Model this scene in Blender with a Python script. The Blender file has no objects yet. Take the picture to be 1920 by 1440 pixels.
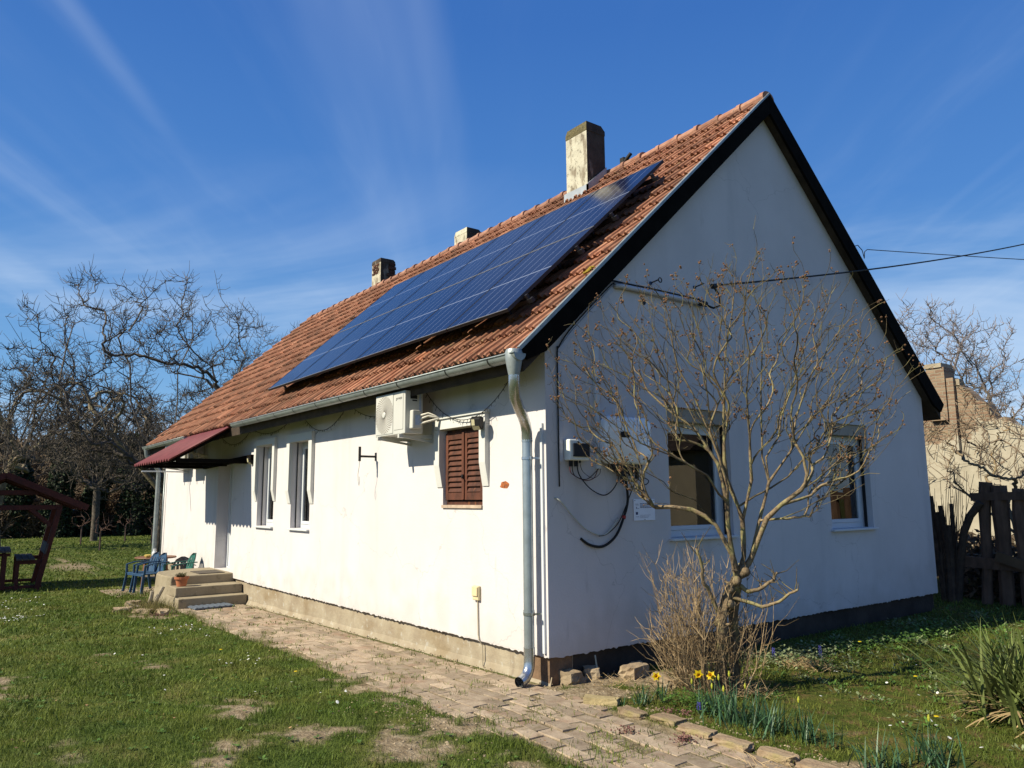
import bpy, math, random
import numpy as np
from mathutils import Matrix, Vector
rad = math.radians
SC = bpy.context.scene
COL = SC.collection
R = np.random.RandomState

# ------------------------------------------------------------------ camera
cam_d = bpy.data.cameras.new('camera'); cam = bpy.data.objects.new('camera', cam_d); COL.objects.link(cam)
CAM = (5.4221, -4.4454, 1.62)
yaw, pitch, roll = 2.4985, 0.14775, -0.008
def cam_axes():
    cy, sy, cp, sp = math.cos(yaw), math.sin(yaw), math.cos(pitch), math.sin(pitch)
    f = Vector((cy*cp, sy*cp, sp)); r = Vector((sy, -cy, 0)); u = r.cross(f)
    return math.cos(roll)*r+math.sin(roll)*u, -math.sin(roll)*r+math.cos(roll)*u, f
r_, u_, f_ = cam_axes()
cam.matrix_world = Matrix(((r_.x, u_.x, -f_.x, CAM[0]), (r_.y, u_.y, -f_.y, CAM[1]), (r_.z, u_.z, -f_.z, CAM[2]), (0, 0, 0, 1)))
cam_d.sensor_width = 36; cam_d.lens = 1436.5/1920*36; cam_d.clip_end = 2000; cam_d.clip_start = 0.05
SC.camera = cam
SC.render.resolution_x = 1024; SC.render.resolution_y = 768

# ------------------------------------------------------------------ light and sky
SUN_DIR = Vector((-0.19, -1.0, 0.85)).normalized()
sd = bpy.data.lights.new('sun', 'SUN'); sd.energy = 5.0; sd.angle = rad(0.5); sd.color = (1.0, 0.92, 0.72)
sun = bpy.data.objects.new('sun', sd); COL.objects.link(sun)
sun.rotation_euler = SUN_DIR.to_track_quat('Z', 'Y').to_euler(); sun.location = (-5, -20, 20)
W = bpy.data.worlds.new('World'); SC.world = W; W.use_nodes = True
SKYK = 14.2
def build_world():
    nt = W.node_tree; N = nt.nodes; L = nt.links; N.clear()
    out = N.new('ShaderNodeOutputWorld'); bg = N.new('ShaderNodeBackground'); bg.inputs['Strength'].default_value = 0.05
    L.new(bg.outputs[0], out.inputs[0])
    sky = N.new('ShaderNodeTexSky'); sky.sky_type = 'NISHITA'; sky.sun_disc = False
    sky.sun_elevation = math.asin(SUN_DIR.z); sky.sun_rotation = math.atan2(SUN_DIR.x, SUN_DIR.y) % (2*math.pi)
    sky.air_density = 1.0; sky.dust_density = 0.3; sky.ozone_density = 2.2
    hs = N.new('ShaderNodeHueSaturation'); hs.inputs['Saturation'].default_value = 1.16; hs.inputs['Value'].default_value = 1.0
    L.new(sky.outputs[0], hs.inputs['Color'])
    tc = N.new('ShaderNodeTexCoord'); sep = N.new('ShaderNodeSeparateXYZ'); L.new(tc.outputs['Generated'], sep.inputs[0])
    def m(op, a, b=None):
        n = N.new('ShaderNodeMath'); n.operation = op
        for i, v in enumerate((a, b)):
            if v is None: continue
            if isinstance(v, (int, float)): n.inputs[i].default_value = v
            else: L.new(v, n.inputs[i])
        return n.outputs[0]
    zz = m('MAXIMUM', sep.outputs[2], 0.0); zz = m('ADD', zz, 0.12)
    px = m('DIVIDE', sep.outputs[0], zz); py = m('DIVIDE', sep.outputs[1], zz)
    ca, sa = math.cos(yaw), math.sin(yaw)
    al = m('ADD', m('MULTIPLY', px, ca), m('MULTIPLY', py, sa)); ac = m('ADD', m('MULTIPLY', px, -sa), m('MULTIPLY', py, ca))
    def field(su, sv, scale, dist, seed, lo, hi, detail=6):
        cb = N.new('ShaderNodeCombineXYZ'); L.new(m('MULTIPLY', al, su), cb.inputs[0]); L.new(m('MULTIPLY', ac, sv), cb.inputs[1]); cb.inputs[2].default_value = seed
        nz = N.new('ShaderNodeTexNoise'); nz.inputs['Scale'].default_value = scale; nz.inputs['Detail'].default_value = detail; nz.inputs['Roughness'].default_value = 0.6
        nz.inputs['Distortion'].default_value = dist; L.new(cb.outputs[0], nz.inputs['Vector'])
        mr = N.new('ShaderNodeMapRange'); mr.interpolation_type = 'SMOOTHSTEP'; L.new(nz.outputs[0], mr.inputs['Value']); mr.inputs['From Min'].default_value = lo; mr.inputs['From Max'].default_value = hi
        return mr.outputs[0]
    s1 = field(0.25, 1.3, 1.3, 0.35, 3.1, 0.50, 0.80)
    s2 = field(0.5, 1.0, 0.8, 0.8, 9.4, 0.36, 0.62)
    s3 = field(0.16, 2.6, 1.0, 0.2, 5.7, 0.5, 0.75, 3)
    c = m('ADD', m('MULTIPLY', m('MULTIPLY', s1, s2), 0.30), m('MULTIPLY', m('MULTIPLY', s3, s2), 0.28))
    # more cirrus low over the horizon
    low = N.new('ShaderNodeMapRange'); low.inputs['From Min'].default_value = 0.42; low.inputs['From Max'].default_value = 0.05; L.new(sep.outputs[2], low.inputs['Value'])
    s4 = field(0.7, 0.5, 0.8, 0.9, 12.3, 0.44, 0.66)
    c = m('ADD', c, m('MULTIPLY', m('MULTIPLY', low.outputs[0], s4), 0.75))
    ze = m('MAXIMUM', sep.outputs[2], 0.0); rp = N.new('ShaderNodeValToRGB'); L.new(ze, rp.inputs[0]); e = rp.color_ramp.elements
    e[0].position = 0.0; e[0].color = (0.36, 0.56, 0.76, 1); e[1].position = 1.0; e[1].color = (0.025, 0.10, 0.38, 1)
    for p_, c_ in ((0.14, (0.175, 0.40, 0.72)), (0.34, (0.075, 0.235, 0.60)), (0.55, (0.043, 0.160, 0.50))): q = e.new(p_); q.color = (*c_, 1)
    vm = N.new('ShaderNodeVectorMath'); vm.operation = 'SCALE'; L.new(rp.outputs[0], vm.inputs[0]); vm.inputs['Scale'].default_value = SKYK
    mk = N.new('ShaderNodeMixRGB'); mk.inputs[0].default_value = 0.14; L.new(vm.outputs[0], mk.inputs[1]); L.new(hs.outputs[0], mk.inputs[2])
    mx = N.new('ShaderNodeMixRGB'); L.new(c, mx.inputs[0]); L.new(mk.outputs[0], mx.inputs[1]); mx.inputs[2].default_value = (0.62*SKYK, 0.74*SKYK, 0.90*SKYK, 1)
    L.new(mx.outputs[0], bg.inputs['Color'])
build_world()
vs = SC.view_settings; vs.view_transform = 'Standard'; vs.look = 'None'; vs.exposure = 0.65; vs.gamma = 1.0; vs.use_curve_mapping = False

# ------------------------------------------------------------------ helpers
class MB:
    """collects vertices and faces of one mesh object"""
    def __init__(s): s.V = []; s.F = []; s.A = []; s.n = 0
    def add(s, V, F, a=None):
        V = np.asarray(V, float).reshape(-1, 3)
        if isinstance(F, np.ndarray): F = [F]
        else:
            by = {}
            for f in F: by.setdefault(len(f), []).append(f)
            F = [np.array(v) for v in by.values()]
        for f in F: s.F.append(f+s.n)
        s.V.append(V)
        if a is None: a = random.random()
        s.A.append(np.full(len(V), a) if np.isscalar(a) else np.asarray(a, float))
        s.n += len(V); return s
    def box(s, x0, x1, y0, y1, z0, z1, a=None):
        V = [(x, y, z) for x in (x0, x1) for y in (y0, y1) for z in (z0, z1)]
        return s.add(V, [(0, 1, 3, 2), (4, 6, 7, 5), (0, 4, 5, 1), (2, 3, 7, 6), (0, 2, 6, 4), (1, 5, 7, 3)], a)
    def beam(s, p, q, w, h, up=(0, 0, 1), a=None):
        p = Vector(p); q = Vector(q); d = (q-p).normalized(); sd_ = d.cross(Vector(up))
        if sd_.length < 1e-4: sd_ = d.cross(Vector((1, 0, 0)))
        sd_.normalize(); uu = sd_.cross(d)
        V = [c+sd_*(sx*w/2)+uu*(sz*h/2) for c in (p, q) for sx, sz in ((-1, -1), (1, -1), (1, 1), (-1, 1))]
        return s.add([tuple(v) for v in V], [(0, 3, 2, 1), (4, 5, 6, 7), (0, 1, 5, 4), (1, 2, 6, 5), (2, 3, 7, 6), (3, 0, 4, 7)], a)
    def prism(s, poly, axis, lo, hi, a=None):
        """poly: 2D list in the two other axes"""
        n = len(poly); V = []
        for t in (lo, hi):
            for (u, v) in poly:
                c = [u, v]; c.insert(axis, t); V.append(tuple(c))
        F = [tuple(range(n))[::-1], tuple(range(n, 2*n))]+[(i, (i+1) % n, n+(i+1) % n, n+i) for i in range(n)]
        return s.add(V, F, a)
    def tube(s, pts, rr, n=6, a=None, cap=True):
        P = np.asarray(pts, float); k = len(P)
        if np.isscalar(rr): rr = np.full(k, rr)
        rr = np.asarray(rr, float)
        T = np.empty_like(P); T[1:-1] = P[2:]-P[:-2]; T[0] = P[1]-P[0]; T[-1] = P[-1]-P[-2]
        T /= np.linalg.norm(T, axis=1)[:, None]+1e-12
        ref = np.array([0.3, 0.2, 1.0]) if abs(T[0][2]) < 0.9 else np.array([1.0, 0.1, 0])
        U = np.cross(T[0], ref); U /= np.linalg.norm(U)
        an = np.arange(n)*2*math.pi/n; c, sn = np.cos(an)[:, None], np.sin(an)[:, None]
        V = np.empty((k, n, 3))
        for i in range(k):
            U = U-T[i]*(U@T[i]); U /= np.linalg.norm(U)+1e-12
            V[i] = P[i]+rr[i]*(c*U+sn*np.cross(T[i], U))
        i = np.arange(k-1)[:, None]; j = np.arange(n)[None]; j2 = (j+1) % n
        F = np.stack([i*n+j, i*n+j2, (i+1)*n+j2, (i+1)*n+j], -1).reshape(-1, 4)
        s.add(V.reshape(-1, 3), F, a)
        if cap and n <= 12 and rr[0] > 1e-4:
            s.F.append(np.array([np.arange(n)[::-1]])+s.n-k*n); s.F.append(np.array([np.arange(n)])+s.n-n)
        return s
    def lathe(s, prof, n=24, c=(0, 0, 0), a=None):
        k = len(prof); an = np.arange(n)*2*math.pi/n
        V = np.array([[(c[0]+r*math.cos(t), c[1]+r*math.sin(t), c[2]+z) for t in an] for r, z in prof])
        i = np.arange(k-1)[:, None]; j = np.arange(n)[None]; j2 = (j+1) % n
        return s.add(V.reshape(-1, 3), np.stack([i*n+j, i*n+j2, (i+1)*n+j2, (i+1)*n+j], -1).reshape(-1, 4), a)
    def xf(s, M_):
        M_ = np.array(M_)
        s.V = [v@M_[:3, :3].T+M_[:3, 3] for v in s.V]; return s
    def build(s, name, m, parent=None, smooth=False, bevel=0, attr=True):
        me = bpy.data.meshes.new(name)
        V = np.concatenate(s.V); me.vertices.add(len(V)); me.vertices.foreach_set('co', V.ravel())
        lv = np.concatenate([f.ravel() for f in s.F]); tot = np.concatenate([np.full(len(f), f.shape[1]) for f in s.F])
        me.loops.add(len(lv)); me.loops.foreach_set('vertex_index', lv.astype(np.int32))
        me.polygons.add(len(tot)); st = np.concatenate([[0], np.cumsum(tot)[:-1]])
        me.polygons.foreach_set('loop_start', st.astype(np.int32))
        try: me.polygons.foreach_set('loop_total', tot.astype(np.int32))
        except Exception: pass
        me.polygons.foreach_set('use_smooth', np.full(len(tot), bool(smooth)))
        if attr:
            at = me.attributes.new('rnd', 'FLOAT', 'POINT'); at.data.foreach_set('value', np.concatenate(s.A).astype(np.float32))
        me.update(calc_edges=True); me.validate()
        if m: me.materials.append(m)
        o = bpy.data.objects.new(name, me); COL.objects.link(o)
        if parent: o.parent = parent
        if bevel:
            b = o.modifiers.new('bevel', 'BEVEL'); b.width = bevel; b.segments = 2; b.limit_method = 'ANGLE'; b.angle_limit = rad(40)
        return o
def tag(o, label=None, cat=None, group=None, kind=None):
    if label: o['label'] = label
    if cat: o['category'] = cat
    if group: o['group'] = group
    if kind: o['kind'] = kind
    return o
def thing(name, label, cat, loc=(0, 0, 0), rz=0, group=None):
    o = bpy.data.objects.new(name, None); COL.objects.link(o); o.location = loc; o.rotation_euler = (0, 0, rz)
    o.empty_display_size = 0.2
    return tag(o, label, cat, group)
def dup(src, loc, rz=0, label=None, scale=None):
    kids = {}
    for o in list(bpy.data.objects):
        if o.parent: kids.setdefault(o.parent.name, []).append(o)
    def rec(o, par):
        c = o.copy(); COL.objects.link(c); c.parent = par
        for ch in kids.get(o.name, []): rec(ch, c)
        return c
    c = rec(src, None); c.location = loc; c.rotation_euler = (0, 0, rz)
    if label: c['label'] = label
    if scale: c.scale = (scale,)*3
    return c

# value noise
_rs = R(7); _g = _rs.rand(256, 256)
def vnoise(x, y):
    xi = np.floor(x).astype(int); yi = np.floor(y).astype(int); fx = x-xi; fy = y-yi
    fx = fx*fx*(3-2*fx); fy = fy*fy*(3-2*fy)
    g = lambda a, b: _g[a % 256, b % 256]
    return (g(xi, yi)*(1-fx)+g(xi+1, yi)*fx)*(1-fy)+(g(xi, yi+1)*(1-fx)+g(xi+1, yi+1)*fx)*fy
def fbm(x, y, o=4):
    x = np.asarray(x, float); y = np.asarray(y, float); s = 0; a = 0.5
    for i in range(o): s = s+a*vnoise(x*2**i+17.3*i, y*2**i+9.1*i); a *= 0.5
    return s/(1-0.5**o)

# ------------------------------------------------------------------ materials
MATS = {}
def mat(name, col, rough=0.7, var=0.15, scale=8.0, bump=0.0, bscale=40.0, metal=0.0, col2=None, rnd=0.0, spec=0.3, coat=0.0,
        stain=None, coords='Object', stretch=(1, 1, 1), detail=6, lo=0.35, hi=0.65, bdist=0.01, sss=0.0, trans=0.0):
    """principled material: base colour mixed col..col2 by noise, per-piece variation by the 'rnd' attribute, bump"""
    if name in MATS: return MATS[name]
    m = bpy.data.materials.new(name); m.use_nodes = True; nt = m.node_tree; N = nt.nodes; L = nt.links
    b = N['Principled BSDF']; b.inputs['Roughness'].default_value = rough; b.inputs['Metallic'].default_value = metal
    b.inputs['Specular IOR Level'].default_value = spec
    if coat: b.inputs['Coat Weight'].default_value = coat; b.inputs['Coat Roughness'].default_value = 0.05
    tc = N.new('ShaderNodeTexCoord'); mp = N.new('ShaderNodeMapping'); L.new(tc.outputs[coords], mp.inputs[0]); mp.inputs['Scale'].default_value = stretch
    nz = N.new('ShaderNodeTexNoise'); nz.inputs['Scale'].default_value = scale; nz.inputs['Detail'].default_value = detail; nz.inputs['Roughness'].default_value = 0.6
    L.new(mp.outputs[0], nz.inputs['Vector'])
    mr = N.new('ShaderNodeMapRange'); L.new(nz.outputs[0], mr.inputs['Value']); mr.inputs['From Min'].default_value = lo; mr.inputs['From Max'].default_value = hi
    if col2 is None:
        c1 = tuple(c*(1-var) for c in col); c2 = tuple(min(1, c*(1+var)) for c in col)
    else: c1, c2 = col, col2
    mx = N.new('ShaderNodeMixRGB'); L.new(mr.outputs[0], mx.inputs[0]); mx.inputs[1].default_value = (*c1, 1); mx.inputs[2].default_value = (*c2, 1)
    cur = mx.outputs[0]
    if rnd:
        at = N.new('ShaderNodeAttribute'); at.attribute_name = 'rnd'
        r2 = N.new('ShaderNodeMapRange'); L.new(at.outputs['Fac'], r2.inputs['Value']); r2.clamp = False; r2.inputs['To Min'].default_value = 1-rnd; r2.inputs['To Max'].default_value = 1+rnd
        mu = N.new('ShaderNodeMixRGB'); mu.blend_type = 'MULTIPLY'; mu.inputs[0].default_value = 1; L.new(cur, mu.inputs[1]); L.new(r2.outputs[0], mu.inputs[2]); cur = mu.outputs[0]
    if stain:
        for (sc, sx, sy, sz, slo, shi, amt, scol) in stain:
            m2 = N.new('ShaderNodeMapping'); L.new(tc.outputs['Object'], m2.inputs[0]); m2.inputs['Scale'].default_value = (sx, sy, sz)
            n2 = N.new('ShaderNodeTexNoise'); n2.inputs['Scale'].default_value = sc; n2.inputs['Detail'].default_value = 5; L.new(m2.outputs[0], n2.inputs['Vector'])
            r3 = N.new('ShaderNodeMapRange'); r3.interpolation_type = 'SMOOTHSTEP'; L.new(n2.outputs[0], r3.inputs['Value']); r3.inputs['From Min'].default_value = slo; r3.inputs['From Max'].default_value = shi; r3.inputs['To Max'].default_value = amt
            m3 = N.new('ShaderNodeMixRGB'); L.new(r3.outputs[0], m3.inputs[0]); L.new(cur, m3.inputs[1]); m3.inputs[2].default_value = (*scol, 1); cur = m3.outputs[0]
    L.new(cur, b.inputs['Base Color'])
    if bump:
        n3 = N.new('ShaderNodeTexNoise'); n3.inputs['Scale'].default_value = bscale; n3.inputs['Detail'].default_value = 8; L.new(mp.outputs[0], n3.inputs['Vector'])
        bp = N.new('ShaderNodeBump'); bp.inputs['Strength'].default_value = bump; bp.inputs['Distance'].default_value = bdist; L.new(n3.outputs[0], bp.inputs['Height']); L.new(bp.outputs[0], b.inputs['Normal'])
    if trans:
        tr = N.new('ShaderNodeBsdfTranslucent'); L.new(cur, tr.inputs[0]); ms = N.new('ShaderNodeMixShader'); ms.inputs[0].default_value = trans
        L.new(b.outputs[0], ms.inputs[1]); L.new(tr.outputs[0], ms.inputs[2]); L.new(ms.outputs[0], N['Material Output'].inputs[0])
    MATS[name] = m; return m
PLASTER = mat('plaster', (0.575, 0.542, 0.542), 0.9, 0.04, 1.3, 0.45, 45, bdist=0.004,
              stain=[(2.2, 1, 1, 0.10, 0.54, 0.80, 0.42, (0.36, 0.35, 0.36)), (0.8, 1, 1, 0.8, 0.45, 0.75, 0.22, (0.44, 0.42, 0.42)), (7, 1, 1, 0.25, 0.64, 0.76, 0.30, (0.33, 0.31, 0.30)), (22, 1, 1, 1, 0.74, 0.80, 0.4, (0.25, 0.24, 0.22))])
def damp(m):
    nt = m.node_tree; N = nt.nodes; L = nt.links; b = N['Principled BSDF']; old = b.inputs['Base Color'].links[0].from_socket
    tc = N.new('ShaderNodeTexCoord'); sp = N.new('ShaderNodeSeparateXYZ'); L.new(tc.outputs['Object'], sp.inputs[0]); nz = N.new('ShaderNodeTexNoise'); nz.inputs['Scale'].default_value = 3.0; nz.inputs['Detail'].default_value = 8; L.new(tc.outputs['Object'], nz.inputs['Vector'])
    zr = N.new('ShaderNodeMapRange'); L.new(sp.outputs[2], zr.inputs['Value']); zr.inputs['From Min'].default_value = 0.25; zr.inputs['From Max'].default_value = 1.0; zr.inputs['To Min'].default_value = 0.22; zr.inputs['To Max'].default_value = -0.15
    ad = N.new('ShaderNodeMath'); ad.operation = 'ADD'; L.new(nz.outputs[0], ad.inputs[0]); L.new(zr.outputs[0], ad.inputs[1]); mr = N.new('ShaderNodeMapRange'); L.new(ad.outputs[0], mr.inputs['Value']); mr.inputs['From Min'].default_value = 0.5; mr.inputs['From Max'].default_value = 0.8; mr.inputs['To Max'].default_value = 0.38
    # hairline cracks
    vo = N.new('ShaderNodeTexVoronoi'); vo.feature = 'DISTANCE_TO_EDGE'; vo.inputs['Scale'].default_value = 0.55; wn = N.new('ShaderNodeTexNoise'); wn.inputs['Scale'].default_value = 2.5; wn.inputs['Detail'].default_value = 6; L.new(tc.outputs['Object'], wn.inputs['Vector'])
    wa = N.new('ShaderNodeMixRGB'); wa.blend_type = 'ADD'; wa.inputs[0].default_value = 0.6; L.new(tc.outputs['Object'], wa.inputs[1]); L.new(wn.outputs['Color'], wa.inputs[2]); L.new(wa.outputs[0], vo.inputs['Vector'])
    cr = N.new('ShaderNodeMapRange'); L.new(vo.outputs['Distance'], cr.inputs['Value']); cr.inputs['From Min'].default_value = 0.0012; cr.inputs['From Max'].default_value = 0.0025; cr.inputs['To Min'].default_value = 0.35; cr.inputs['To Max'].default_value = 0.0
    m1 = N.new('ShaderNodeMixRGB'); L.new(mr.outputs[0], m1.inputs[0]); L.new(old, m1.inputs[1]); m1.inputs[2].default_value = (0.40, 0.365, 0.33, 1); m2 = N.new('ShaderNodeMixRGB'); L.new(cr.outputs[0], m2.inputs[0]); L.new(m1.outputs[0], m2.inputs[1]); m2.inputs[2].default_value = (0.25, 0.23, 0.22, 1); L.new(m2.outputs[0], b.inputs['Base Color'])
damp(PLASTER)
MOULD = mat('moulding_plaster', (0.55, 0.545, 0.52), 0.85, 0.03, 3, 0.15, 80, bdist=0.003)
WHITE = mat('white_plastic', (0.56, 0.58, 0.60), 0.35, 0.02, 5)
ACWHITE = mat('ac_enamel', (0.50, 0.49, 0.45), 0.4, 0.03, 4, stain=[(9, 1, 1, 0.5, 0.6, 0.85, 0.2, (0.45, 0.42, 0.36))])
CONC = mat('plinth_concrete', (0.25, 0.20, 0.14), 0.95, 0.15, 3.5, 0.6, 30, bdist=0.01, col2=(0.34, 0.29, 0.21),
           stain=[(1.3, 1, 1, 2.0, 0.52, 0.68, 0.55, (0.20, 0.14, 0.07)), (14, 1, 1, 1, 0.6, 0.7, 0.45, (0.42, 0.41, 0.37)), (4, 1, 1, 0.05, 0.62, 0.70, 0.5, (0.18, 0.14, 0.10))])
STEP = mat('step_concrete', (0.26, 0.215, 0.145), 0.95, 0.12, 5, 0.5, 35, bdist=0.006, col2=(0.31, 0.26, 0.18), stain=[(2.5, 1, 1, 1, 0.5, 0.7, 0.5, (0.17, 0.135, 0.085)), (9, 1, 1, 1, 0.58, 0.7, 0.5, (0.12, 0.10, 0.06)), (25, 1, 1, 1, 0.62, 0.7, 0.4, (0.36, 0.32, 0.25))])
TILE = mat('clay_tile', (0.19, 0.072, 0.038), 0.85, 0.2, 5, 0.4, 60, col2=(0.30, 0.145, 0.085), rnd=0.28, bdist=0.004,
           stain=[(0.9, 1, 0.5, 0.5, 0.50, 0.72, 0.45, (0.12, 0.06, 0.035)), (2.6, 1, 1, 1, 0.56, 0.74, 0.55, (0.10, 0.058, 0.036)), (16, 1, 1, 1, 0.63, 0.73, 0.6, (0.26, 0.19, 0.08)), (30, 1, 1, 1, 0.70, 0.76, 0.6, (0.06, 0.045, 0.035))])
RIDGE = mat('ridge_clay', (0.22, 0.10, 0.065), 0.85, 0.2, 7, 0.4, 50, col2=(0.33, 0.18, 0.125), rnd=0.2, bdist=0.004, stain=[(14, 1, 1, 1, 0.62, 0.72, 0.6, (0.12, 0.09, 0.07))])
ZINC = mat('zinc', (0.22, 0.25, 0.25), 0.42, 0.12, 9, 0.1, 60, metal=0.35, spec=0.5, col2=(0.31, 0.34, 0.34), stain=[(5, 0.5, 1, 1, 0.58, 0.75, 0.5, (0.20, 0.20, 0.18))])
ZINCNEW = mat('bright_zinc', (0.52, 0.54, 0.56), 0.25, 0.1, 12, 0.06, 40, metal=0.9, spec=0.5)
DARKWOOD = mat('dark_verge_wood', (0.006, 0.005, 0.004), 0.9, 0.3, 6, 0.3, 30, spec=0.05)
SOFFIT = mat('soffit_boards', (0.05, 0.035, 0.025), 0.9, 0.3, 6, 0.3, 30)
SHUTTER = mat('shutter_wood', (0.045, 0.017, 0.010), 0.7, 0.3, 9, 0.5, 60, col2=(0.105, 0.036, 0.02), stretch=(1, 1, 0.35), rnd=0.3, stain=[(12, 1, 1, 0.15, 0.6, 0.72, 0.7, (0.20, 0.07, 0.025))])
BLACK = mat('black_plastic', (0.012, 0.012, 0.013), 0.5, 0.1, 5)
CABLE = mat('cable_black', (0.010, 0.010, 0.010), 0.6, 0.1, 5)
CANOPY = mat('red_corrugated', (0.095, 0.014, 0.018), 0.6, 0.25, 4, 0.15, 40, col2=(0.14, 0.026, 0.030))
GAZWOOD = mat('red_stained_wood', (0.030, 0.005, 0.004), 0.7, 0.3, 6, 0.4, 40, col2=(0.055, 0.010, 0.008), stretch=(1, 1, 1))
GAZGREY = mat('weathered_bench_wood', (0.05, 0.045, 0.045), 0.7, 0.25, 8, 0.4, 40)
BARK = mat('walnut_bark', (0.045, 0.036, 0.028), 0.9, 0.3, 9, 0.6, 40, col2=(0.12, 0.10, 0.08), rnd=0.3)
BARKL = mat('lichened_bark', (0.20, 0.16, 0.11), 0.9, 0.3, 9, 0.6, 40, col2=(0.10, 0.075, 0.05), rnd=0.25, stain=[(5, 1, 1, 1, 0.5, 0.65, 0.6, (0.28, 0.26, 0.14))])
BARKS = mat('shrub_bark', (0.105, 0.073, 0.042), 0.85, 0.25, 25, 0.9, 60, col2=(0.23, 0.17, 0.10), rnd=0.3, bdist=0.006, stain=[(9, 1, 1, 1, 0.48, 0.64, 0.6, (0.27, 0.25, 0.10)), (30, 1, 1, 0.3, 0.55, 0.7, 0.6, (0.07, 0.045, 0.03))])
TWIGS = mat('shrub_twig_bark', (0.060, 0.045, 0.028), 0.85, 0.25, 25, 0.3, 90, col2=(0.145, 0.11, 0.06), rnd=0.4, stain=[(9, 1, 1, 1, 0.5, 0.64, 0.5, (0.20, 0.19, 0.07))])
CANE = mat('dry_cane', (0.34, 0.25, 0.14), 0.8, 0.25, 20, 0.3, 80, col2=(0.15, 0.095, 0.05), rnd=0.35)
POD = mat('seed_pod', (0.16, 0.085, 0.045), 0.9, 0.3, 60, 0.5, 120, rnd=0.4)
TWIG = mat('far_twigs', (0.15, 0.118, 0.09), 0.95, 0.3, 1.2, rnd=0.4, col2=(0.085, 0.065, 0.05))
BRUSH = mat('dry_undergrowth', (0.17, 0.115, 0.070), 0.95, 0.3, 0.5, rnd=0.6, col2=(0.085, 0.065, 0.042))
IVY = mat('ivy_leaves', (0.010, 0.018, 0.008), 0.8, 0.3, 1.5, rnd=0.6, col2=(0.03, 0.05, 0.02))

def glassmat(name, tint, refl=1.0):
    m = bpy.data.materials.new(name); m.use_nodes = True; nt = m.node_tree; N = nt.nodes; L = nt.links
    N.remove(N['Principled BSDF']); t = N.new('ShaderNodeBsdfTransparent'); t.inputs[0].default_value = (*tint, 1)
    g = N.new('ShaderNodeBsdfGlossy'); g.inputs['Roughness'].default_value = 0.01
    fr = N.new('ShaderNodeFresnel'); fr.inputs['IOR'].default_value = 1.6
    mu = N.new('ShaderNodeMath'); mu.operation = 'MULTIPLY'; mu.inputs[1].default_value = refl; mu.use_clamp = True; L.new(fr.outputs[0], mu.inputs[0])
    tc = N.new('ShaderNodeTexCoord'); nz = N.new('ShaderNodeTexNoise'); nz.inputs['Scale'].default_value = 1.5; L.new(tc.outputs['Object'], nz.inputs['Vector'])
    bp = N.new('ShaderNodeBump'); bp.inputs['Distance'].default_value = 0.01; bp.inputs['Strength'].default_value = 0.01; L.new(nz.outputs[0], bp.inputs['Height']); mx = N.new('ShaderNodeMixShader'); L.new(mu.outputs[0], mx.inputs[0]); L.new(t.outputs[0], mx.inputs[1]); L.new(g.outputs[0], mx.inputs[2]); L.new(mx.outputs[0], N['Material Output'].inputs[0])
    return m
GLASS = glassmat('window_glass', (0.75, 0.78, 0.78), 1.3)

def solarmat():
    m = bpy.data.materials.new('solar_cells'); m.use_nodes = True; nt = m.node_tree; N = nt.nodes; L = nt.links; b = N['Principled BSDF']
    uv = N.new('ShaderNodeUVMap'); uv.uv_map = 'cells'; sp = N.new('ShaderNodeSeparateXYZ'); L.new(uv.outputs[0], sp.inputs[0])
    def line(o, w):  # thin grid lines of the cells
        a = N.new('ShaderNodeMath'); a.operation = 'FRACT'; L.new(o, a.inputs[0])
        c = N.new('ShaderNodeMath'); c.operation = 'SUBTRACT'; L.new(a.outputs[0], c.inputs[0]); c.inputs[1].default_value = 0.5
        d = N.new('ShaderNodeMath'); d.operation = 'ABSOLUTE'; L.new(c.outputs[0], d.inputs[0])
        e = N.new('ShaderNodeMath'); e.operation = 'GREATER_THAN'; L.new(d.outputs[0], e.inputs[0]); e.inputs[1].default_value = 0.5-w
        return e.outputs[0]
    lu = line(sp.outputs[0], 0.022); lv = line(sp.outputs[1], 0.05)
    def half():
        c = N.new('ShaderNodeMath'); c.operation = 'SUBTRACT'; L.new(sp.outputs[1], c.inputs[0]); c.inputs[1].default_value = 10
        d = N.new('ShaderNodeMath'); d.operation = 'ABSOLUTE'; L.new(c.outputs[0], d.inputs[0])
        e = N.new('ShaderNodeMath'); e.operation = 'LESS_THAN'; L.new(d.outputs[0], e.inputs[0]); e.inputs[1].default_value = 0.16
        return e.outputs[0]
    def mix(f, a, bcol):
        x = N.new('ShaderNodeMixRGB'); L.new(f, x.inputs[0])
        if isinstance(a, tuple): x.inputs[1].default_value = (*a, 1)
        else: L.new(a, x.inputs[1])
        x.inputs[2].default_value = (*bcol, 1); return x.outputs[0]
    c = mix(lv, (0.006, 0.0075, 0.024), (0.014, 0.020, 0.055)); c = mix(lu, c, (0.15, 0.175, 0.25)); c = mix(half(), c, (0.15, 0.17, 0.22))
    L.new(c, b.inputs['Base Color']); b.inputs['Roughness'].default_value = 0.12; b.inputs['Specular IOR Level'].default_value = 0.18
    return m
SOLAR = solarmat()
ALU = mat('aluminium_frame', (0.20, 0.21, 0.24), 0.6, 0.05, 5, metal=0.3, spec=0.4)
ALUDARK = mat('panel_side', (0.02, 0.02, 0.025), 0.5, 0.1, 5)

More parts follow.
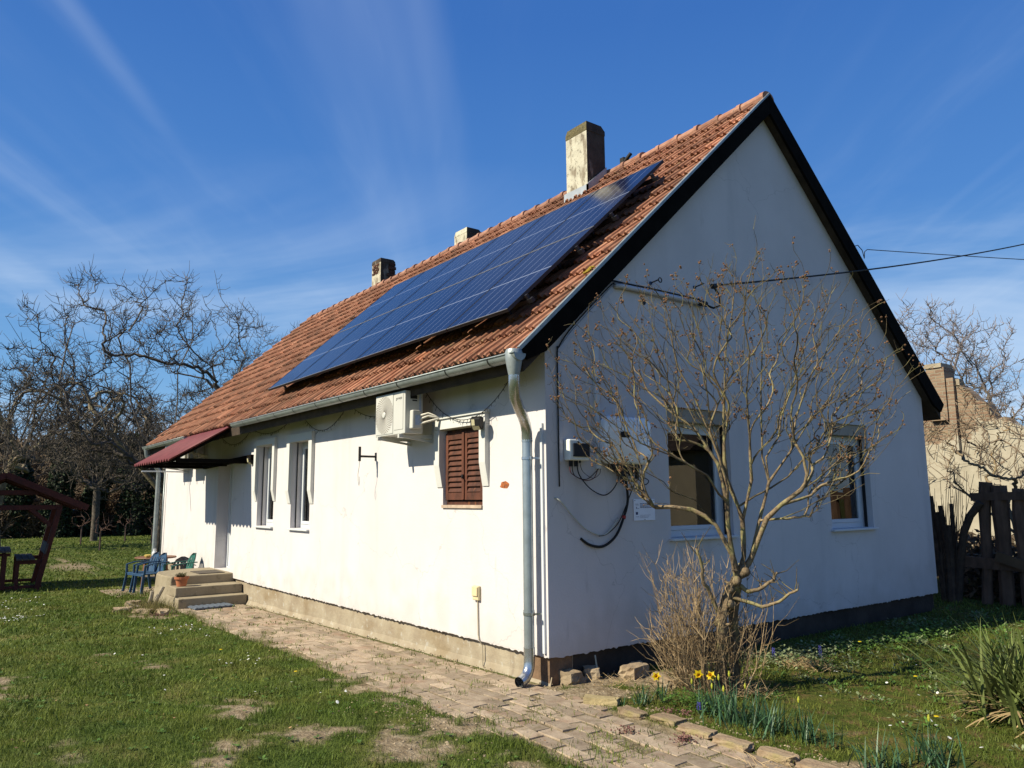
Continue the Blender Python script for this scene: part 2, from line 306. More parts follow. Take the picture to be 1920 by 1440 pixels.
# ------------------------------------------------------------------ ground
HW = 7.249      # gable width
HL = 14.53      # house length
def gz(x, y):
    x = np.asarray(x, float); y = np.asarray(y, float)
    b = 0.0165*np.clip(x, -14, 0)
    bumpy = (fbm(x*0.8+3, y*0.8+5, 3)-0.5)*0.06
    edge = np.clip((np.maximum(np.abs(x+7.2)-7.9, np.abs(y-3.6)-5.2))/0.8, 0, 1)
    return b+bumpy*edge
SOILS = [(-0.61, -2.42, 0.75, 0.22), (0.05, -2.2, 0.5, 0.18), (0.75, -1.85, 0.7, 0.3), (1.5, -1.5, 0.6, 0.25), (-3.0, -3.85, 0.5, 0.22), (0.3, 0.25, 0.45, 0.5), (0.25, 1.0, 0.3, 0.7),
         (-4.6, -2.75, 0.5, 0.10), (-3.6, -2.5, 0.3, 0.08), (-19.5, -0.9, 3.0, 0.7), (-16, 0.2, 1.2, 0.6), (-0.2, -1.3, 1.4, 0.16), (-7.4, -1.6, 0.9, 0.28), (2.6, -0.3, 0.5, 0.3), (3.1, 0.0, 0.6, 0.35), (0.6, -2.9, 0.5, 0.2), (2.2, -1.9, 0.8, 0.25), (1.0, -2.5, 0.35, 0.14)]
def soil(x, y):
    x = np.asarray(x, float); y = np.asarray(y, float); s = np.zeros_like(x)
    n = (fbm(x*2.2+11, y*2.2+2, 4)-0.5)+0.6*(fbm(x*9+1, y*9+2, 3)-0.5)
    for (cx, cy, a, b) in SOILS:
        d = np.sqrt(((x-cx)/a)**2+((y-cy)/b)**2)+n*4.2+0.25
        s = np.maximum(s, np.clip((1.15-d)/0.7, 0, 1))
    worn = np.clip((fbm(x*1.4+40, y*1.4+7, 4)-0.80)/0.06, 0, 1)
    s = np.maximum(s, worn*0.6*(y < -1))
    return s
def on_path(x, y):
    e = (fbm(np.asarray(x)*2.5, np.asarray(y)*2.5, 3)-0.5)*0.18
    a = (x < 0.35) & (x > -8.25) & (y > -1.2+e) & (y < 0.0)
    b = (x >= 0.35) & (y > -1.15+e) & (y < -0.12+e*0.5) & (x < 4.5)
    return a | b
def in_house(x, y, m=0.0): return (x < m) & (x > -HL-m) & (y > -m) & (y < HW+m)
def garden(x, y):
    x = np.asarray(x, float); y = np.asarray(y, float)
    return np.clip((y+0.15)/0.3, 0, 1)*np.clip((x+0.3)/0.2, 0, 1)

def ground():
    def axis(lo, hi, d, far):
        a = np.arange(lo, hi, d); ext = [0]; st = d
        while ext[-1] < far: st *= 1.22; ext.append(ext[-1]+st)
        e = np.array(ext[1:]); return np.concatenate([(lo-e)[::-1], a, hi+e])
    xs = axis(-9.5, 4.6, 0.055, 500); ys = axis(-4.6, 7.0, 0.055, 500)
    X, Y = np.meshgrid(xs, ys, indexing='ij'); Z = gz(X, Y)
    so = soil(X, Y); pth = on_path(X, Y)
    Z = Z+(fbm(X*9, Y*9, 3)-0.5)*0.025*(np.abs(X) < 12)
    Z = np.where(pth, -0.0065+0.0165*np.clip(X, -14, 0)+(fbm(X*5, Y*5, 3)-0.5)*0.020, Z)
    near_wall = in_house(X, Y, 0.12); Z = np.where(near_wall, 0.0165*np.clip(X, -14, 0)-0.02, Z)
    n, k = X.shape; i = np.arange(n-1)[:, None]*k; j = np.arange(k-1)[None]
    F = np.stack([i+j, i+k+j, i+k+j+1, i+j+1], -1).reshape(-1, 4)
    mb = MB(); mb.add(np.stack([X, Y, Z], -1).reshape(-1, 3), F, 0.5)
    m = bpy.data.materials.new('lawn_soil'); m.use_nodes = True; nt = m.node_tree; N = nt.nodes; L = nt.links; b = N['Principled BSDF']; b.inputs['Roughness'].default_value = 1; b.inputs['Specular IOR Level'].default_value = 0.1
    tc = N.new('ShaderNodeTexCoord')
    def nz(s, d=8):
        q = N.new('ShaderNodeTexNoise'); q.inputs['Scale'].default_value = s; q.inputs['Detail'].default_value = d; L.new(tc.outputs['Object'], q.inputs['Vector']); return q.outputs[0]
    def ramp(f, stops):
        r = N.new('ShaderNodeValToRGB'); L.new(f, r.inputs[0]); e = r.color_ramp.elements
        e[0].position, e[0].color = stops[0][0], (*stops[0][1], 1); e[1].position, e[1].color = stops[-1][0], (*stops[-1][1], 1)
        for p, c in stops[1:-1]: q = e.new(p); q.color = (*c, 1)
        return r.outputs[0]
    g = ramp(nz(2.5), [(0.3, (0.036, 0.058, 0.010)), (0.5, (0.058, 0.080, 0.015)), (0.7, (0.105, 0.10, 0.030))])
    s = ramp(nz(14), [(0.3, (0.13, 0.095, 0.055)), (0.52, (0.22, 0.17, 0.11)), (0.7, (0.31, 0.25, 0.17))])
    gd = ramp(nz(6), [(0.32, (0.035, 0.05, 0.008)), (0.5, (0.065, 0.075, 0.014)), (0.62, (0.10, 0.075, 0.025)), (0.75, (0.14, 0.10, 0.055))])
    def at(n):
        a = N.new('ShaderNodeAttribute'); a.attribute_name = n; return a.outputs['Fac']
    def mix(f, a, c):
        x = N.new('ShaderNodeMixRGB'); L.new(f, x.inputs[0]); L.new(a, x.inputs[1]); L.new(c, x.inputs[2]); return x.outputs[0]
    L.new(mix(at('soil'), mix(at('garden'), g, gd), s), b.inputs['Base Color'])
    bp = N.new('ShaderNodeBump'); bp.inputs['Strength'].default_value = 0.9; bp.inputs['Distance'].default_value = 0.02; L.new(nz(45), bp.inputs['Height']); L.new(bp.outputs[0], b.inputs['Normal'])
    o = mb.build('lawn', m, smooth=True); tag(o, kind='structure')
    for nme, val in (('soil', np.maximum(so, 0.9*pth)), ('garden', garden(X, Y))):
        a = o.data.attributes.new(nme, 'FLOAT', 'POINT'); a.data.foreach_set('value', val.ravel().astype(np.float32))
ground()

GRASSM = mat('grass_blade', (0.066, 0.118, 0.015), 0.6, 0.25, 1.3, rnd=0.5, col2=(0.165, 0.18, 0.034), spec=0.25, trans=0.25, lo=0.3, hi=0.7, coords='Object')
def grass():
    rs = R(3); cam0 = np.array(CAM[:2]); fw = np.array([f_.x, f_.y]); fw /= np.linalg.norm(fw); rt = np.array([fw[1], -fw[0]])
    bands = [(1.9, 4.2, 9500, 0.036, 0.0032), (4.2, 7.0, 4600, 0.038, 0.0050), (7.0, 11, 1900, 0.042, 0.0085), (11, 18, 600, 0.046, 0.016), (18, 34, 150, 0.05, 0.032), (34, 50, 40, 0.055, 0.06)]
    P = []; H = []; Wd = []
    for (r0, r1, den, h, w) in bands:
        th = 0.80; area = (r1*r1-r0*r0)*th; n = int(area*den)
        rr = np.sqrt(rs.uniform(r0*r0, r1*r1, n)); a = rs.uniform(-th, th, n)
        p = cam0+rr[:, None]*(np.cos(a)[:, None]*fw+np.sin(a)[:, None]*rt)
        x, y = p[:, 0], p[:, 1]
        clump = fbm(x*5, y*5, 3)
        keep = ~in_house(x, y, 0.05) & (rs.rand(n) > soil(x, y)*1.02) & (rs.rand(n) < 0.35+1.3*clump)
        pa = on_path(x, y); keep &= (~pa) | (rs.rand(n) < 0.10*(fbm(x*6+5, y*6, 3) > 0.54)+0.25*((fbm(x*3+5, y*3, 3) > 0.60) & (x > 0.2)))
        g = garden(x, y) > 0.5; keep &= (~g) | (rs.rand(n) < 0.95*np.clip((fbm(x*1.6+8, y*1.6, 3)-0.24)*3, 0.15, 1))
        keep &= ~((x > -10.5) & (x < -8) & (y > -1.15) & (y < 0))
        p = p[keep]; P.append(p); k = len(p)
        H.append(h*rs.uniform(0.45, 1.35, k)*(0.55+0.9*fbm(p[:, 0]*2.2, p[:, 1]*2.2, 2))); Wd.append(np.full(k, w)*rs.uniform(0.7, 1.3, k))
    P = np.concatenate(P); H = np.concatenate(H); Wd = np.concatenate(Wd); n = len(P)
    z = gz(P[:, 0], P[:, 1]); an = rs.uniform(0, 2*math.pi, n); ln = rs.uniform(0, 2*math.pi, n); le = H*rs.uniform(0.1, 1.0, n)
    B = np.column_stack([P, z-0.008]); s = np.column_stack([np.cos(an), np.sin(an), 0*an])*Wd[:, None]/2; l = np.column_stack([np.cos(ln), np.sin(ln), 0*ln])*le[:, None]
    M1 = B+l*0.35+np.array([0, 0, 1])*(H*0.6)[:, None]; T = B+l+np.array([0, 0, 1])*(H)[:, None]
    V = np.stack([B-s, B+s, M1+s*0.75, M1-s*0.75, T], 1).reshape(-1, 3)
    i = np.arange(n)[:, None]*5; mb = MB(); cl = np.repeat(np.clip(0.25*rs.rand(n)+0.75*fbm(P[:, 0]*3, P[:, 1]*3, 3)+rs.normal(0, 0.12, n), 0, 1), 5)
    mb.add(V, i+np.array([[0, 1, 2, 3]]), cl); mb.F.append(i+np.array([[3, 2, 4]]))
    tag(mb.build('grass', GRASSM), kind='stuff')
    print('grass blades', n)
grass()

# ------------------------------------------------------------------ brick path
PAVER = mat('worn_brick_paver', (0.235, 0.175, 0.122), 0.95, 0.2, 9, 0.6, 45, col2=(0.33, 0.262, 0.19), rnd=0.28, bdist=0.006,
            stain=[(3, 1, 1, 1, 0.55, 0.7, 0.5, (0.23, 0.13, 0.085)), (7, 1, 1, 1, 0.56, 0.72, 0.6, (0.12, 0.10, 0.045)), (25, 1, 1, 1, 0.62, 0.72, 0.5, (0.34, 0.30, 0.22))])
def path():
    rs = R(5); mb = MB()
    def brick(cx, cy, a, L_, W_, z):
        if in_house(cx, cy, 0.05): return
        nx, ny = 4, 3; q = []
        jit = rs.uniform(-0.011, 0.011, (4, 2)); cr = [(-L_/2, -W_/2), (L_/2, -W_/2), (L_/2, W_/2), (-L_/2, W_/2)]
        c = [(u+jit[i][0], v+jit[i][1]) for i, (u, v) in enumerate(cr)]
        ca, sa = math.cos(a), math.sin(a); tz = rs.uniform(-0.002, 0.002, 4)
        top = [(cx+ca*u*0.985-sa*v*0.97, cy+sa*u*0.985+ca*v*0.97, z+tz[i]) for i, (u, v) in enumerate(c)]
        mid = [(cx+ca*u-sa*v, cy+sa*u+ca*v, z+tz[i]-0.005) for i, (u, v) in enumerate(c)]
        bot = [(x, y, z-0.08) for x, y, _ in mid]
        mb.add(top+mid+bot, [(0, 1, 2, 3)]+[(4+i, 4+(i+1) % 4, (i+1) % 4, i) for i in range(4)]+[(8+i, 8+(i+1) % 4, 4+(i+1) % 4, 4+i) for i in range(4)], rs.rand())
    # along the house
    y = -0.10; row = 0
    while y > -1.22:
        x = 0.30-(row % 2)*0.13
        while x > -8.25:
            L_ = 0.262*rs.uniform(0.93, 1.06)
            cy = y-0.065; cx = x-L_/2
            wob = (fbm(np.array(cx*0.8), np.array(cy*0.8+3), 2)-0.5)*0.10
            edge = -1.13+(float(fbm(np.array(cx*2.5), np.array(cy*2.5), 3))-0.5)*0.18
            if cy > edge and rs.rand() > 0.03:
                brick(cx, cy+float(wob), rs.normal(0, 0.030)+0.01, L_*rs.uniform(0.93, 0.99), 0.133*rs.uniform(0.90, 1.0), 0.0165*min(cx, 0)+0.002+rs.normal(0, 0.0018))
            x -= L_
        y -= 0.137; row += 1
    # apron turning past the corner
    a = math.radians(-4); row = 0; v = 0.06
    while v > -1.3:
        u = 0.36+(row % 2)*0.13
        while u < 4.6:
            cx = u*math.cos(a)-v*math.sin(a); cy = u*math.sin(a)+v*math.cos(a)
            hi = -0.02 if cx < 1.0 else -0.2
            if -1.15+(float(fbm(np.array(cx*2.5), np.array(cy*2.5), 3))-0.5)*0.2 < cy < hi and rs.rand() > 0.05:
                brick(cx+rs.normal(0, .008), cy+rs.normal(0, .006), a+rs.normal(0, 0.06), 0.262*rs.uniform(0.85, 1.03), 0.134*rs.uniform(0.86, 1.0), 0.002+rs.normal(0, 0.0018)-0.006*(fbm(np.array(cx*1.7), np.array(cy*1.7+9), 2) > 0.60))
            u += 0.268
        v -= 0.14; row += 1
    tag(mb.build('brick_path', PAVER), kind='structure')
    # little patio by the plastic chairs
    mb = MB()
    for i in range(6):
        for j in range(5):
            brick_x = -12.6+i*0.4+rs.normal(0, 0.02); yy = -1.55+j*0.36
            if brick_x > -10.45 or yy < -0.05: mb.box(brick_x, brick_x+0.38, yy, yy+0.34, -0.3, -0.185+rs.normal(0, 0.003), rs.rand())
    if mb.V: tag(mb.build('patio', PAVER), kind='structure')
path()

# ------------------------------------------------------------------ house
SL = 0.92693                      # roof slope
ang = math.atan(SL)
OV = 0.13                         # verge overhang
EY = -0.3505; EZ = 2.923         # eave edge
RZ = 6.607; RY = HW/2
house = thing('farmhouse', 'long white plastered farmhouse with steep clay tile roof and solar panels', 'house', (0, 0, 0))
def wall_grid(mb, axis, plane, us, zs, holes, flip):
    for i in range(len(us)-1):
        for j in range(len(zs)-1):
            cu = (us[i]+us[i+1])/2; cz = (zs[j]+zs[j+1])/2
            if any(h[0] < cu < h[1] and h[2] < cz < h[3] for h in holes): continue
            q = [(us[i], zs[j]), (us[i+1], zs[j]), (us[i+1], zs[j+1]), (us[i], zs[j+1])]
            V = [(u, plane, z) if axis == 1 else (plane, u, z) for u, z in q]
            mb.add(V, [(0, 1, 2, 3)] if not flip else [(3, 2, 1, 0)], 0.5)
HOLES_F = [(-7.80, -7.01, 1.19, 2.53), (-6.25, -5.50, 1.19, 2.51), (-1.78, -1.02, 1.54, 2.36), (-10.13, -9.17, 0.33, 2.38)]
HOLES_G = [(1.64, 2.66, 1.20, 2.56), (4.62, 5.62, 1.20, 2.55)]
ZB = 0.238; ZE = 3.07
def walls():
    mb = MB()
    us = sorted({-HL, 0.0, *[v for h in HOLES_F for v in h[:2]]}); zs = sorted({ZB, ZE, *[v for h in HOLES_F for v in h[2:]]})
    wall_grid(mb, 1, 0.0, us, zs, HOLES_F, False)
    us = sorted({0.0, HW, *[v for h in HOLES_G for v in h[:2]]}); zs = sorted({ZB, ZE, *[v for h in HOLES_G for v in h[2:]]})
    wall_grid(mb, 0, 0.0, us, zs, HOLES_G, False)
    for x, fl in ((0.0, 0), (-HL, 1)):
        mb.add([(x, 0, ZE), (x, HW, ZE), (x, RY, 6.425)], [(0, 1, 2)], 0.5)
    mb.add([(-HL, 0, ZB), (-HL, HW, ZB), (-HL, HW, ZE), (-HL, 0, ZE)], [(0, 1, 2, 3)], 0.5)
    mb.add([(-HL, HW, ZB), (0, HW, ZB), (0, HW, ZE), (-HL, HW, ZE)], [(0, 1, 2, 3)], 0.5)
    # underside lip of the insulation
    mb.box(-HL, 0, 0.0, 0.12, ZB-0.004, ZB, 0.5)
    mb.add([(0, 0, ZB), (-0.12, 0, ZB), (-0.12, HW, ZB), (0, HW, ZB)], [(0, 1, 2, 3)], 0.5)
    # reveals
    D = 0.30
    for x0, x1, z0, z1 in HOLES_F:
        mb.add([(x0, 0, z0), (x0, D, z0), (x0, D, z1), (x0, 0, z1)], [(0, 1, 2, 3)], 0.5)
        mb.add([(x1, 0, z0), (x1, D, z0), (x1, D, z1), (x1, 0, z1)], [(3, 2, 1, 0)], 0.5)
        mb.add([(x0, 0, z1), (x0, D, z1), (x1, D, z1), (x1, 0, z1)], [(0, 1, 2, 3)], 0.5)
        mb.add([(x0, 0, z0), (x0, D, z0), (x1, D, z0), (x1, 0, z0)], [(3, 2, 1, 0)], 0.5)
    for y0, y1, z0, z1 in HOLES_G:
        mb.add([(0, y0, z0), (-D, y0, z0), (-D, y0, z1), (0, y0, z1)], [(0, 1, 2, 3)], 0.5)
        mb.add([(0, y1, z0), (-D, y1, z0), (-D, y1, z1), (0, y1, z1)], [(3, 2, 1, 0)], 0.5)
        mb.add([(0, y0, z1), (-D, y0, z1), (-D, y1, z1), (0, y1, z1)], [(0, 1, 2, 3)], 0.5)
        mb.add([(0, y0, z0), (-D, y0, z0), (-D, y1, z0), (0, y1, z0)], [(3, 2, 1, 0)], 0.5)
    mb.build('wall', PLASTER, house)
    # interior lining blocks the light
    mb = MB(); mb.box(-HL+0.3, -0.31, 0.9, HW-0.3, 0.0, 2.9); mb.build('partition', SOFFIT, house)
    # ragged lower plaster edge
    rs = R(12); mb = MB()
    n = 300; xs = np.linspace(-8.3, 0, n); dz = ZB-0.008-0.014*rs.rand(n)**3*1.2-0.008*fbm(xs*3, xs*0, 3)
    for k in range(n-1): mb.add([(xs[k], 0.0015, ZB+0.01), (xs[k+1], 0.0015, ZB+0.01), (xs[k+1], 0.0015, dz[k+1]), (xs[k], 0.0015, dz[k]), (xs[k], 0.02, dz[k]), (xs[k+1], 0.02, dz[k+1])], [(3, 2, 1, 0), (4, 5, 2, 3)], 0.5)
    ys = np.linspace(0, HW, n); dz = ZB-0.008-0.016*rs.rand(n)**3-0.012*fbm(ys*3, ys*0, 3)
    for k in range(n-1): mb.add([(-0.0015, ys[k], ZB+0.01), (-0.0015, ys[k+1], ZB+0.01), (-0.0015, ys[k+1], dz[k+1]), (-0.0015, ys[k], dz[k]), (-0.02, ys[k], dz[k]), (-0.02, ys[k+1], dz[k+1])], [(3, 2, 1, 0), (4, 5, 2, 3)], 0.5)
    mb.build('plaster_edge', PLASTER, house)
    # plinth, recessed under the insulation, with a ragged mortar foot
    mb = MB(); mb.box(-HL+0.05, -0.05, 0.05, HW-0.05, -0.6, ZB-0.002)
    dp_ = MB(); dp_.box(-0.051, -0.047, 0.32, HW-0.06, -0.3, ZB-0.003); dp_.build('gable_plinth', mat('shade_toned_plinth', (0.045, 0.036, 0.03), 0.95, 0.3, 3, 0.6, 30), house)  # thin sheet over the gable plinth, the shade there put into its dark colour
    n = 160; xs = np.linspace(-8.2, -0.02, n)
    top = 0.0165*xs+0.035+0.03*fbm(xs*2, xs*0+3, 3); out = 0.05-0.035-0.05*fbm(xs*3, xs*0+8, 3)
    for k in range(n-1):
        mb.add([(xs[k], 0.049, top[k]), (xs[k+1], 0.049, top[k+1]), (xs[k+1], out[k+1]-0.02, -0.2), (xs[k], out[k]-0.02, -0.2)], [(3, 2, 1, 0)], 0.5)
    mb.build('plinth', CONC, house)
    # corner pier of brick
    mb = MB(); mb.box(-0.32, -0.035, 0.035, 0.30, -0.4, ZB-0.003); mb.build('corner_pier', mat('brown_pier', (0.16, 0.10, 0.06), 0.95, 0.25, 9, 0.6, 40), house)
walls()

def roof():
    rs = R(21)
    nrm = np.array([0, -math.sin(ang), math.cos(ang)]); up = np.array([0, math.cos(ang), math.sin(ang)])
    E0 = np.array([0, EY, EZ])
    X1 = OV-0.005; X0 = -HL-0.2; LEN = math.hypot(RY-EY, RZ-EZ)
    NC = 16; course = LEN/NC; tw = 0.205; NT = int(round((X1-X0)/tw)); tw = (X1-X0)/NT
    # cross section of one tile: two rounded ribs and flat troughs
    prof = [(0.0, 0.010), (0.05, 0.034), (0.13, 0.042), (0.22, 0.034), (0.26, 0.010), (0.29, 0.0), (0.43, 0.0), (0.46, 0.018), (0.54, 0.028), (0.62, 0.018), (0.65, 0.0), (0.80, 0.0), (0.86, 0.012), (0.93, 0.012), (0.96, 0.0), (1.0, 0.0)]
    pu = np.array([p[0] for p in prof]); ph = np.array([p[1] for p in prof]); K = len(prof)
    mb = MB()
    for side in (0, 1):
        N_, Up, E = nrm, up, E0
        if side: N_ = nrm*np.array([1, -1, 1]); Up = up*np.array([1, -1, 1]); E = np.array([0, HW-EY, EZ])
        for c in range(NC):
            for t in range(NT):
                if side and t % 1 and c % 2: continue
                x0 = X0+t*tw+rs.normal(0, 0.0015); lift = rs.normal(0, 0.004)+(rs.rand() < 0.03)*0.012; tl = rs.normal(0, 0.004); a = rs.rand()+(rs.rand() < 0.05)*0.9-(rs.rand() < 0.06)*0.7
                s0 = c*course-0.035+rs.normal(0, 0.004); s1 = (c+1)*course+0.015
                if c == NC-1: s1 = LEN
                rows = []
                for s, h, k_ in ((s0+0.03, 0.0, 0.0), (s0, 0.026+lift, 0.85), (s0-0.002, 0.042+lift, 1.0), (s0+0.02, 0.046+lift, 1.0), (s1, 0.0+lift*0.2+tl*0.3, 1.0)):
                    hh = h+ph*k_
                    rows.append(E+np.outer(np.ones(K)*s, Up)+np.outer(hh, N_)+np.column_stack([x0+pu*tw*1.0, pu*0, pu*0]))
                V = np.concatenate(rows); i = np.arange(4)[:, None]*K; j = np.arange(K-1)[None]
                F = np.stack([i+j, i+j+1, i+K+j+1, i+K+j], -1).reshape(-1, 4)
                if side: F = F[:, ::-1]
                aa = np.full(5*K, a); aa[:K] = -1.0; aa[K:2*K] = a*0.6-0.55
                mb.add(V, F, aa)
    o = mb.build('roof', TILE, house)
    # slab under the tiles
    sb = MB(); th = 0.015
    def pt(s, h, sd_):
        p = E0+up*s+nrm*h
        return (p[1], p[2]) if not sd_ else (HW-p[1], p[2])
    for sd_ in (0, 1):
        q = [pt(0.0, -0.002, sd_), pt(LEN, -0.002, sd_), (RY, 6.425+0.005), pt(0.30, -0.155, sd_), (EY+0.02 if not sd_ else HW-EY-0.02, EZ-0.19)]
        sb.prism(q, 0, X0, X1-0.02, 0.5)
    sb.build('roof_deck', SOFFIT, o)
    # verge boards (near and far gable)
    for x in (X1-0.02, X0-0.02):
        vb = MB()
        for sd_ in (0, 1):
            q = [pt(-0.02, 0.02 if not sd_ else 0.07, sd_), (RY, RZ+0.045 if not sd_ else RZ+0.08), (RY, 6.40), pt(0.20, -0.165, sd_), pt(-0.02, -0.09, sd_)]
            vb.prism(q, 0, x+0.001*sd_, x+0.03+0.001*sd_, 0.5)
        vb.build('verge_board', DARKWOOD, o)
    fl = MB()
    for sd_ in (0,):
        q = [pt(-0.03, 0.055, sd_), (RY, RZ+0.075), (RY, RZ+0.045), pt(-0.03, 0.020, sd_)]
        fl.prism(q, 0, X1-0.015, X1+0.022+0.001*sd_, 0.5)
    fl.build('verge_flashing', ZINC, o)
    # ridge tiles
    rg = MB(); n = 42; L_ = (X1-X0)/n; an = np.linspace(-0.15*math.pi, 1.15*math.pi, 11)
    for k in range(n):
        xa = X1-k*L_; xb = xa-L_-0.05; rows = []
        dz = rs.normal(0, 0.006); dy = rs.normal(0, 0.004)
        for x, r in ((xa, 0.0), (xa, 0.118), (xa-0.06, 0.120), (xa-0.065, 0.108), (xb, 0.092)):
            rows.append(np.column_stack([an*0+x, RY+dy-np.cos(an)*r*1.05, RZ-0.012+dz+np.sin(an)*r*0.80]))
        V = np.concatenate(rows); i = np.arange(4)[:, None]*11; j = np.arange(10)[None]
        rg.add(V, np.stack([i+j, i+11+j, i+12+j, i+1+j], -1).reshape(-1, 4))
    rg.build('ridge_tiles', RIDGE, o)
    # moss tufts along the verge
    mm = MB(); moss = mat('yellow_moss', (0.25, 0.17, 0.02), 0.95, 0.3, 40, 0.6, 80)
    for s in (1.22, 1.28):
        p = E0+up*s+nrm*0.07; 
        for _ in range(14): 
            c_ = p+np.array([X1-0.06+rs.normal(0, .02), 0, 0])+up*rs.normal(0, .02); mm.lathe([(0, -.01), (0.014, 0), (0.008, .012), (0, .016)], 6, tuple(c_))
    mm.build('moss', moss, o)
    # chimneys
    CH = mat('chimney_render', (0.46, 0.43, 0.34), 0.95, 0.1, 6, 0.7, 30, bdist=0.01, stain=[(7, 1, 1, 0.35, 0.50, 0.62, 0.75, (0.16, 0.12, 0.08)), (20, 1, 1, 1, 0.56, 0.68, 0.6, (0.09, 0.075, 0.055))])
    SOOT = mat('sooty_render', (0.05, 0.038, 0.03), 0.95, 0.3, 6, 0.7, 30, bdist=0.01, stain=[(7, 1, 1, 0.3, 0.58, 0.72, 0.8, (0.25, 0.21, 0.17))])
    MOSS = mat('mossy_cap', (0.12, 0.10, 0.05), 0.95, 0.35, 30, 0.9, 60, bdist=0.02)
    def chimney(x0, x1, y0, y1, z0, z1, cap=0.06, taper=0.05, brick=False, flash=True, capm=None):
        r = MB(); a = [(x0, y0), (x1, y0), (x1, y1), (x0, y1)]
        V = [(x, y, z0) for x, y in a]+[(x, y, z1-taper*1.6) for x, y in a]
        r.add(V, [(0, 1, 5, 4), (3, 0, 4, 7), (2, 3, 7, 6)], 0.5)
        c = r.build('chimney', CH, o)
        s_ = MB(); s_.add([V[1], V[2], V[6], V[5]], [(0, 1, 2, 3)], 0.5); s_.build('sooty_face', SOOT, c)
        k = MB(); t = taper*0.9; zt = z1-taper*1.6
        b4 = [(x0-0.004, y0-0.004), (x1+0.004, y0-0.004), (x1+0.004, y1+0.004), (x0-0.004, y1+0.004)]
        t4 = [(x0+t*0.7, y0+t*0.1), (x1-t*0.1, y0+t*0.1), (x1-t*0.1, y1-t*1.5), (x0+t*0.7, y1-t*1.5)]
        n_ = 1
        V2 = [(x, y, zt-cap) for x, y in b4]+[(x, y, zt) for x, y in b4]+[(x, y, z1) for x, y in t4]
        k.add(V2, [(0, 1, 5, 4), (1, 2, 6, 5), (2, 3, 7, 6), (3, 0, 4, 7), (4, 5, 9, 8), (5, 6, 10, 9), (6, 7, 11, 10), (7, 4, 8, 11), (8, 9, 10, 11), (3, 2, 1, 0)], 0.5)
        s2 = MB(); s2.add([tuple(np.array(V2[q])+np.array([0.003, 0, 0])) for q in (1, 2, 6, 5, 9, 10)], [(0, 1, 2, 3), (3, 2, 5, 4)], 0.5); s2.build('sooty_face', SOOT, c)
        k.build('chimney_cap', capm or (MOSS if not brick else SOOT), c)
        if flash:
            f = MB(); zl = EZ+SL*(y0-EY); f.box(x0-0.03, x1+0.03, y0-0.035, y0-0.008, zl-0.02, zl+0.17, 0.5)
            f.prism([(y0-0.035, zl-0.02), (y1, EZ+SL*(y1-EY)+0.03), (y1, EZ+SL*(y1-EY)+0.19), (y0-0.035, zl+0.17)], 0, x1+0.008, x1+0.03, 0.5)
            f.build('flashing', mat('lead_flashing', (0.34, 0.37, 0.40), 0.5, 0.1, 8, metal=0.3), c)
            l = MB(); l.box(x1+0.0, x1+0.05, y1-0.05, y1+0.35, 6.40, 6.62, 0.5)
        return c
    chimney(-3.20, -2.72, 3.12, 3.50, 5.8, 7.35, 0.07, 0.05)
    chimney(-7.38, -6.92, 3.70, 4.08, 5.8, 7.02, 0.012, 0.06, flash=False, capm=CH)
    c3 = chimney(-11.12, -10.66, 3.70, 4.08, 5.8, 7.36, 0.05, 0.03, brick=True, flash=False)
    BR = mat('exposed_brick', (0.07, 0.03, 0.02), 0.95, 0.3, 15, 0.6, 50, rnd=0.3)
    eb = MB()
    for r in range(4):
        for q in range(2): eb.box(-11.08+q*0.17+(r % 2)*0.05, -10.94+q*0.15+(r % 2)*0.05, 3.685, 3.705, 7.0+r*0.065, 7.0+r*0.065+0.05)
    eb.build('bare_bricks', BR, c3); eb = MB()
    for r in range(6): eb.box(-10.67, -10.65+0.03*rs.rand(), 3.86+0.1*rs.rand(), 4.08+0.03*rs.rand(), 6.75+r*0.09, 6.75+r*0.09+0.07)
    eb.build('bare_bricks', BR, c3)
    st = MB(); st.box(-2.50, -2.42, 3.60, 3.9, 6.62, 6.78); st.beam((-2.66, 3.62, 6.56), (-2.30, 3.64, 6.80), 0.05, 0.03); st.build('lifted_ridge_flashing', BLACK, o)
    return o
ROOF = roof()

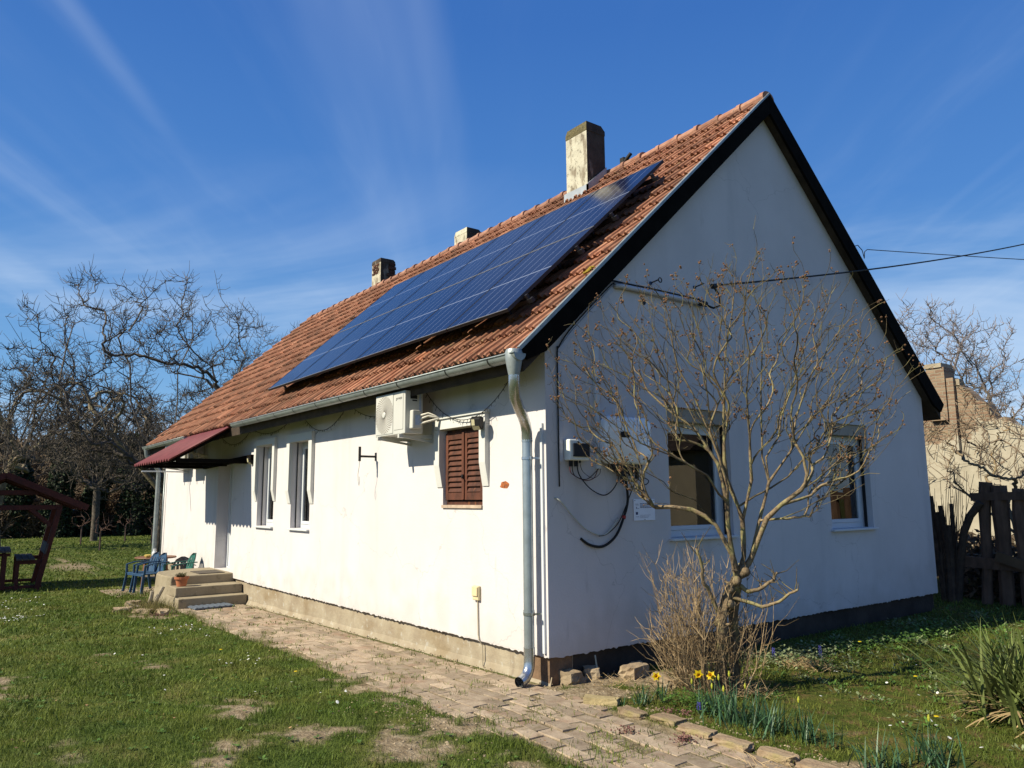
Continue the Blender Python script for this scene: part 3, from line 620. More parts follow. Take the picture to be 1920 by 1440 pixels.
# ---- gutters
def gutters():
    def trough(x0, x1, zc, yc=-0.435, r=0.066, zslope=0.0):
        g = MB(); n = 10; an = np.linspace(math.pi, 2*math.pi, n); xs = np.linspace(x0, x1, 12)
        for rr, fl in ((r, 0), (r-0.004, 1)):
            V = np.array([[(x, yc+rr*math.cos(t), zc+(x-x0)*zslope+rr*math.sin(t)) for t in an] for x in xs]); i = np.arange(11)[:, None]*n; j = np.arange(n-1)[None]
            F = np.stack([i+j, i+j+1, i+n+j+1, i+n+j], -1).reshape(-1, 4); g.add(V.reshape(-1, 3), F if not fl else F[:, ::-1], 0.5)
        g.tube([(x0, yc-r, zc), (x1, yc-r, zc+(x1-x0)*zslope)], 0.009, 6)
        for x in (x0, x1):
            z = zc+(x-x0)*zslope
            V = [(x, yc+r*math.cos(t), z+r*math.sin(t)) for t in an]; g.add(V, [tuple(range(n))], 0.5)
        return g
    def straps(parent, xs, zf, yc=-0.435, r=0.069):
        for x in xs:
            s = MB(); an = np.linspace(math.pi*0.97, 2.05*math.pi, 12); z = zf(x)
            V = [(x+dx, yc+r*math.cos(t), z+r*math.sin(t)) for dx in (-0.009, 0.009) for t in an]
            s.add(V, [(i, i+1, 13+i, 12+i) for i in range(11)], 0.5); s.build('gutter_strap', mat('dark_strap', (0.03, 0.03, 0.03), 0.5, 0.1, 5, metal=0.5), parent)
    g = trough(-7.85, 0.19, 2.905, zslope=-0.0035).build('gutter', ZINC, house, smooth=True)
    straps(g, [-7.2, -6.5, -5.75, -5.0, -4.2, -3.45, -2.75, -1.95, -0.95, -0.22], lambda x: 2.905-0.0035*(x+7.85))
    g2 = trough(-14.75, -10.9, 2.895).build('gutter', ZINC, house, smooth=True)
    straps(g2, [-14.2, -13.4, -12.6, -11.8, -11.1], lambda x: 2.895)
    # hopper and swan neck at the near corner
    h = MB(); h.lathe([(0.068, 0.09), (0.080, 0.06), (0.074, -0.02), (0.054, -0.12), (0.050, -0.14)], 18, (0.10, -0.435, 2.83)); h.build('hopper', ZINC, g, smooth=True)
    P = [(0.10, -0.435, 2.74), (0.10, -0.435, 2.66), (0.085, -0.425, 2.58), (0.05, -0.39, 2.51), (-0.0, -0.31, 2.42), (-0.06, -0.22, 2.36), (-0.115, -0.145, 2.29), (-0.135, -0.115, 2.22), (-0.14, -0.11, 2.13)]
    MB().tube(P, 0.050, 18).build('swan_neck', ZINCNEW, g, smooth=True)
    d = MB(); d.tube([(-0.14, -0.11, 2.16), (-0.14, -0.11, 0.30)], 0.047, 18)
    for z in (2.14, 0.62): d.tube([(-0.14, -0.11, z-0.01), (-0.14, -0.11, z+0.01)], 0.051, 18)
    dp = d.build('downpipe', mat('zinc_pipe', (0.42, 0.47, 0.50), 0.3, 0.1, 10, 0.05, 40, metal=0.7, spec=0.5), house, smooth=True)
    e = [(-0.14, -0.11, 0.31), (-0.14, -0.11, 0.20), (-0.137, -0.118, 0.14), (-0.13, -0.14, 0.095), (-0.12, -0.18, 0.06), (-0.108, -0.225, 0.045), (-0.10, -0.255, 0.04)]
    MB().tube(e, 0.050, 18, cap=False).build('outlet_elbow', ZINCNEW, dp, smooth=True)
    MB().tube([e[-1], (-0.105, -0.235, 0.043)], 0.046, 18).build('outlet_mouth', BLACK, dp)
    for z in (1.98, 0.60):
        b = MB(); b.tube([(-0.14, -0.11, z-0.012), (-0.14, -0.11, z+0.012)], 0.053, 18); b.beam((-0.09, -0.11, z), (-0.065, 0.0, z), 0.012, 0.016); b.box(-0.085, -0.06, -0.125, -0.105, z-0.01, z+0.014)
        b.build('pipe_clip', ZINCNEW, dp)
    MB().box(-0.062, -0.032, -0.022, 0.0, 0.26, 2.3).build('cable_duct', WHITE, house)
    # far downpipe
    d2 = MB(); d2.tube([(-14.6, -0.44, 2.86), (-14.6, -0.42, 2.70), (-14.62, -0.25, 2.5), (-14.66, -0.12, 2.35), (-14.68, -0.11, 2.2), (-14.70, -0.11, 0.2), (-14.70, -0.16, 0.0), (-14.7, -0.22, -0.08)], 0.05, 14)
    d2.tube([(-14.3, -0.05, 2.3), (-14.32, -0.05, 0.25)], 0.018, 8); d2.build('downpipe', ZINC, house, smooth=True)
gutters()

# ---- window helpers (opening on the street front, y axis inwards)
CURT = mat('net_curtain', (0.8, 0.8, 0.8), 0.9, 0.1, 12, stretch=(8, 8, 0.3))
DARKC = mat('dark_curtain', (0.035, 0.05, 0.09), 0.9, 0.2, 12, stretch=(8, 8, 0.3))
def front_window(x0, x1, z0, z1, depth=0.16):
    f = MB(); w = 0.06; y0, y1 = depth, depth+0.06
    f.box(x0, x0+w, y0, y1, z0, z1); f.box(x1-w, x1, y0, y1, z0, z1); f.box(x0+w, x1-w, y0+0.001, y1, z0, z0+w); f.box(x0+w, x1-w, y0+0.001, y1, z1-w, z1)
    # inner sash, slightly proud
    s = w; f.box(x0+s, x0+s+0.045, y0-0.012, y1-0.02, z0+w, z1-w); f.box(x1-s-0.045, x1-s, y0-0.012, y1-0.02, z0+w, z1-w)
    f.box(x0+s+0.045, x1-s-0.045, y0-0.011, y1-0.02, z0+w, z0+w+0.045); f.box(x0+s+0.045, x1-s-0.045, y0-0.011, y1-0.02, z1-w-0.045, z1-w)
    fr = f.build('window', WHITE, house, bevel=0.004)
    MB().box(x0+w+0.045, x1-w-0.045, y0+0.01, y0+0.014, z0+w+0.045, z1-w-0.045).build('pane', GLASS, fr)
    MB().box(x0+0.03, x1-0.03, y0+0.03, y0+0.036, z0+0.02, z1-0.02).build('curtain', CURT, fr)
    MB().box(x0-0.02, x1+0.02, -0.045, y0, z0-0.028, z0-0.002).build('sill', WHITE, fr, bevel=0.004)
    [MB().box(a_, a_+0.012, 0.075, 0.09, z0, z1).build('shutter_rail', BLACK, fr) for a_ in (x0, x1-0.012)]
    return fr
front_window(-7.80, -7.01, 1.19, 2.53); front_window(-6.25, -5.50, 1.19, 2.51)
def surround(x0, x1, ztop, zlow, zcut, w, d, ledge=0.0, bright=None):
    """upside-down U moulding whose feet are cut on a slant"""
    m_ = MB()
    # left leg, right leg: prism in the x direction with the profile slanting back to the wall at the foot
    for a, b in ((x0, x0+w), (x1-w, x1)):
        m_.prism([(0.001, ztop-w), (-d, ztop-w), (-d, zcut), (-0.012, zlow), (0.001, zlow)], 0, a, b, 0.5)
    m_.box(x0, x1, -d, 0.001, ztop-w+0.0005, ztop, 0.5)
    if ledge: m_.box(x0+0.06, x1+0.02, -d-0.02, 0.001, ztop+0.0005, ztop+ledge, 0.5)
    return m_.build('window_surround', MOULD, house, bevel=0.004)
surround(-7.91, -6.92, 2.635, 1.60, 1.78, 0.10, 0.055)
surround(-6.37, -5.36, 2.625, 1.56, 1.76, 0.125, 0.055)
surround(-1.89, -0.90, 2.475, 1.74, 1.98, 0.11, 0.055, 0.04)
# louvred shutters of the small window
def shutters():
    x0, x1, z0, z1 = -1.78, -1.02, 1.54, 2.36; y = 0.05
    fr = MB(); fr.box(x0, x1, y, y+0.05, z0, z0+0.05, 0.2); fr.box(x0, x0+0.02, y+0.0, y+0.05, z0+0.05, z1, 0.1); fr.box(x1-0.02, x1, y, y+0.05, z0+0.05, z1, 0.1); fr.box(x0+0.02, x1-0.02, y+0.001, y+0.05, z1-0.03, z1, 0.0)
    f = fr.build('window_frame', SHUTTER, house)
    MB().box(x0-0.0, x1+0.0, -0.02, y, z0-0.02, z0+0.012, 0.4).build('sill', mat('worn_sill', (0.42, 0.32, 0.24), 0.9, 0.2, 12), f)
    mid = (x0+x1)/2+0.01; zb = z0+0.065; zt = z1-0.035
    for a, b in ((x0+0.022, mid-0.003), (mid+0.003, x1-0.022)):
        s = MB(); t = 0.05
        s.box(a, a+t, y-0.03, y+0.005, zb, zt, 0.8); s.box(b-t, b, y-0.03, y+0.005, zb, zt, 0.75); s.box(a+t, b-t, y-0.028, y+0.005, zb, zb+0.075, 0.7); s.box(a+t, b-t, y-0.028, y+0.005, zt-0.075, zt, 0.5)
        n = 10; h = (zt-zb-0.15)/n
        for k in range(n):
            z = zb+0.075+k*h
            s.prism([(y-0.024, z+0.002), (y-0.030, z+0.010), (y-0.004, z+h*0.99), (y+0.003, z+h*0.9)], 0, a+t, b-t, 0.35+0.2*((k*7) % 5)/5)
        s.build('shutter', SHUTTER, f, bevel=0.002)
    c = MB(); c.box(mid-0.022, mid+0.012, y-0.044, y-0.0305, zb+0.01, zt-0.01, 1.0); c.build('cover_strip', SHUTTER, f)
    h = MB(); h.box(mid-0.012, mid+0.012, y-0.058, y-0.044, 1.83, 1.87); h.tube([(mid, y-0.055, 1.85), (mid+0.02, y-0.075, 1.83)], 0.005, 6); h.build('latch', BLACK, f)
    MB().box(x0, x1, y+0.055, y+0.06, z0, z1).build('backing', BLACK, f)
shutters()
# gable windows with roller shutter boxes
def gable_window(y0, y1, z0, z1, depth=0.14):
    w = 0.07; xa, xb = -depth-0.06, -depth; box = 0.15
    f = MB(); zt = z1-box
    f.box(xa, xb, y0, y0+w, z0, zt); f.box(xa, xb, y1-w, y1, z0, zt); f.box(xa, xb-0.001, y0+w, y1-w, z0, z0+w); f.box(xa, xb-0.001, y0+w, y1-w, zt-w, zt)
    s = 0.045; f.box(xa+0.01, xb+0.012, y0+w, y0+w+s, z0+w, zt-w); f.box(xa+0.01, xb+0.012, y1-w-s, y1-w, z0+w, zt-w); f.box(xa+0.01, xb+0.011, y0+w+s, y1-w-s, z0+w, z0+w+s); f.box(xa+0.01, xb+0.011, y0+w+s, y1-w-s, zt-w-s, zt-w)
    fr = f.build('window', WHITE, house, bevel=0.004)
    MB().box(xb-0.014, xb-0.010, y0+w+s, y1-w-s, z0+w+s, zt-w-s).build('pane', GLASS, fr)
    c = MB(); n = 40; ys = np.linspace(y0+w+0.30, y1-w, n); 
    V = [(xa-0.10-0.02*math.sin(k*1.3), ys[k], z) for z in (z0, zt) for k in range(n)]; c.add(V, [(k, k+1, n+k+1, n+k) for k in range(n-1)], 0.5); c.build('curtain', DARKC, fr)
    MB().box(xa-0.02, -0.025, y0, y1, zt, z1-0.001).build('roller_box', mat('brown_roller_box', (0.30, 0.26, 0.21), 0.6, 0.08, 6), fr, bevel=0.004)
    [MB().box(xb+0.02, xb+0.06, a_, a_+0.012, z0, zt).build('shutter_rail', BLACK, fr) for a_ in (y0, y1-0.012)]
    MB().box(xb, 0.055, y0-0.03, y1+0.03, z0-0.028, z0-0.002).build('sill', WHITE, fr, bevel=0.004)
gable_window(1.64, 2.66, 1.20, 2.56); gable_window(4.62, 5.62, 1.20, 2.55)
# front door
def door():
    x0, x1, z0, z1 = -10.13, -9.17, 0.33, 2.38; y = 0.22
    f = MB(); w = 0.07; f.box(x0, x0+w, y, y+0.07, z0, z1); f.box(x1-w, x1, y, y+0.07, z0, z1); f.box(x0+w, x1-w, y+0.001, y+0.07, z1-w, z1); f.box(x0+w, x1-w, y-0.0, y+0.07, z0, z0+0.03)
    d = f.build('door', WHITE, house, bevel=0.004)
    l = MB(); l.box(x0+w+0.003, x1-w-0.003, y+0.02, y+0.06, z0+0.035, z1-w-0.003)
    for (a, b, c, e) in ((z0+0.12, z0+0.75, 0, 0), (z0+0.85, z1-w-0.12, 0, 0)):
        xa, xb = x0+w+0.12, x1-w-0.12; t = 0.02
        l.box(xa, xa+t, y+0.008, y+0.02, a, b); l.box(xb-t, xb, y+0.008, y+0.02, a, b); l.box(xa+t, xb-t, y+0.009, y+0.02, a, a+t); l.box(xa+t, xb-t, y+0.009, y+0.02, b-t, b)
    lf = l.build('door_leaf', WHITE, d)
    g = MB(); an = np.linspace(0, math.pi, 12); cx = (x0+x1)/2; V = [(cx-0.12*math.cos(t), y+0.006, 1.62+0.38*math.sin(t)) for t in an]; V2 = [(p[0]*1.0+0.0, p[1]+0.01, p[2]) for p in V]
    g.prism([(v[0], v[2]) for v in V], 1, y+0.005, y+0.019, 0.5); g.build('door_glass', mat('dark_door_glass', (0.015, 0.015, 0.018), 0.1, 0.1, 5, spec=0.6), d)
    h = MB(); h.box(x1-w-0.075, x1-w-0.045, y+0.0, y+0.02, 1.18, 1.40); h.tube([(x1-w-0.06, y, 1.33), (x1-w-0.06, y-0.05, 1.33), (x1-w-0.17, y-0.05, 1.33)], 0.009, 8); h.build('handle', ZINCNEW, d)
    MB().box(x0, x1, -0.01, y, z0-0.03, z0-0.004).build('threshold', STEP, d)
door()
# rain canopy over the door: corrugated red sheet on dark beams
def canopy():
    c = MB(); xa, xb = -11.15, -8.30; n = 240; xs = np.linspace(xa, xb, n); cor = 0.024*np.sin((xs-xa)*2*math.pi/0.19)
    y0, z0, y1, z1 = -1.34, 2.305, -0.20, 3.005
    V = []
    for t in (0, 1.0):
        V += [(x+t*0.05*0, y0+(y1-y0)*t, z0+(z1-z0)*t+cor[i]) for i, x in enumerate(xs)]
    V += [(v[0], v[1]+0.002, v[2]-0.006) for v in V]
    F = [(i, i+1, n+i+1, n+i) for i in range(n-1)]+[(3*n+i, 3*n+i+1, 2*n+i+1, 2*n+i) for i in range(n-1)]+[(2*n+i, 2*n+i+1, i+1, i) for i in range(n-1)]
    c.add(V, F, 0.5); o = c.build('canopy', CANOPY, house, smooth=True)
    b = MB()
    for x in (-11.0, -9.7, -8.42):
        b.beam((x, -1.28, 2.30), (x, 0.0, 3.06), 0.06, 0.07); b.beam((x, -1.20, 2.30), (x, 0.02, 2.30), 0.07, 0.07)
    b.beam((-11.1, -1.18, 2.325), (-8.34, -1.18, 2.325), 0.05, 0.06); b.beam((-11.1, -0.55, 2.70), (-8.34, -0.55, 2.70), 0.05, 0.06); b.beam((-10.95, -0.05, 2.30), (-7.99, -0.05, 2.36), 0.06, 0.09)
    b.build('canopy_beam', DARKWOOD, o)
canopy()
# hole with bare brick in the plaster
def brick_hole():
    m_ = mat('broken_brick', (0.45, 0.13, 0.03), 0.95, 0.4, 40, 0.9, 60, col2=(0.12, 0.05, 0.03))
    o = MB(); rs = R(2); c = (-0.64, 1.745); n = 14; pts = [(c[0]+0.085*math.cos(t)*rs.uniform(0.7, 1.1), c[1]+0.042*math.sin(t)*rs.uniform(0.7, 1.15)) for t in np.linspace(0, 2*math.pi, n, endpoint=False)]
    o.add([(c[0], 0.006-0.009, c[1])]+[(x, -0.0025, z) for x, z in pts], [(0, i+1, (i+1) % n+1) for i in range(n)], 0.5)
    o.build('bare_brick_patch', m_, house)
brick_hole()

# ------------------------------------------------------------------ entrance steps
def steps():
    s = thing('entrance_steps', 'tan concrete entrance steps of three treads below the front door', 'steps', (-9.2, -0.55, -0.14))
    def P(v): return [(x+9.2, y+0.55, z+0.14) for x, y, z in v]
    def tread(x0, x1, z0, z1, yl, mat_, name):
        m_ = MB(); m_.box(x0+9.2, x1+9.2, yl+0.55, 0.03+0.55, z0+0.14, z1+0.14, 0.5); return m_.build(name, mat_, s, bevel=0.012)
    tread(-10.0, -8.22, -0.35, 0.020, -1.09, STEP, 'lower_step')
    tread(-10.0, -8.50, 0.0205, 0.175, -1.07, STEP, 'middle_step')
    # platform with a rounded back corner and sloping flank
    outl = [(-8.95, 0.03), (-8.95, -1.04), (-9.3, -1.10), (-9.8, -1.10), (-10.15, -1.0), (-10.35, -0.75), (-10.45, -0.4), (-10.45, 0.03)]
    b = [(x, y*1.0-(0.05 if y < -0.9 else 0), -0.35) for x, y in outl]; t = [(x, y, 0.325) for x, y in outl]; n = len(outl)
    m_ = MB(); m_.add(P(b+t), [tuple(range(n, 2*n))[::-1]]+[((i+1) % n, i, n+i, n+(i+1) % n) for i in range(n)], 0.5); m_.build('platform', STEP, s, bevel=0.02)
steps()
MAT_D = mat('doormat', (0.09, 0.075, 0.06), 0.95, 0.25, 60, 0.5, 120)
def mats():
    a = MB(); a.box(-0.3, 0.3, -0.22, 0.22, 0, 0.012); o = a.build('doormat', MAT_D); o.location = (-9.38, -0.33, 0.327); tag(o, 'brown doormat lying on the top platform in front of the door', 'doormat')
    a = MB(); a.box(-0.19, 0.19, -0.32, 0.32, 0, 0.02)
    for k in range(7): a.box(-0.18, 0.18, -0.30+k*0.09, -0.27+k*0.09, 0.0205, 0.028)
    o = a.build('foot_scraper', mat('grey_scraper', (0.10, 0.12, 0.15), 0.6, 0.2, 20)); o.location = (-8.0, -0.62, -0.115); o.rotation_euler[2] = 0.05; tag(o, 'blue grey foot scraper mat on the brick path at the foot of the steps', 'doormat')
    t = thing('flower_pot', 'terracotta flower pot with dry plant on the middle concrete step', 'flower pot', (-8.72, -0.93, 0.177))
    p = MB(); p.lathe([(0, 0), (0.075, 0), (0.10, 0.12), (0.118, 0.122), (0.12, 0.16), (0.105, 0.16), (0.09, 0.14), (0, 0.14)], 20); p.build('pot', mat('terracotta', (0.36, 0.13, 0.06), 0.85, 0.15, 15, 0.3, 40), t, smooth=False)
    rs = R(8); f = MB()
    for _ in range(90):
        an = rs.uniform(0, 6.28); l = rs.uniform(0.05, 0.13); e = np.array([math.cos(an)*l, math.sin(an)*l, 0.14+rs.uniform(0.0, 0.08)]); b = np.array([math.cos(an)*0.02, math.sin(an)*0.02, 0.13])
        s = np.array([-math.sin(an), math.cos(an), 0])*0.008; f.add([b-s, b+s, e+s, e-s], [(0, 1, 2, 3)], rs.rand())
    f.build('leaves', mat('pot_leaves', (0.06, 0.055, 0.02), 0.8, 0.3, 20, rnd=0.5), t)
mats()

# ------------------------------------------------------------------ solar array
def solar():
    nrm = Vector((0, -math.sin(ang), math.cos(ang))); up = Vector((0, math.cos(ang), math.sin(ang)))
    pw, ph = 1.092, 1.565; gap = 0.014; cols, rows = 6, 2
    off = 0.22; base = Vector((0, EY, 2.9635))+nrm*off
    s0 = (-0.185-base.y)/math.cos(ang)
    def panel():
        t = thing('solar_panel', 'x', 'solar panel', group='solar panels on the tiled roof')
        f = MB(); w = 0.008; th = 0.035
        f.box(0, pw, 0, w, -0.006, 0.001); f.build('frame', ALU, t); f = MB(); f.box(0, pw, ph-w, ph, -0.006, 0.001); f.build('frame', ALU, t)
        f = MB(); f.box(0, pw, 0.0015, w, -th, -0.0061); f.build('skirt', ALUDARK, t)
        e = MB(); e.box(0, w*0.6, w, ph-w, -th, 0.0005); e.box(pw-w*0.6, pw, w, ph-w, -th, 0.0005); e.box(w*0.6, pw-w*0.6, w, ph-w, -th, -0.006); e.build('side_rail', ALUDARK, t)
        g = MB(); g.add([(w*0.6, w, -0.002), (pw-w*0.6, w, -0.002), (pw-w*0.6, ph-w, -0.002), (w*0.6, ph-w, -0.002)], [(0, 1, 2, 3)], 0.5)
        o = g.build('cells', SOLAR, t); uv = o.data.uv_layers.new(name='cells')
        for i, c in enumerate(((0, 0), (6, 0), (6, 20), (0, 20))): uv.data[i].uv = c
        return t
    rot = Matrix(((1, 0, 0), (0, math.cos(ang), -math.sin(ang)), (0, math.sin(ang), math.cos(ang)))).to_euler()
    order = ['nearest the gable', 'second from the gable', 'third from the gable', 'fourth from the gable', 'fifth from the gable', 'farthest from the gable']
    root = thing('solar_array', 'large dark blue solar array of twelve panels on the sunny tiled roof slope', 'solar array', (0, 0, 0))
    src = None
    for r in range(rows):
        for c in range(cols):
            t = panel() if src is None else dup(src, (0, 0, 0)); src = src or t; t.parent = root
            for k_ in ('label', 'category', 'group'):
                if k_ in t: del t[k_]
            p = base+up*(s0+r*(ph+gap)); t.location = (-0.335-(c+1)*pw-c*gap, p.y, p.z); t.rotation_euler = rot
    for k, s in enumerate((s0+0.30, s0+ph-0.35, s0+ph+0.35, s0+2*ph-0.3)):
        m_ = MB(); p = Vector((0, EY, EZ))+up*s+nrm*0.155
        m_.beam((-7.10, p.y, p.z), (-0.26, p.y, p.z), 0.04, 0.045, up=tuple(nrm))
        for x in np.arange(-7.0, -0.3, 0.9): q = Vector((x, p.y, p.z))-nrm*0.12; m_.beam(tuple(q), tuple(q+nrm*0.10), 0.03, 0.03)
        e = Vector((-0.315, p.y, p.z))+nrm*0.045; m_.beam(tuple(e-nrm*0.03), tuple(e+nrm*0.025), 0.035, 0.03)
        m_.build('mounting_rail', ALUDARK, root)
solar()

# ------------------------------------------------------------------ air conditioners
GRILL = mat('fan_grille_dark', (0.22, 0.19, 0.16), 0.6, 0.1, 5)
def text_mesh(s, size, name, m_, parent, M4):
    c = bpy.data.curves.new(name, 'FONT'); c.body = s; c.size = size; c.extrude = 0.0006; c.align_x = 'CENTER'
    o = bpy.data.objects.new(name, c); COL.objects.link(o); dg = bpy.context.evaluated_depsgraph_get()
    me = bpy.data.meshes.new_from_object(o.evaluated_get(dg)); bpy.data.objects.remove(o)
    me.transform(M4); me.materials.clear(); me.materials.append(m_); q = bpy.data.objects.new(name, me); COL.objects.link(q); q.parent = parent; return q
def ac(label, loc, full=True):
    """origin at the middle of the wall side, bottom; front faces -y"""
    t = thing('air_conditioner', label, 'air conditioner', loc, 0, 'outdoor air conditioning units on the front wall')
    w, h, d = 0.70, 0.475, 0.225; y0, y1 = -0.40, -0.40+d
    b = MB(); b.box(-w/2, w/2, y0, y1, 0.0, h); body = b.build('casing', ACWHITE, t, bevel=0.008)
    fx = -w/2+0.225; fz = h/2; g = MB(); g.box(-w/2+0.02, -w/2+0.43, y0-0.006, y0-0.001, 0.02, h-0.02); g.build('grille_plate', ACWHITE, t)
    s = MB()
    for k in range(36):          # swirling slots
        a0 = k*2*math.pi/36; pts = []
        for q in range(9):
            r = 0.035+q*0.0225; a = a0+q*0.10
            x, z = fx+r*math.cos(a), fz+r*math.sin(a)
            x = min(max(x, -w/2+0.028), -w/2+0.422); z = min(max(z, 0.028), h-0.028); pts.append((x, z))
        for q in range(8):
            (xa, za), (xb, zb) = pts[q], pts[q+1]
            if abs(xa-xb)+abs(za-zb) < 0.006: continue
            dx, dz = xb-xa, zb-za; l = math.hypot(dx, dz); nx, nz_ = -dz/l*(0.0018+0.0005*q), dx/l*(0.0018+0.0005*q)
            s.add([(xa-nx, y0-0.0075, za-nz_), (xb-nx, y0-0.0075, zb-nz_), (xb+nx, y0-0.0075, zb+nz_), (xa+nx, y0-0.0075, za+nz_)], [(0, 1, 2, 3)], 0.5)
    s.build('grille_slots', GRILL, t)
    hub = MB(); hub.lathe([(0, 0.012), (0.028, 0.012), (0.036, 0.006), (0.038, 0)], 20); hub.xf(Matrix(((1, 0, 0, fx), (0, 0, -1, y0-0.006), (0, 1, 0, fz), (0, 0, 0, 1)))).build('hub', ACWHITE, t)
    p = MB(); p.box(-w/2+0.45, w/2-0.04, y0-0.005, y0-0.001, 0.05, h-0.03); p.build('front_panel', ACWHITE, t, bevel=0.002)
    if full: text_mesh('gorenje', 0.045, 'lettering', BLACK, t, Matrix(((1, 0, 0, w/2-0.13), (0, 0, -1, y0-0.0055), (0, 1, 0, h-0.09), (0, 0, 0, 1))))
    c = MB(); c.prism([(y0+0.05, 0.05), (y0+0.165, 0.05), (y0+0.165, 0.235), (y0+0.14, 0.255), (y0+0.055, 0.255)], 0, w/2, w/2+0.075, 0.5); c.build('valve_cover', ACWHITE, t, bevel=0.012)
    l = MB(); l.box(w/2+0.0005, w/2+0.002, y0+0.065, y0+0.15, 0.385, 0.425); l.box(w/2+0.0005, w/2+0.002, y0+0.09, y0+0.15, 0.36, 0.375); l.build('label_plate', BLACK, t)
    l = MB(); l.box(w/2+0.0755, w/2+0.0765, y0+0.085, y0+0.15, 0.09, 0.20); l.box(w/2+0.0005, w/2+0.003, y0+0.175, y0+0.2, 0.25, 0.44); l.build('sticker', mat('sticker_blue', (0.35, 0.42, 0.58), 0.5, 0.1, 30), t)
    for sx in (-0.24, 0.26):
        k = MB(); k.beam((sx, -0.43, -0.022), (sx, 0.0, -0.022), 0.035, 0.04); k.box(sx-0.02, sx+0.02, -0.012, -0.0, -0.09, 0.40); k.beam((sx, -0.36, -0.03), (sx, -0.01, -0.075), 0.02, 0.025); k.box(sx-0.012, sx+0.012, -0.41, -0.38, -0.003, 0.004)
        k.build('wall_bracket', ACWHITE, t)
    if full:
        for (a, bz, c_) in ((0.19, 0.22, 0.19), (0.15, 0.19, 0.16), (0.10, 0.13, 0.13)):
            MB().tube([(w/2+0.06, -0.27, a), (w/2+0.12, -0.18, bz), (w/2+0.18, -0.06, 0.17), (w/2+0.20, 0.0, 0.165)], 0.012, 8).build('pipe', mat('pipe_insulation', (0.62, 0.58, 0.50), 0.8, 0.1, 9), t, smooth=True)
    return t
A = ac('large white air conditioning unit high on the wall left of the brown shutters', (-2.275, 0.0, 2.325))
A2 = dup(A, (-12.50, 0, 2.36), 0, 'white air conditioning unit nearest the far corner of the house, left of two')
A3 = dup(A, (-11.48, 0, 2.36), 0, 'white air conditioning unit beside the red door canopy, right of two')
# white metal arm sticking out of the wall by the far units
tag(MB().tube([(-12.4, 0, 2.24), (-12.25, -0.6, 2.24), (-12.2, -0.98, 2.235)], 0.014, 6).build('awning_arm', WHITE), 'thin white metal arm sticking out under the far air conditioners', 'metal arm')

# ------------------------------------------------------------------ small wall fixtures on the front
def fixtures():
    YL = mat('lamp_glass', (0.55, 0.50, 0.32), 0.3, 0.1, 30)
    def solar_lamp(label, loc, rz=0):
        t = thing('wall_light', label, 'wall light', loc, rz, 'small black wall lights')
        b = MB(); b.prism([(0, 0.05), (-0.05, 0.065), (-0.09, 0.035), (-0.075, -0.04), (-0.03, -0.07), (0, -0.05)], 0, -0.055, 0.055, 0.5); b.build('housing', BLACK, t, bevel=0.004)
        g = MB(); g.add([(-0.04, -0.079, -0.037), (0.04, -0.079, -0.037), (0.04, -0.036, -0.072), (-0.04, -0.036, -0.072)], [(0, 1, 2, 3)], 0.5); g.add([(-0.04, -0.0925, 0.03), (-0.005, -0.0925, 0.03), (-0.005, -0.080, -0.03), (-0.04, -0.080, -0.03)], [(3, 2, 1, 0)], 0.5)
        g.build('light_panel', YL, t); return t
    a = solar_lamp('small black solar wall light above the brown shutters', (-0.94, -0.10, 2.37), 0.5)
    dup(a, (-8.12, -0.0, 2.31), 0.2, 'small black wall light at the right end of the door canopy')
    # antenna bracket with a hanging cable
    t = thing('antenna_bracket', 'dark metal antenna bracket with loose cable on the sunny front wall', 'bracket', (-3.39, 0, 2.15))
    b = MB(); b.tube([(0, 0, 0), (0, -0.22, 0)], 0.014, 8); b.tube([(-0.0, -0.22, 0), (-0.0, -0.22, -0.01)], 0.02, 8); b.box(-0.02, 0.02, -0.008, 0, -0.05, 0.05); b.build('arm', BLACK, t)
    MB().tube([(0, -0.225, -0.06), (0, -0.225, 0.12)], 0.017, 8).build('mast_stub', BLACK, t)
    MB().tube([(0, -0.225, -0.05), (-0.01, -0.225, -0.13), (-0.05, -0.22, -0.22), (-0.06, -0.21, -0.31), (-0.035, -0.21, -0.36), (-0.02, -0.21, -0.31), (-0.035, -0.21, -0.25)], 0.0035, 5).build('hanging_cable', mat('grey_cable', (0.35, 0.34, 0.32), 0.6, 0.1, 5), t)
    # socket with its cable
    t = thing('outdoor_socket', 'beige outdoor socket low on the sunny front wall', 'socket', (-1.105, 0, 0.685))
    b = MB(); b.box(-0.052, 0.052, -0.035, 0, -0.07, 0.07); b.build('box', mat('beige_plastic', (0.60, 0.50, 0.30), 0.5, 0.06, 9), t, bevel=0.008)
    b = MB(); b.box(-0.046, 0.046, -0.048, -0.036, -0.03, 0.064); b.build('flap', mat('beige_plastic', (0.60, 0.50, 0.30)), t, bevel=0.006)
    MB().tube([(0.01, -0.012, -0.07), (0.02, -0.012, -0.4), (0.035, -0.014, -0.44), (0.045, 0.02, -0.5), (0.05, 0.02, -0.70)], 0.007, 6).build('cable', mat('beige_cable', (0.42, 0.36, 0.26), 0.6, 0.1, 5), t)
fixtures()
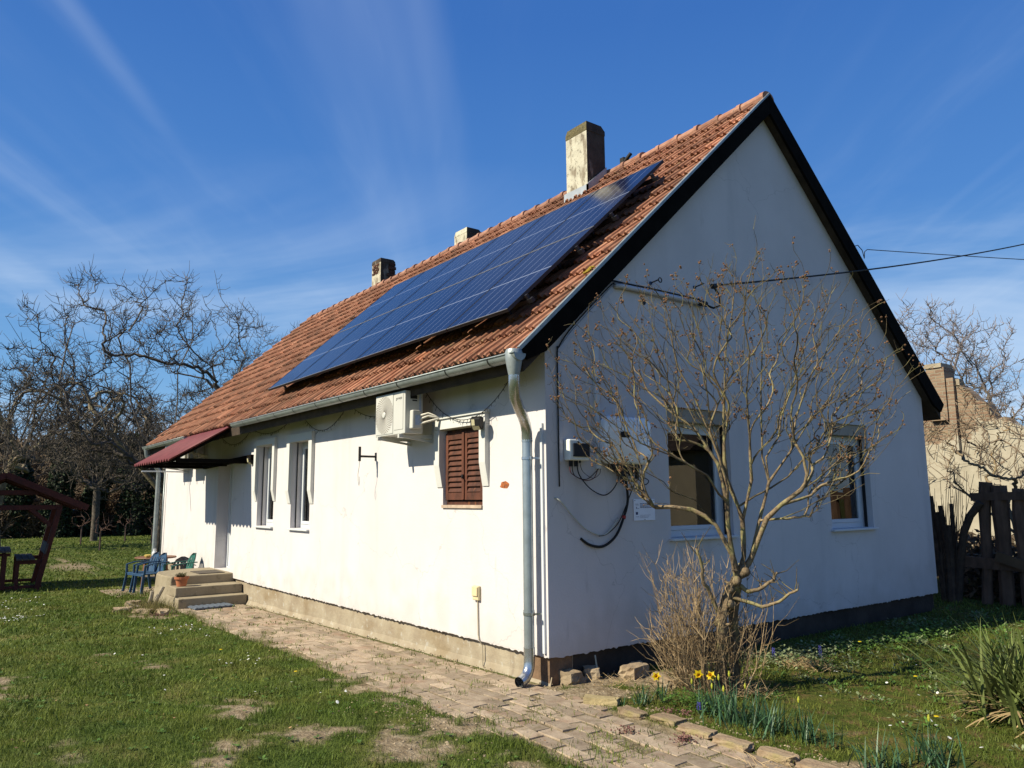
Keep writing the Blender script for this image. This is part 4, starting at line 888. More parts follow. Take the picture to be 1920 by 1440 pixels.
def lights():
    rs = R(31); mb = MB()
    def swag(p, q, sag):
        n = 26; P = [np.array(p)*(1-t)+np.array(q)*t+np.array([0, 0, -sag*4*t*(1-t)]) for t in np.linspace(0, 1, n)]
        mb.tube(P, 0.0042, 5)
        for k in range(1, n-1):
            a = P[k]; d = np.array([rs.normal(0, 0.02), -abs(rs.normal(0, 0.012)), -rs.uniform(0.01, 0.055)]); mb.tube([a, a+d*0.6, a+d], [0.004, 0.003, 0.004], 4)
    pts = [(-8.05, -0.06, 2.86), (-5.85, -0.06, 2.98), (-4.12, -0.06, 2.90), (-2.15, -0.07, 2.92), (-0.38, -0.10, 2.78)]
    sg = [0.20, 0.34, 0.27, 0.42]
    for i in range(4): swag(pts[i], pts[i+1], sg[i])
    swag((-9.9, -0.06, 2.86), pts[0], 0.22)
    tag(mb.build('string_lights', CABLE), 'thin string lights hanging in swags under the eaves', 'string lights')
lights()

# ------------------------------------------------------------------ electrics on the shaded gable
def gable_electrics():
    # distribution box
    t = thing('distribution_box', 'small grey white distribution box with dark window on the shaded gable', 'electrical box', (0, 0.335, 1.96))
    b = MB(); b.box(0.0, 0.085, -0.125, 0.125, 0, 0.195); b.build('casing', mat('box_plastic', (0.75, 0.76, 0.72), 0.4, 0.05, 9), t, bevel=0.012)
    b = MB(); b.box(0.0855, 0.10, -0.085, 0.115, 0.035, 0.16); b.build('flap', mat('smoked_flap', (0.01, 0.012, 0.02), 0.5, 0.1, 5, spec=0.3), t, bevel=0.004)
    for y in (-0.095, -0.07, -0.03, -0.005, 0.03): MB().tube([(0.05, y, 0.002), (0.05, y, -0.055 if y < 0.02 else -0.02)], 0.010, 8).build('gland', BLACK, t)
    # inverter
    t = thing('solar_inverter', 'white rounded solar inverter with small dark display on the gable', 'inverter', (0, 0.945, 1.935))
    w, h, d = 0.63, 0.465, 0.14; c = MB(); n = 8; rr = 0.085
    def rrect(w_, h_, r, z_):
        q = []
        for cx, cz, a0 in ((w_/2-r, h_/2-r, 0), (-w_/2+r, h_/2-r, 90), (-w_/2+r, -h_/2+r, 180), (w_/2-r, -h_/2+r, 270)):
            for k in range(n): a = rad(a0+90*k/(n-1)); q.append((z_, cx+r*math.cos(a), h/2+cz+r*math.sin(a)))
        return q
    rings = [rrect(w-0.04, h-0.02, rr, 0.02), rrect(w-0.02, h, rr, 0.05), rrect(w, h, rr, d*0.72), rrect(w-0.015, h-0.015, rr, d*0.92), rrect(w-0.05, h-0.05, rr*0.85, d)]
    m_ = len(rings[0]); V = [p for r in rings for p in r]; F = []
    for i in range(4): F += [(i*m_+k, i*m_+(k+1) % m_, (i+1)*m_+(k+1) % m_, (i+1)*m_+k) for k in range(m_)]
    F.append(tuple(range(4*m_, 5*m_))); c.add(V, F, 0.5); c.build('casing', mat('inverter_white', (0.86, 0.88, 0.90), 0.25, 0.02, 4, spec=0.5, coat=0.5), t, smooth=True)
    MB().tube([(d+0.001, -0.08+0.0, 0.28), (d+0.004, -0.08, 0.28)], 0.02, 12)
    dsp = MB(); q = [(y*0.065/1+0.0-0.065, 0.285+z*0.028) for y, z in ((-0.8, -1), (0.8, -1), (1, -0.6), (1, 0.6), (0.8, 1), (-0.8, 1), (-1, 0.6), (-1, -0.6))]
    dsp.prism(q, 0, d-0.002, d+0.003, 0.5); dsp.build('display', mat('display_black', (0.008, 0.008, 0.01), 0.6, 0.1, 5, spec=0.2), t)
    lg = MB(); lg.lathe([(0, 0.002), (0.013, 0.002), (0.013, 0)], 14); lg.xf(Matrix(((0, 0, 1, d+0.003), (1, 0, 0, -0.055), (0, 1, 0, 0.285), (0, 0, 0, 1)))).build('logo', mat('logo_grey', (0.30, 0.27, 0.22), 0.5, 0.2, 40), t)
    k = MB(); k.box(0.03, 0.10, -0.20, 0.20, -0.035, 0.01); k.build('connector_tray', BLACK, t)
    for y, l in ((-0.16, 0.03), (-0.10, 0.05), (-0.045, 0.14), (0.02, 0.05), (0.06, 0.07), (0.12, 0.05), (0.16, 0.10)): MB().tube([(0.06, y, -0.03), (0.06, y, -0.04-l)], 0.016 if l < 0.1 else 0.02, 8).build('connector', BLACK, t)
    MB().box(0, 0.028, 0.60, 0.66, 1.89, 3.12).build('white', WHITE).name = 'cable_trunking'
    o = bpy.data.objects['cable_trunking']; tag(o, 'white plastic cable trunking running up the gable between the two boxes', 'trunking')
    # cables
    def cab(pts, r, label, m_=CABLE, name='cable'):
        P = [np.array(p, float) for p in pts]; out = []
        for i in range(len(P)-1):
            p0, p1, p2, p3 = P[max(i-1, 0)], P[i], P[i+1], P[min(i+2, len(P)-1)]
            for s in np.linspace(0, 1, 7)[:-1]: out.append(0.5*((2*p1)+(-p0+p2)*s+(2*p0-5*p1+4*p2-p3)*s*s+(-p0+3*p1-3*p2+p3)*s**3))
        out.append(P[-1]); o = MB().tube(out, r, 7).build(name, m_, smooth=True); tag(o, label, 'cable', 'cables on the gable'); return o
    RED = mat('red_cable', (0.10, 0.012, 0.012), 0.5, 0.1, 5)
    cab([(0.05, 0.24, 1.91), (0.05, 0.26, 1.84), (0.04, 0.42, 1.78), (0.035, 0.55, 1.80), (0.03, 0.61, 1.89)], 0.004, 'dark red cable looping from the distribution box to the trunking', RED)
    cab([(0.05, 0.265, 1.91), (0.05, 0.30, 1.82), (0.04, 0.46, 1.79), (0.03, 0.62, 1.89)], 0.004, 'thin black cable looping beside the red one below the distribution box')
    cab([(0.05, 0.365, 1.94), (0.05, 0.40, 1.86), (0.04, 0.53, 1.80), (0.03, 0.63, 1.84), (0.03, 0.645, 1.89)], 0.0025, 'thinnest grey cable from the right gland to the trunking')
    cab([(0.05, 0.33, 1.91), (0.05, 0.36, 1.82), (0.04, 0.50, 1.70), (0.03, 0.68, 1.64), (0.04, 0.80, 1.70), (0.06, 0.86, 1.82), (0.06, 0.86, 1.90)], 0.0055, 'black cable hanging in a wide loop between distribution box and inverter')
    cab([(0.06, 0.92, 1.90), (0.05, 0.96, 1.78), (0.04, 0.99, 1.60), (0.04, 0.94, 1.45), (0.04, 0.82, 1.26), (0.03, 0.66, 1.165), (0.02, 0.50, 1.18), (0.0, 0.395, 1.245)], 0.013, 'thick black cable hanging from the inverter into the wall')
    cab([(0.0, 0.09, 1.62), (0.03, 0.14, 1.585), (0.03, 0.27, 1.46), (0.03, 0.42, 1.34), (0.03, 0.60, 1.27), (0.03, 0.72, 1.29), (0.035, 0.86, 1.42)], 0.007, 'pale cable sagging from the wall corner below the distribution box', mat('pale_cable', (0.42, 0.42, 0.36), 0.5, 0.1, 5))
    cab([(0.035, 0.60, 1.26), (0.03, 0.72, 1.28), (0.035, 0.86, 1.38), (0.04, 0.97, 1.55), (0.05, 1.06, 1.72), (0.05, 1.13, 1.79), (0.05, 1.22, 1.74), (0.05, 1.28, 1.78), (0.05, 1.18, 1.83), (0.06, 1.10, 1.90)], 0.005, 'thin black cable with a small curl right of the thick cable')
    tag(MB().tube([(0.04, 0.925, 1.415), (0.04, 0.935, 1.44)], 0.019, 10).build('cable_tie', mat('red_tape', (0.35, 0.03, 0.02), 0.5, 0.1, 5)), 'red tape ring round the thick black cable', 'tape')
    # framed duct up to the roof and old pipe
    cab([(0.02, 0.135, 1.72), (0.02, 0.135, 2.2), (0.02, 0.137, 2.96), (0.02, 0.16, 3.03), (0.02, 0.34, 3.25), (0.02, 0.84, 3.72), (0.025, 0.90, 3.755)], 0.007, 'black cable in the painted groove running up the gable edge')
    g = MB(); pm = mat('painted_conduit', (0.50, 0.50, 0.54), 0.7, 0.06, 7); gpt = [(0.0, 0.165, 1.95), (0.0, 0.165, 2.98), (0.0, 0.36, 3.20), (0.0, 0.90, 3.715)]
    for i in range(3): g.beam(gpt[i], gpt[i+1], 0.045 if i == 0 else 0.028, 0.028 if i == 0 else 0.045, up=(0, 0, 1))
    tag(g.build('conduit', pm), 'pale painted conduit following the left edge of the gable', 'conduit')
    rr_ = MB(); rr_.add([(0.0155, 0.14, 2.86), (0.0155, 0.20, 2.90), (0.0155, 0.28, 3.09), (0.0155, 0.20, 3.04), (0.0155, 0.13, 2.97)], [(0, 1, 2, 3, 4)], 0.5); 
    t = thing('service_pipe', 'painted steel service pipe across the gable with cables looping out of its end', 'pipe', (0, 0.9, 3.76))
    def L(pts): return [(x, y-0.9, z-3.76) for x, y, z in pts]
    MB().tube(L([(0.03, 0.90, 3.735), (0.04, 1.0, 3.745), (0.045, 1.35, 3.745), (0.05, 2.20, 3.745)]), 0.024, 10).build('pipe', pm, t, smooth=True)
    MB().tube(L([(0.05, 2.16, 3.745), (0.05, 2.30, 3.745)]), 0.032, 10).build('pipe_end', BLACK, t)
    MB().tube(L([(0.02, 0.86, 3.79), (0.03, 0.98, 3.785), (0.05, 1.5, 3.785), (0.05, 2.2, 3.782)]), 0.009, 7).build('cable', CABLE, t)
    MB().tube(L([(0.05, 2.28, 3.74), (0.10, 2.36, 3.70), (0.12, 2.46, 3.74), (0.10, 2.48, 3.86), (0.08, 2.42, 3.95)]), 0.012, 8).build('cable', CABLE, t)
    # hooks
    def hook(label, y, z, l=0.10, ring=True):
        t = thing('wall_hook', label, 'hook', (0, y, z), 0, 'iron hooks in the gable')
        m_ = MB(); m_.tube([(0, 0, 0), (l, 0.02, 0.02)], 0.007, 6); m_.build('shank', BLACK, t)
        if ring:
            P = [(l, 0.02+0.025+0.025*math.cos(a), 0.02+0.025*math.sin(a)) for a in np.linspace(math.pi, 3*math.pi, 14)]; MB().tube(P, 0.006, 5).build('eye', BLACK, t)
        w_ = MB(); w_.tube([(0, 0, 0), (0.012, 0, 0)], 0.02, 10); w_.build('plug', mat('blue_plug', (0.05, 0.08, 0.15), 0.6, 0.1, 5), t)
    hook('short iron eye hook above the service pipe on the gable', 1.46, 3.86)
    hook('iron hook holding the overhead cable clamp', 2.17, 3.93, 0.12, False)
    m_ = MB(); m_.tube([(0.1, 2.36, 3.95), (0.11, 2.50, 3.985)], [0.03, 0.022], 10); tag(m_.build('cable_clamp', BLACK), 'black strain clamp where the overhead cable meets the gable', 'clamp')
    ho = MB(); ho.lathe([(0.0, 0.002), (0.03, 0.002), (0.034, 0)], 9); o = ho.build('wall_hole', BLACK); o.rotation_euler = (0, math.pi/2, 0); o.location = (0.0, 1.35, 3.64); tag(o, 'small dark hole in the gable plaster below the service pipe', 'hole')
    # overhead cables
    P = []
    a = np.array([0.11, 2.5, 3.98]); b = np.array([13.0, 60.0, 9.2]); 
    a = np.array([0.11, 2.45, 3.975]); b = np.array([0.9, 26.0, 11.2]); n = 40
    for s in np.linspace(0, 1, n): P.append(a*(1-s)+b*s+np.array([0, 0, -1.1*4*s*(1-s)*0.5]))
    tag(MB().tube(P, 0.011, 7).build('overhead_cable', CABLE), 'thick black overhead cable sweeping up to the right from the gable clamp', 'cable')
    # plaque
    t = thing('information_plaque', 'white information plaque with printed lines screwed to the shaded gable', 'plaque', (0.0, 1.25, 1.495))
    b = MB(); b.box(0.004, 0.010, -0.15, 0.15, -0.105, 0.105); b.build('board', mat('plaque_white', (0.78, 0.80, 0.88), 0.35, 0.03, 5), t)
    p = MB(); DK = mat('print_dark', (0.04, 0.04, 0.10), 0.6, 0.1, 5); X = 0.0112
    def bar(y0, y1, z, h=0.0035): p.add([(X, y0, z), (X, y1, z), (X, y1, z+h), (X, y0, z+h)], [(0, 1, 2, 3)], 0.5)
    rs = R(4)
    for k in range(4):
        y = -0.065
        while y < 0.10: w_ = rs.uniform(0.012, 0.034); bar(y, min(y+w_, 0.105), 0.056-k*0.0125, 0.006); y += w_+0.004
    for k in range(3):
        y = -0.065
        while y < 0.08-k*0.02: w_ = rs.uniform(0.008, 0.02); bar(y, y+w_, -0.055-k*0.012, 0.0025); y += w_+0.003
    for (y0, z) in ((-0.13, 0.055), (-0.125, 0.045), (-0.12, 0.01), (-0.125, -0.07)): bar(y0, y0+0.045, z, 0.003)
    bar(-0.125, -0.095, -0.048, 0.026); bar(-0.118, -0.108, 0.015, 0.014)
    for y, z in ((-0.135, 0.09), (0.135, 0.09), (0.0, -0.095)): p.tube([(0.010, y, z), (0.014, y, z)], 0.004, 8)
    p.build('print', DK, t)
    tag(MB().tube([(0.05, 0.5, 0.20), (0.07, 0.50, 0.10), (0.06, 0.49, 0.02), (0.08, 0.5, -0.03)], 0.008, 6).build('cable', mat('greenish_cable', (0.3, 0.33, 0.28), 0.6, 0.1, 5)), 'short pale cable stub rising from the soil at the gable foot', 'cable')
    # far telephone wire on a bracket behind the ridge slope
    P = []; a = np.array([-0.35, 6.05, 5.2]); 
gable_electrics()
def far_wire():
    # thin wire fixed to the rear roof slope
    a = np.array([0.05, 5.62, 5.06]); t = thing('wire_bracket', 'thin curved wire bracket on the rear roof edge', 'bracket', tuple(a))
    MB().tube([(0, -0.05, 0.0), (0.0, 0.05, 0.035), (0.0, 0.16, -0.02), (0, 0.20, -0.13)], 0.006, 6).build('arm', BLACK, t)
    MB().tube([(0, 0.20, -0.13), (0, 0.22, -0.03), (0, 0.30, 0.02)], 0.006, 6).build('hook', BLACK, t)
    b = np.array([10.0, 30.0, 6.8]); s0 = a+np.array([0, 0.30, 0.02])
    P = [s0*(1-s)+b*s+np.array([0, 0, -0.35*4*s*(1-s)]) for s in np.linspace(0, 1, 24)]
    tag(MB().tube(P, 0.006, 6).build('overhead_wire', CABLE), 'thin overhead wire running level to the right from the rear roof edge', 'wire')
far_wire()

# ------------------------------------------------------------------ trees and shrubs
def grow(limbs, targets, seed, k_dir=0.45, step=None, wig=0.04, sortc=None, minz=None, seg=4, radial=0.0, dpen=0.15):
    """limbs: polylines (the first starts at the root; others start on earlier points). targets: tip points, each
    joined by a curved shoot to the best node already there. returns nodes, parents, flags"""
    rs = R(seed); pos = []; par = []; dr = []
    def addn(p, pa):
        pos.append(np.asarray(p, float)); par.append(pa)
        d = pos[-1]-pos[pa] if pa >= 0 else np.array([0, 0, 1.0]); n = np.linalg.norm(d); dr.append(d/n if n > 1e-9 else np.array([0, 0, 1.0])); return len(pos)-1
    for li, L_ in enumerate(limbs):
        L_ = [np.array(p, float) for p in L_]
        if pos:
            a = np.array(pos); i = int(np.argmin(np.sum((a-L_[0])**2, 1))); pa = i; st = 1
            if np.linalg.norm(a[i]-L_[0]) > 0.12: pa = -1; st = 0
        else: pa = -1; st = 0
        prev = L_[0] if st else None
        for q in L_[st:]:
            if prev is not None:
                n = max(1, int(np.linalg.norm(q-prev)/(step or 0.12)))
                for t in range(1, n+1): pa = addn(prev*(1-t/n)+q*t/n+rs.normal(0, wig*0.15, 3)*(t < n), pa)
            else: pa = addn(q, pa)
            prev = q
    T = np.asarray(targets, float); c0 = sortc if sortc is not None else limbs[0][-1]
    T = T[np.argsort(np.linalg.norm(T-np.array(c0), axis=1))]
    P = np.zeros((len(pos)+len(T)*(seg+1), 3)); D = np.zeros_like(P); n0 = len(pos); P[:n0] = pos; D[:n0] = dr
    for t in T:
        v = t-P[:n0]; d = np.linalg.norm(v, axis=1)+1e-6; cs = np.sum(v*D[:n0], 1)/d
        cost = d*(1.9-1.05*cs)+(cs < 0.15)*10+dpen*d*d
        if radial:
            rv = t-np.array(c0); rv = rv/(np.linalg.norm(rv)+1e-6); cost = cost+np.maximum(0, radial-(v@rv)/d)*d*4
        if minz is not None: cost = cost+(P[:n0, 2] < minz)*10
        i = int(np.argmin(cost)); pa = i; p0 = P[i].copy(); d0 = D[i].copy(); L_ = d[i]
        c1 = p0+((d0+rs.normal(0, 0.15, 3))*0.55+v[i]/L_*0.45)*L_*k_dir; w = rs.normal(0, wig, 3)*L_
        for s_ in range(1, seg+1):
            u = s_/seg; q = (1-u)**2*p0+2*u*(1-u)*c1+u*u*t+w*math.sin(u*math.pi)*((s_ % 2)*2-1)
            pos.append(q); par.append(pa); dd = q-P[pa]; P[n0] = q; D[n0] = dd/(np.linalg.norm(dd)+1e-9); pa = n0; n0 += 1
    return np.array(pos), np.array(par)
def skeleton(pos, par, tip=0.003, power=0.5, rmax=None):
    n = len(pos); leaves = np.zeros(n); kids = [[] for _ in range(n)]
    for i in range(n):
        if par[i] >= 0: kids[par[i]].append(i)
    for i in range(n-1, -1, -1):
        if not kids[i]: leaves[i] = 1
        if par[i] >= 0: leaves[par[i]] += leaves[i]
    r = tip*leaves**power
    if rmax: r = np.minimum(r, rmax)
    paths = []; stack = [i for i in range(n) if par[i] < 0]
    while stack:
        i = stack.pop(); path = [i] if par[i] < 0 else [par[i], i]; c = i
        while kids[c]:
            b = max(kids[c], key=lambda q: leaves[q])
            stack += [q for q in kids[c] if q != b]; path.append(b); c = b
        paths.append(path)
    tips = [i for i in range(n) if not kids[i]]
    return r, paths, tips, leaves
def tree_mesh(pos, par, tip, power, rmax=None, sides=(3, 5, 8), rough=0.0, seed=1):
    r, paths, tips, lv = skeleton(pos, par, tip, power, rmax); fine = MB(); thick = MB(); rs = R(seed)
    for p in paths:
        P = pos[p]; rr = r[p].copy()
        if par[p[0]] >= 0 or True:
            if len(p) > 1 and p[0] == par[p[1]] and par[p[0]] >= -1: rr[0] = min(rr[0], rr[1]*1.25)
        rr[-1] *= 0.5
        big = lv[p[1] if len(p) > 1 else p[0]]
        if len(p) < 2: continue
        if rough: rr = rr*(1+rs.uniform(-rough, rough, len(rr)))
        if big > 25: thick.tube(P, rr, sides[2], rs.rand(), cap=False)
        elif big > 4: fine.tube(P, rr, sides[1], rs.rand(), cap=False)
        else: fine.tube(P, rr, sides[0], rs.rand(), cap=False)
    return thick, fine, tips

SHRUB = {
'trunkA': [(1.12, 0.95, -0.05), (1.11, 0.94, 0.3), (1.13, 0.96, 0.6), (1.16, 1.0, 0.78), (1.22, 1.08, 0.93)],
'L3': [(1.22, 1.08, 0.93), (1.27, 1.2, 1.08), (1.31, 1.3, 1.41), (1.32, 1.38, 1.59), (1.33, 1.44, 1.74), (1.28, 1.43, 1.96), (1.27, 1.46, 2.21), (1.26, 1.5, 2.6), (1.26, 1.56, 2.98), (1.24, 1.58, 3.29), (1.25, 1.65, 3.66), (1.23, 1.67, 3.88)],
'L1': [(1.22, 1.08, 0.93), (1.23, 1.01, 1.13), (1.24, 0.96, 1.38), (1.25, 0.95, 1.58), (1.31, 0.89, 1.69), (1.3, 0.81, 1.94), (1.29, 0.72, 2.15), (1.25, 0.59, 2.29), (1.22, 0.47, 2.44), (1.15, 0.3, 2.63), (1.09, 0.15, 2.89), (1.01, -0.03, 3.11)],
'L1b': [(1.25, 0.95, 1.58), (1.26, 0.83, 1.64), (1.26, 0.7, 1.79), (1.21, 0.5, 1.89), (1.18, 0.32, 1.96), (1.1, 0.08, 2.05), (1.03, -0.15, 2.2), (0.99, -0.34, 2.32), (0.94, -0.54, 2.39)],
'L2': [(1.22, 1.08, 0.93), (1.25, 1.14, 1.11), (1.24, 1.16, 1.41), (1.24, 1.11, 1.53), (1.18, 1.05, 1.77), (1.18, 1.03, 1.95), (1.15, 1.08, 2.26), (1.16, 1.11, 2.58), (1.17, 1.13, 2.9), (1.21, 1.2, 3.24), (1.23, 1.25, 3.59), (1.21, 1.24, 3.82)],
'L4': [(1.27, 1.2, 1.08), (1.36, 1.20, 1.25), (1.44, 1.22, 1.43), (1.52, 1.31, 1.54), (1.67, 1.4, 1.67), (1.78, 1.46, 1.75), (1.9, 1.54, 1.88), (2.07, 1.71, 1.98), (2.22, 1.83, 2.04)],
'L5': [(1.31, 1.3, 1.41), (1.51, 1.32, 1.43), (1.7, 1.34, 1.5), (1.88, 1.36, 1.6), (2.05, 1.36, 1.67)],
'L6': [(1.24, 1.11, 1.53), (1.29, 1.28, 1.62), (1.32, 1.42, 1.67), (1.4, 1.63, 1.79), (1.44, 1.79, 1.93), (1.48, 1.94, 2.01), (1.58, 2.18, 2.3), (1.68, 2.42, 2.58), (1.74, 2.61, 2.81)],
'L7': [(1.33, 1.44, 1.74), (1.30, 1.46, 1.96), (1.34, 1.61, 2.15), (1.34, 1.67, 2.34), (1.4, 1.82, 2.67), (1.46, 1.94, 3.04), (1.53, 2.1, 3.41), (1.54, 2.18, 3.62)],
'L8': [(1.23, 1.01, 1.13), (1.17, 0.89, 1.38), (1.14, 0.73, 1.53), (1.17, 0.64, 1.59), (1.12, 0.45, 1.65), (1.14, 0.35, 1.69), (1.17, 0.26, 1.74), (1.11, 0.06, 1.84), (1.07, -0.12, 1.89)],
'L9': [(1.3, 0.81, 1.94), (1.19, 0.8, 2.21), (1.12, 0.73, 2.49), (1.04, 0.64, 2.72), (1.02, 0.61, 2.91), (0.98, 0.58, 3.15), (0.98, 0.59, 3.35)],
'L10': [(1.25, 0.95, 1.58), (1.18, 0.94, 1.9), (1.03, 0.82, 2.22), (0.87, 0.7, 2.37), (0.73, 0.59, 2.55), (0.58, 0.48, 2.7), (0.39, 0.3, 2.83), (0.23, 0.18, 2.94)],
'L11': [(1.24, 1.16, 1.41), (1.34, 1.18, 1.76), (1.4, 1.1, 2.12), (1.45, 1.02, 2.47), (1.54, 0.97, 2.82), (1.57, 0.87, 3.08), (1.65, 0.82, 3.33)],
'L12': [(1.33, 1.44, 1.74), (1.47, 1.56, 1.99), (1.57, 1.68, 2.22), (1.68, 1.82, 2.41), (1.82, 2.0, 2.74), (1.92, 2.12, 2.98), (1.97, 2.17, 3.18)],
'L13': [(1.52, 1.31, 1.54), (1.6, 1.64, 1.62), (1.71, 1.99, 1.85), (1.83, 2.35, 2.14), (1.89, 2.65, 2.34)],
'L14': [(1.18, 1.05, 1.77), (1.05, 1.02, 2.33), (0.97, 1.08, 2.73), (0.9, 1.15, 3.04), (0.76, 1.14, 3.48), (0.65, 1.15, 3.74)],
'stubR1': [(1.22, 1.08, 0.88), (1.29, 1.13, 0.82), (1.36, 1.18, 0.84), (1.44, 1.25, 0.92), (1.48, 1.26, 0.99)],
'stubR2': [(1.16, 1.0, 0.78), (1.28, 1.1, 0.74), (1.39, 1.17, 0.71), (1.49, 1.25, 0.74), (1.57, 1.28, 0.81), (1.64, 1.31, 0.86)],
'stubL': [(1.13, 0.96, 0.6), (1.12, 0.86, 0.78), (1.11, 0.76, 0.92), (1.14, 0.72, 1.05), (1.15, 0.65, 1.19)],
}
RT = np.array([0.6, 0.8, 0]); AW = np.array([-0.8, 0.6, 0])
def shrub():
    rs = R(41); limbs = [v for k, v in SHRUB.items() if not k.startswith('stub')]; O = np.array([1.22, 1.08, 0.93]); T = []
    while len(T) < 1500:
        th = rs.uniform(-50, 52); t = abs(th)
        # envelope of the crown, degrees from the vertical against reach in metres
        env = np.interp(th, [-50, -46, -40, -33, -25, -10, 0, 5, 15, 27, 38, 45, 52], [1.7, 2.35, 2.68, 2.74, 2.88, 2.84, 3.05, 3.05, 2.88, 2.78, 2.58, 2.25, 1.5])
        rr = env*rs.uniform(0.30, 1.0)**0.62*rs.uniform(0.93, 1.03); de = rs.normal(0, 0.24)*rr*0.62; rr *= 0.955+0.03*np.clip(de, -1, 1)
        u = math.sin(rad(th))*rr; v = math.cos(rad(th))*rr
        p = O+RT*u+np.array([0, 0, v])+AW*de
        if p[0] < 0.22: continue
        T.append(p)
    pos, par = grow(limbs, T, 5, 0.5, 0.11, 0.010, sortc=O, minz=1.10, seg=4, radial=0.88, dpen=0.35)
    pos[:, 0] = np.maximum(pos[:, 0], 0.10)
    r, paths, tips, lv = skeleton(pos, par, 0.0025, 0.44)
    t = thing('bare_shrub', 'large bare multi-stemmed shrub with dry seed pods in front of the shaded gable', 'shrub', (1.12, 0.95, 0))
    off = np.array([1.12, 0.95, 0])
    thick, fine, _ = tree_mesh(pos-off, par, 0.0022, 0.42, rmax=0.060, sides=(4, 6, 10), rough=0.12)
    thick.tube(np.array([(1.12, 0.95, -0.05), (1.11, 0.94, 0.3), (1.13, 0.96, 0.6), (1.16, 1.0, 0.78), (1.22, 1.08, 0.95)])-off, [0.056, 0.046, 0.042, 0.040, 0.034], 12, 0.5, cap=False)
    thick.tube(np.array([(1.10, 1.10, -0.05), (1.12, 1.12, 0.34), (1.14, 1.10, 0.63), (1.20, 1.10, 0.88)])-off, [0.052, 0.045, 0.042, 0.04], 10, 0.3, cap=False)
    rs2 = R(6); kn = np.array([(1.20, 1.05, 0.86), (1.16, 1.02, 0.72), (1.13, 0.97, 0.55), (1.25, 1.12, 0.98)])-off
    for k_ in kn:
        for _ in range(3): c = k_+rs2.normal(0, 0.02, 3); thick.lathe([(0, -0.045), (0.035, -0.03), (0.048, 0), (0.03, 0.035), (0, 0.045)], 8, tuple(c), rs2.rand())
    for _ in range(9):   # pruned stubs
        c = kn[rs2.randint(4)]; d = rs2.normal(0, 1, 3); d[2] = abs(d[2])*0.6; d /= np.linalg.norm(d); thick.tube([c, c+d*0.07, c+d*rs2.uniform(0.08, 0.14)], [0.014, 0.011, 0.010], 6, rs2.rand())
    for nm, r0 in (('stubR1', 0.020), ('stubR2', 0.017), ('stubL', 0.020)):
        L_ = np.array(SHRUB[nm])-off; L_[0] = L_[0]*0.7+L_[1]*0.3 if nm == 'x' else L_[0]
        tt = np.linspace(0, len(L_)-1, 14); Q = np.array([[np.interp(u, range(len(L_)), L_[:, c]) for c in range(3)] for u in tt])+rs2.normal(0, 0.004, (14, 3))
        thick.tube(Q, np.linspace(r0, r0*0.55, 14), 8, rs2.rand())
        for _ in range(9):
            q = Q[rs2.randint(5, 14)]; d = rs2.normal(0, 1, 3); d[2] = abs(d[2])+0.3; d /= np.linalg.norm(d); l = rs2.uniform(0.08, 0.24); fine.tube([q, q+d*l*0.5+rs2.normal(0, .01, 3), q+d*l+np.array([0, 0, l*.2])], [0.005, 0.004, 0.002], 4, rs2.rand(), cap=False)
    thick.build('trunk', BARKS, t, smooth=True)
    # short side twigs all over the thinner wood
    tw = [i for i in range(len(pos)) if 1 <= lv[i] <= 14 and pos[i][2] > 1.2]; rs3 = R(9)
    podp = []
    for i in tw:
        if rs3.rand() < 0.26:
            d = rs3.normal(0, 1, 3); d[2] += 0.5; d /= np.linalg.norm(d); l = rs3.uniform(0.02, 0.10); q = pos[i]-off; e = q+d*l+np.array([0, 0, l*0.25])
            if e[0]+off[0] > 0.03:
                fine.tube([q, q+d*l*0.6, e], [0.0026, 0.002, 0.0014], 3, rs3.rand(), cap=False)
                if rs3.rand() < 0.22: podp.append(e)
    fine.build('twigs', TWIGS, t, smooth=True)
    pods = MB()
    for i in tips: 
        podp.append(pos[i]-off)
    for c in podp:
        if rs3.rand() > 0.42: continue
        k = rs3.choice([1, 2, 3, 5, 7], p=[0.25, 0.25, 0.2, 0.18, 0.12])
        for _ in range(k):
            q = c+rs3.normal(0, 0.013*(k > 1), 3)*np.array([1, 1, 1.3]); s_ = rs3.uniform(0.0055, 0.0105)
            pods.lathe([(0, -s_*1.1), (s_*0.8, -s_*0.5), (s_, s_*0.2), (s_*0.55, s_*0.9), (0, s_*1.0)], 5, tuple(q), rs3.rand())
            if rs3.rand() < 0.6: d = rs3.normal(0, 1, 3); d /= np.linalg.norm(d); n_ = np.cross(d, [0, 0, 1])*0.004; pods.add([q-n_, q+n_, q+d*0.018], [(0, 1, 2)], rs3.rand())
    pods.build('seed_pods', POD, t)
shrub()
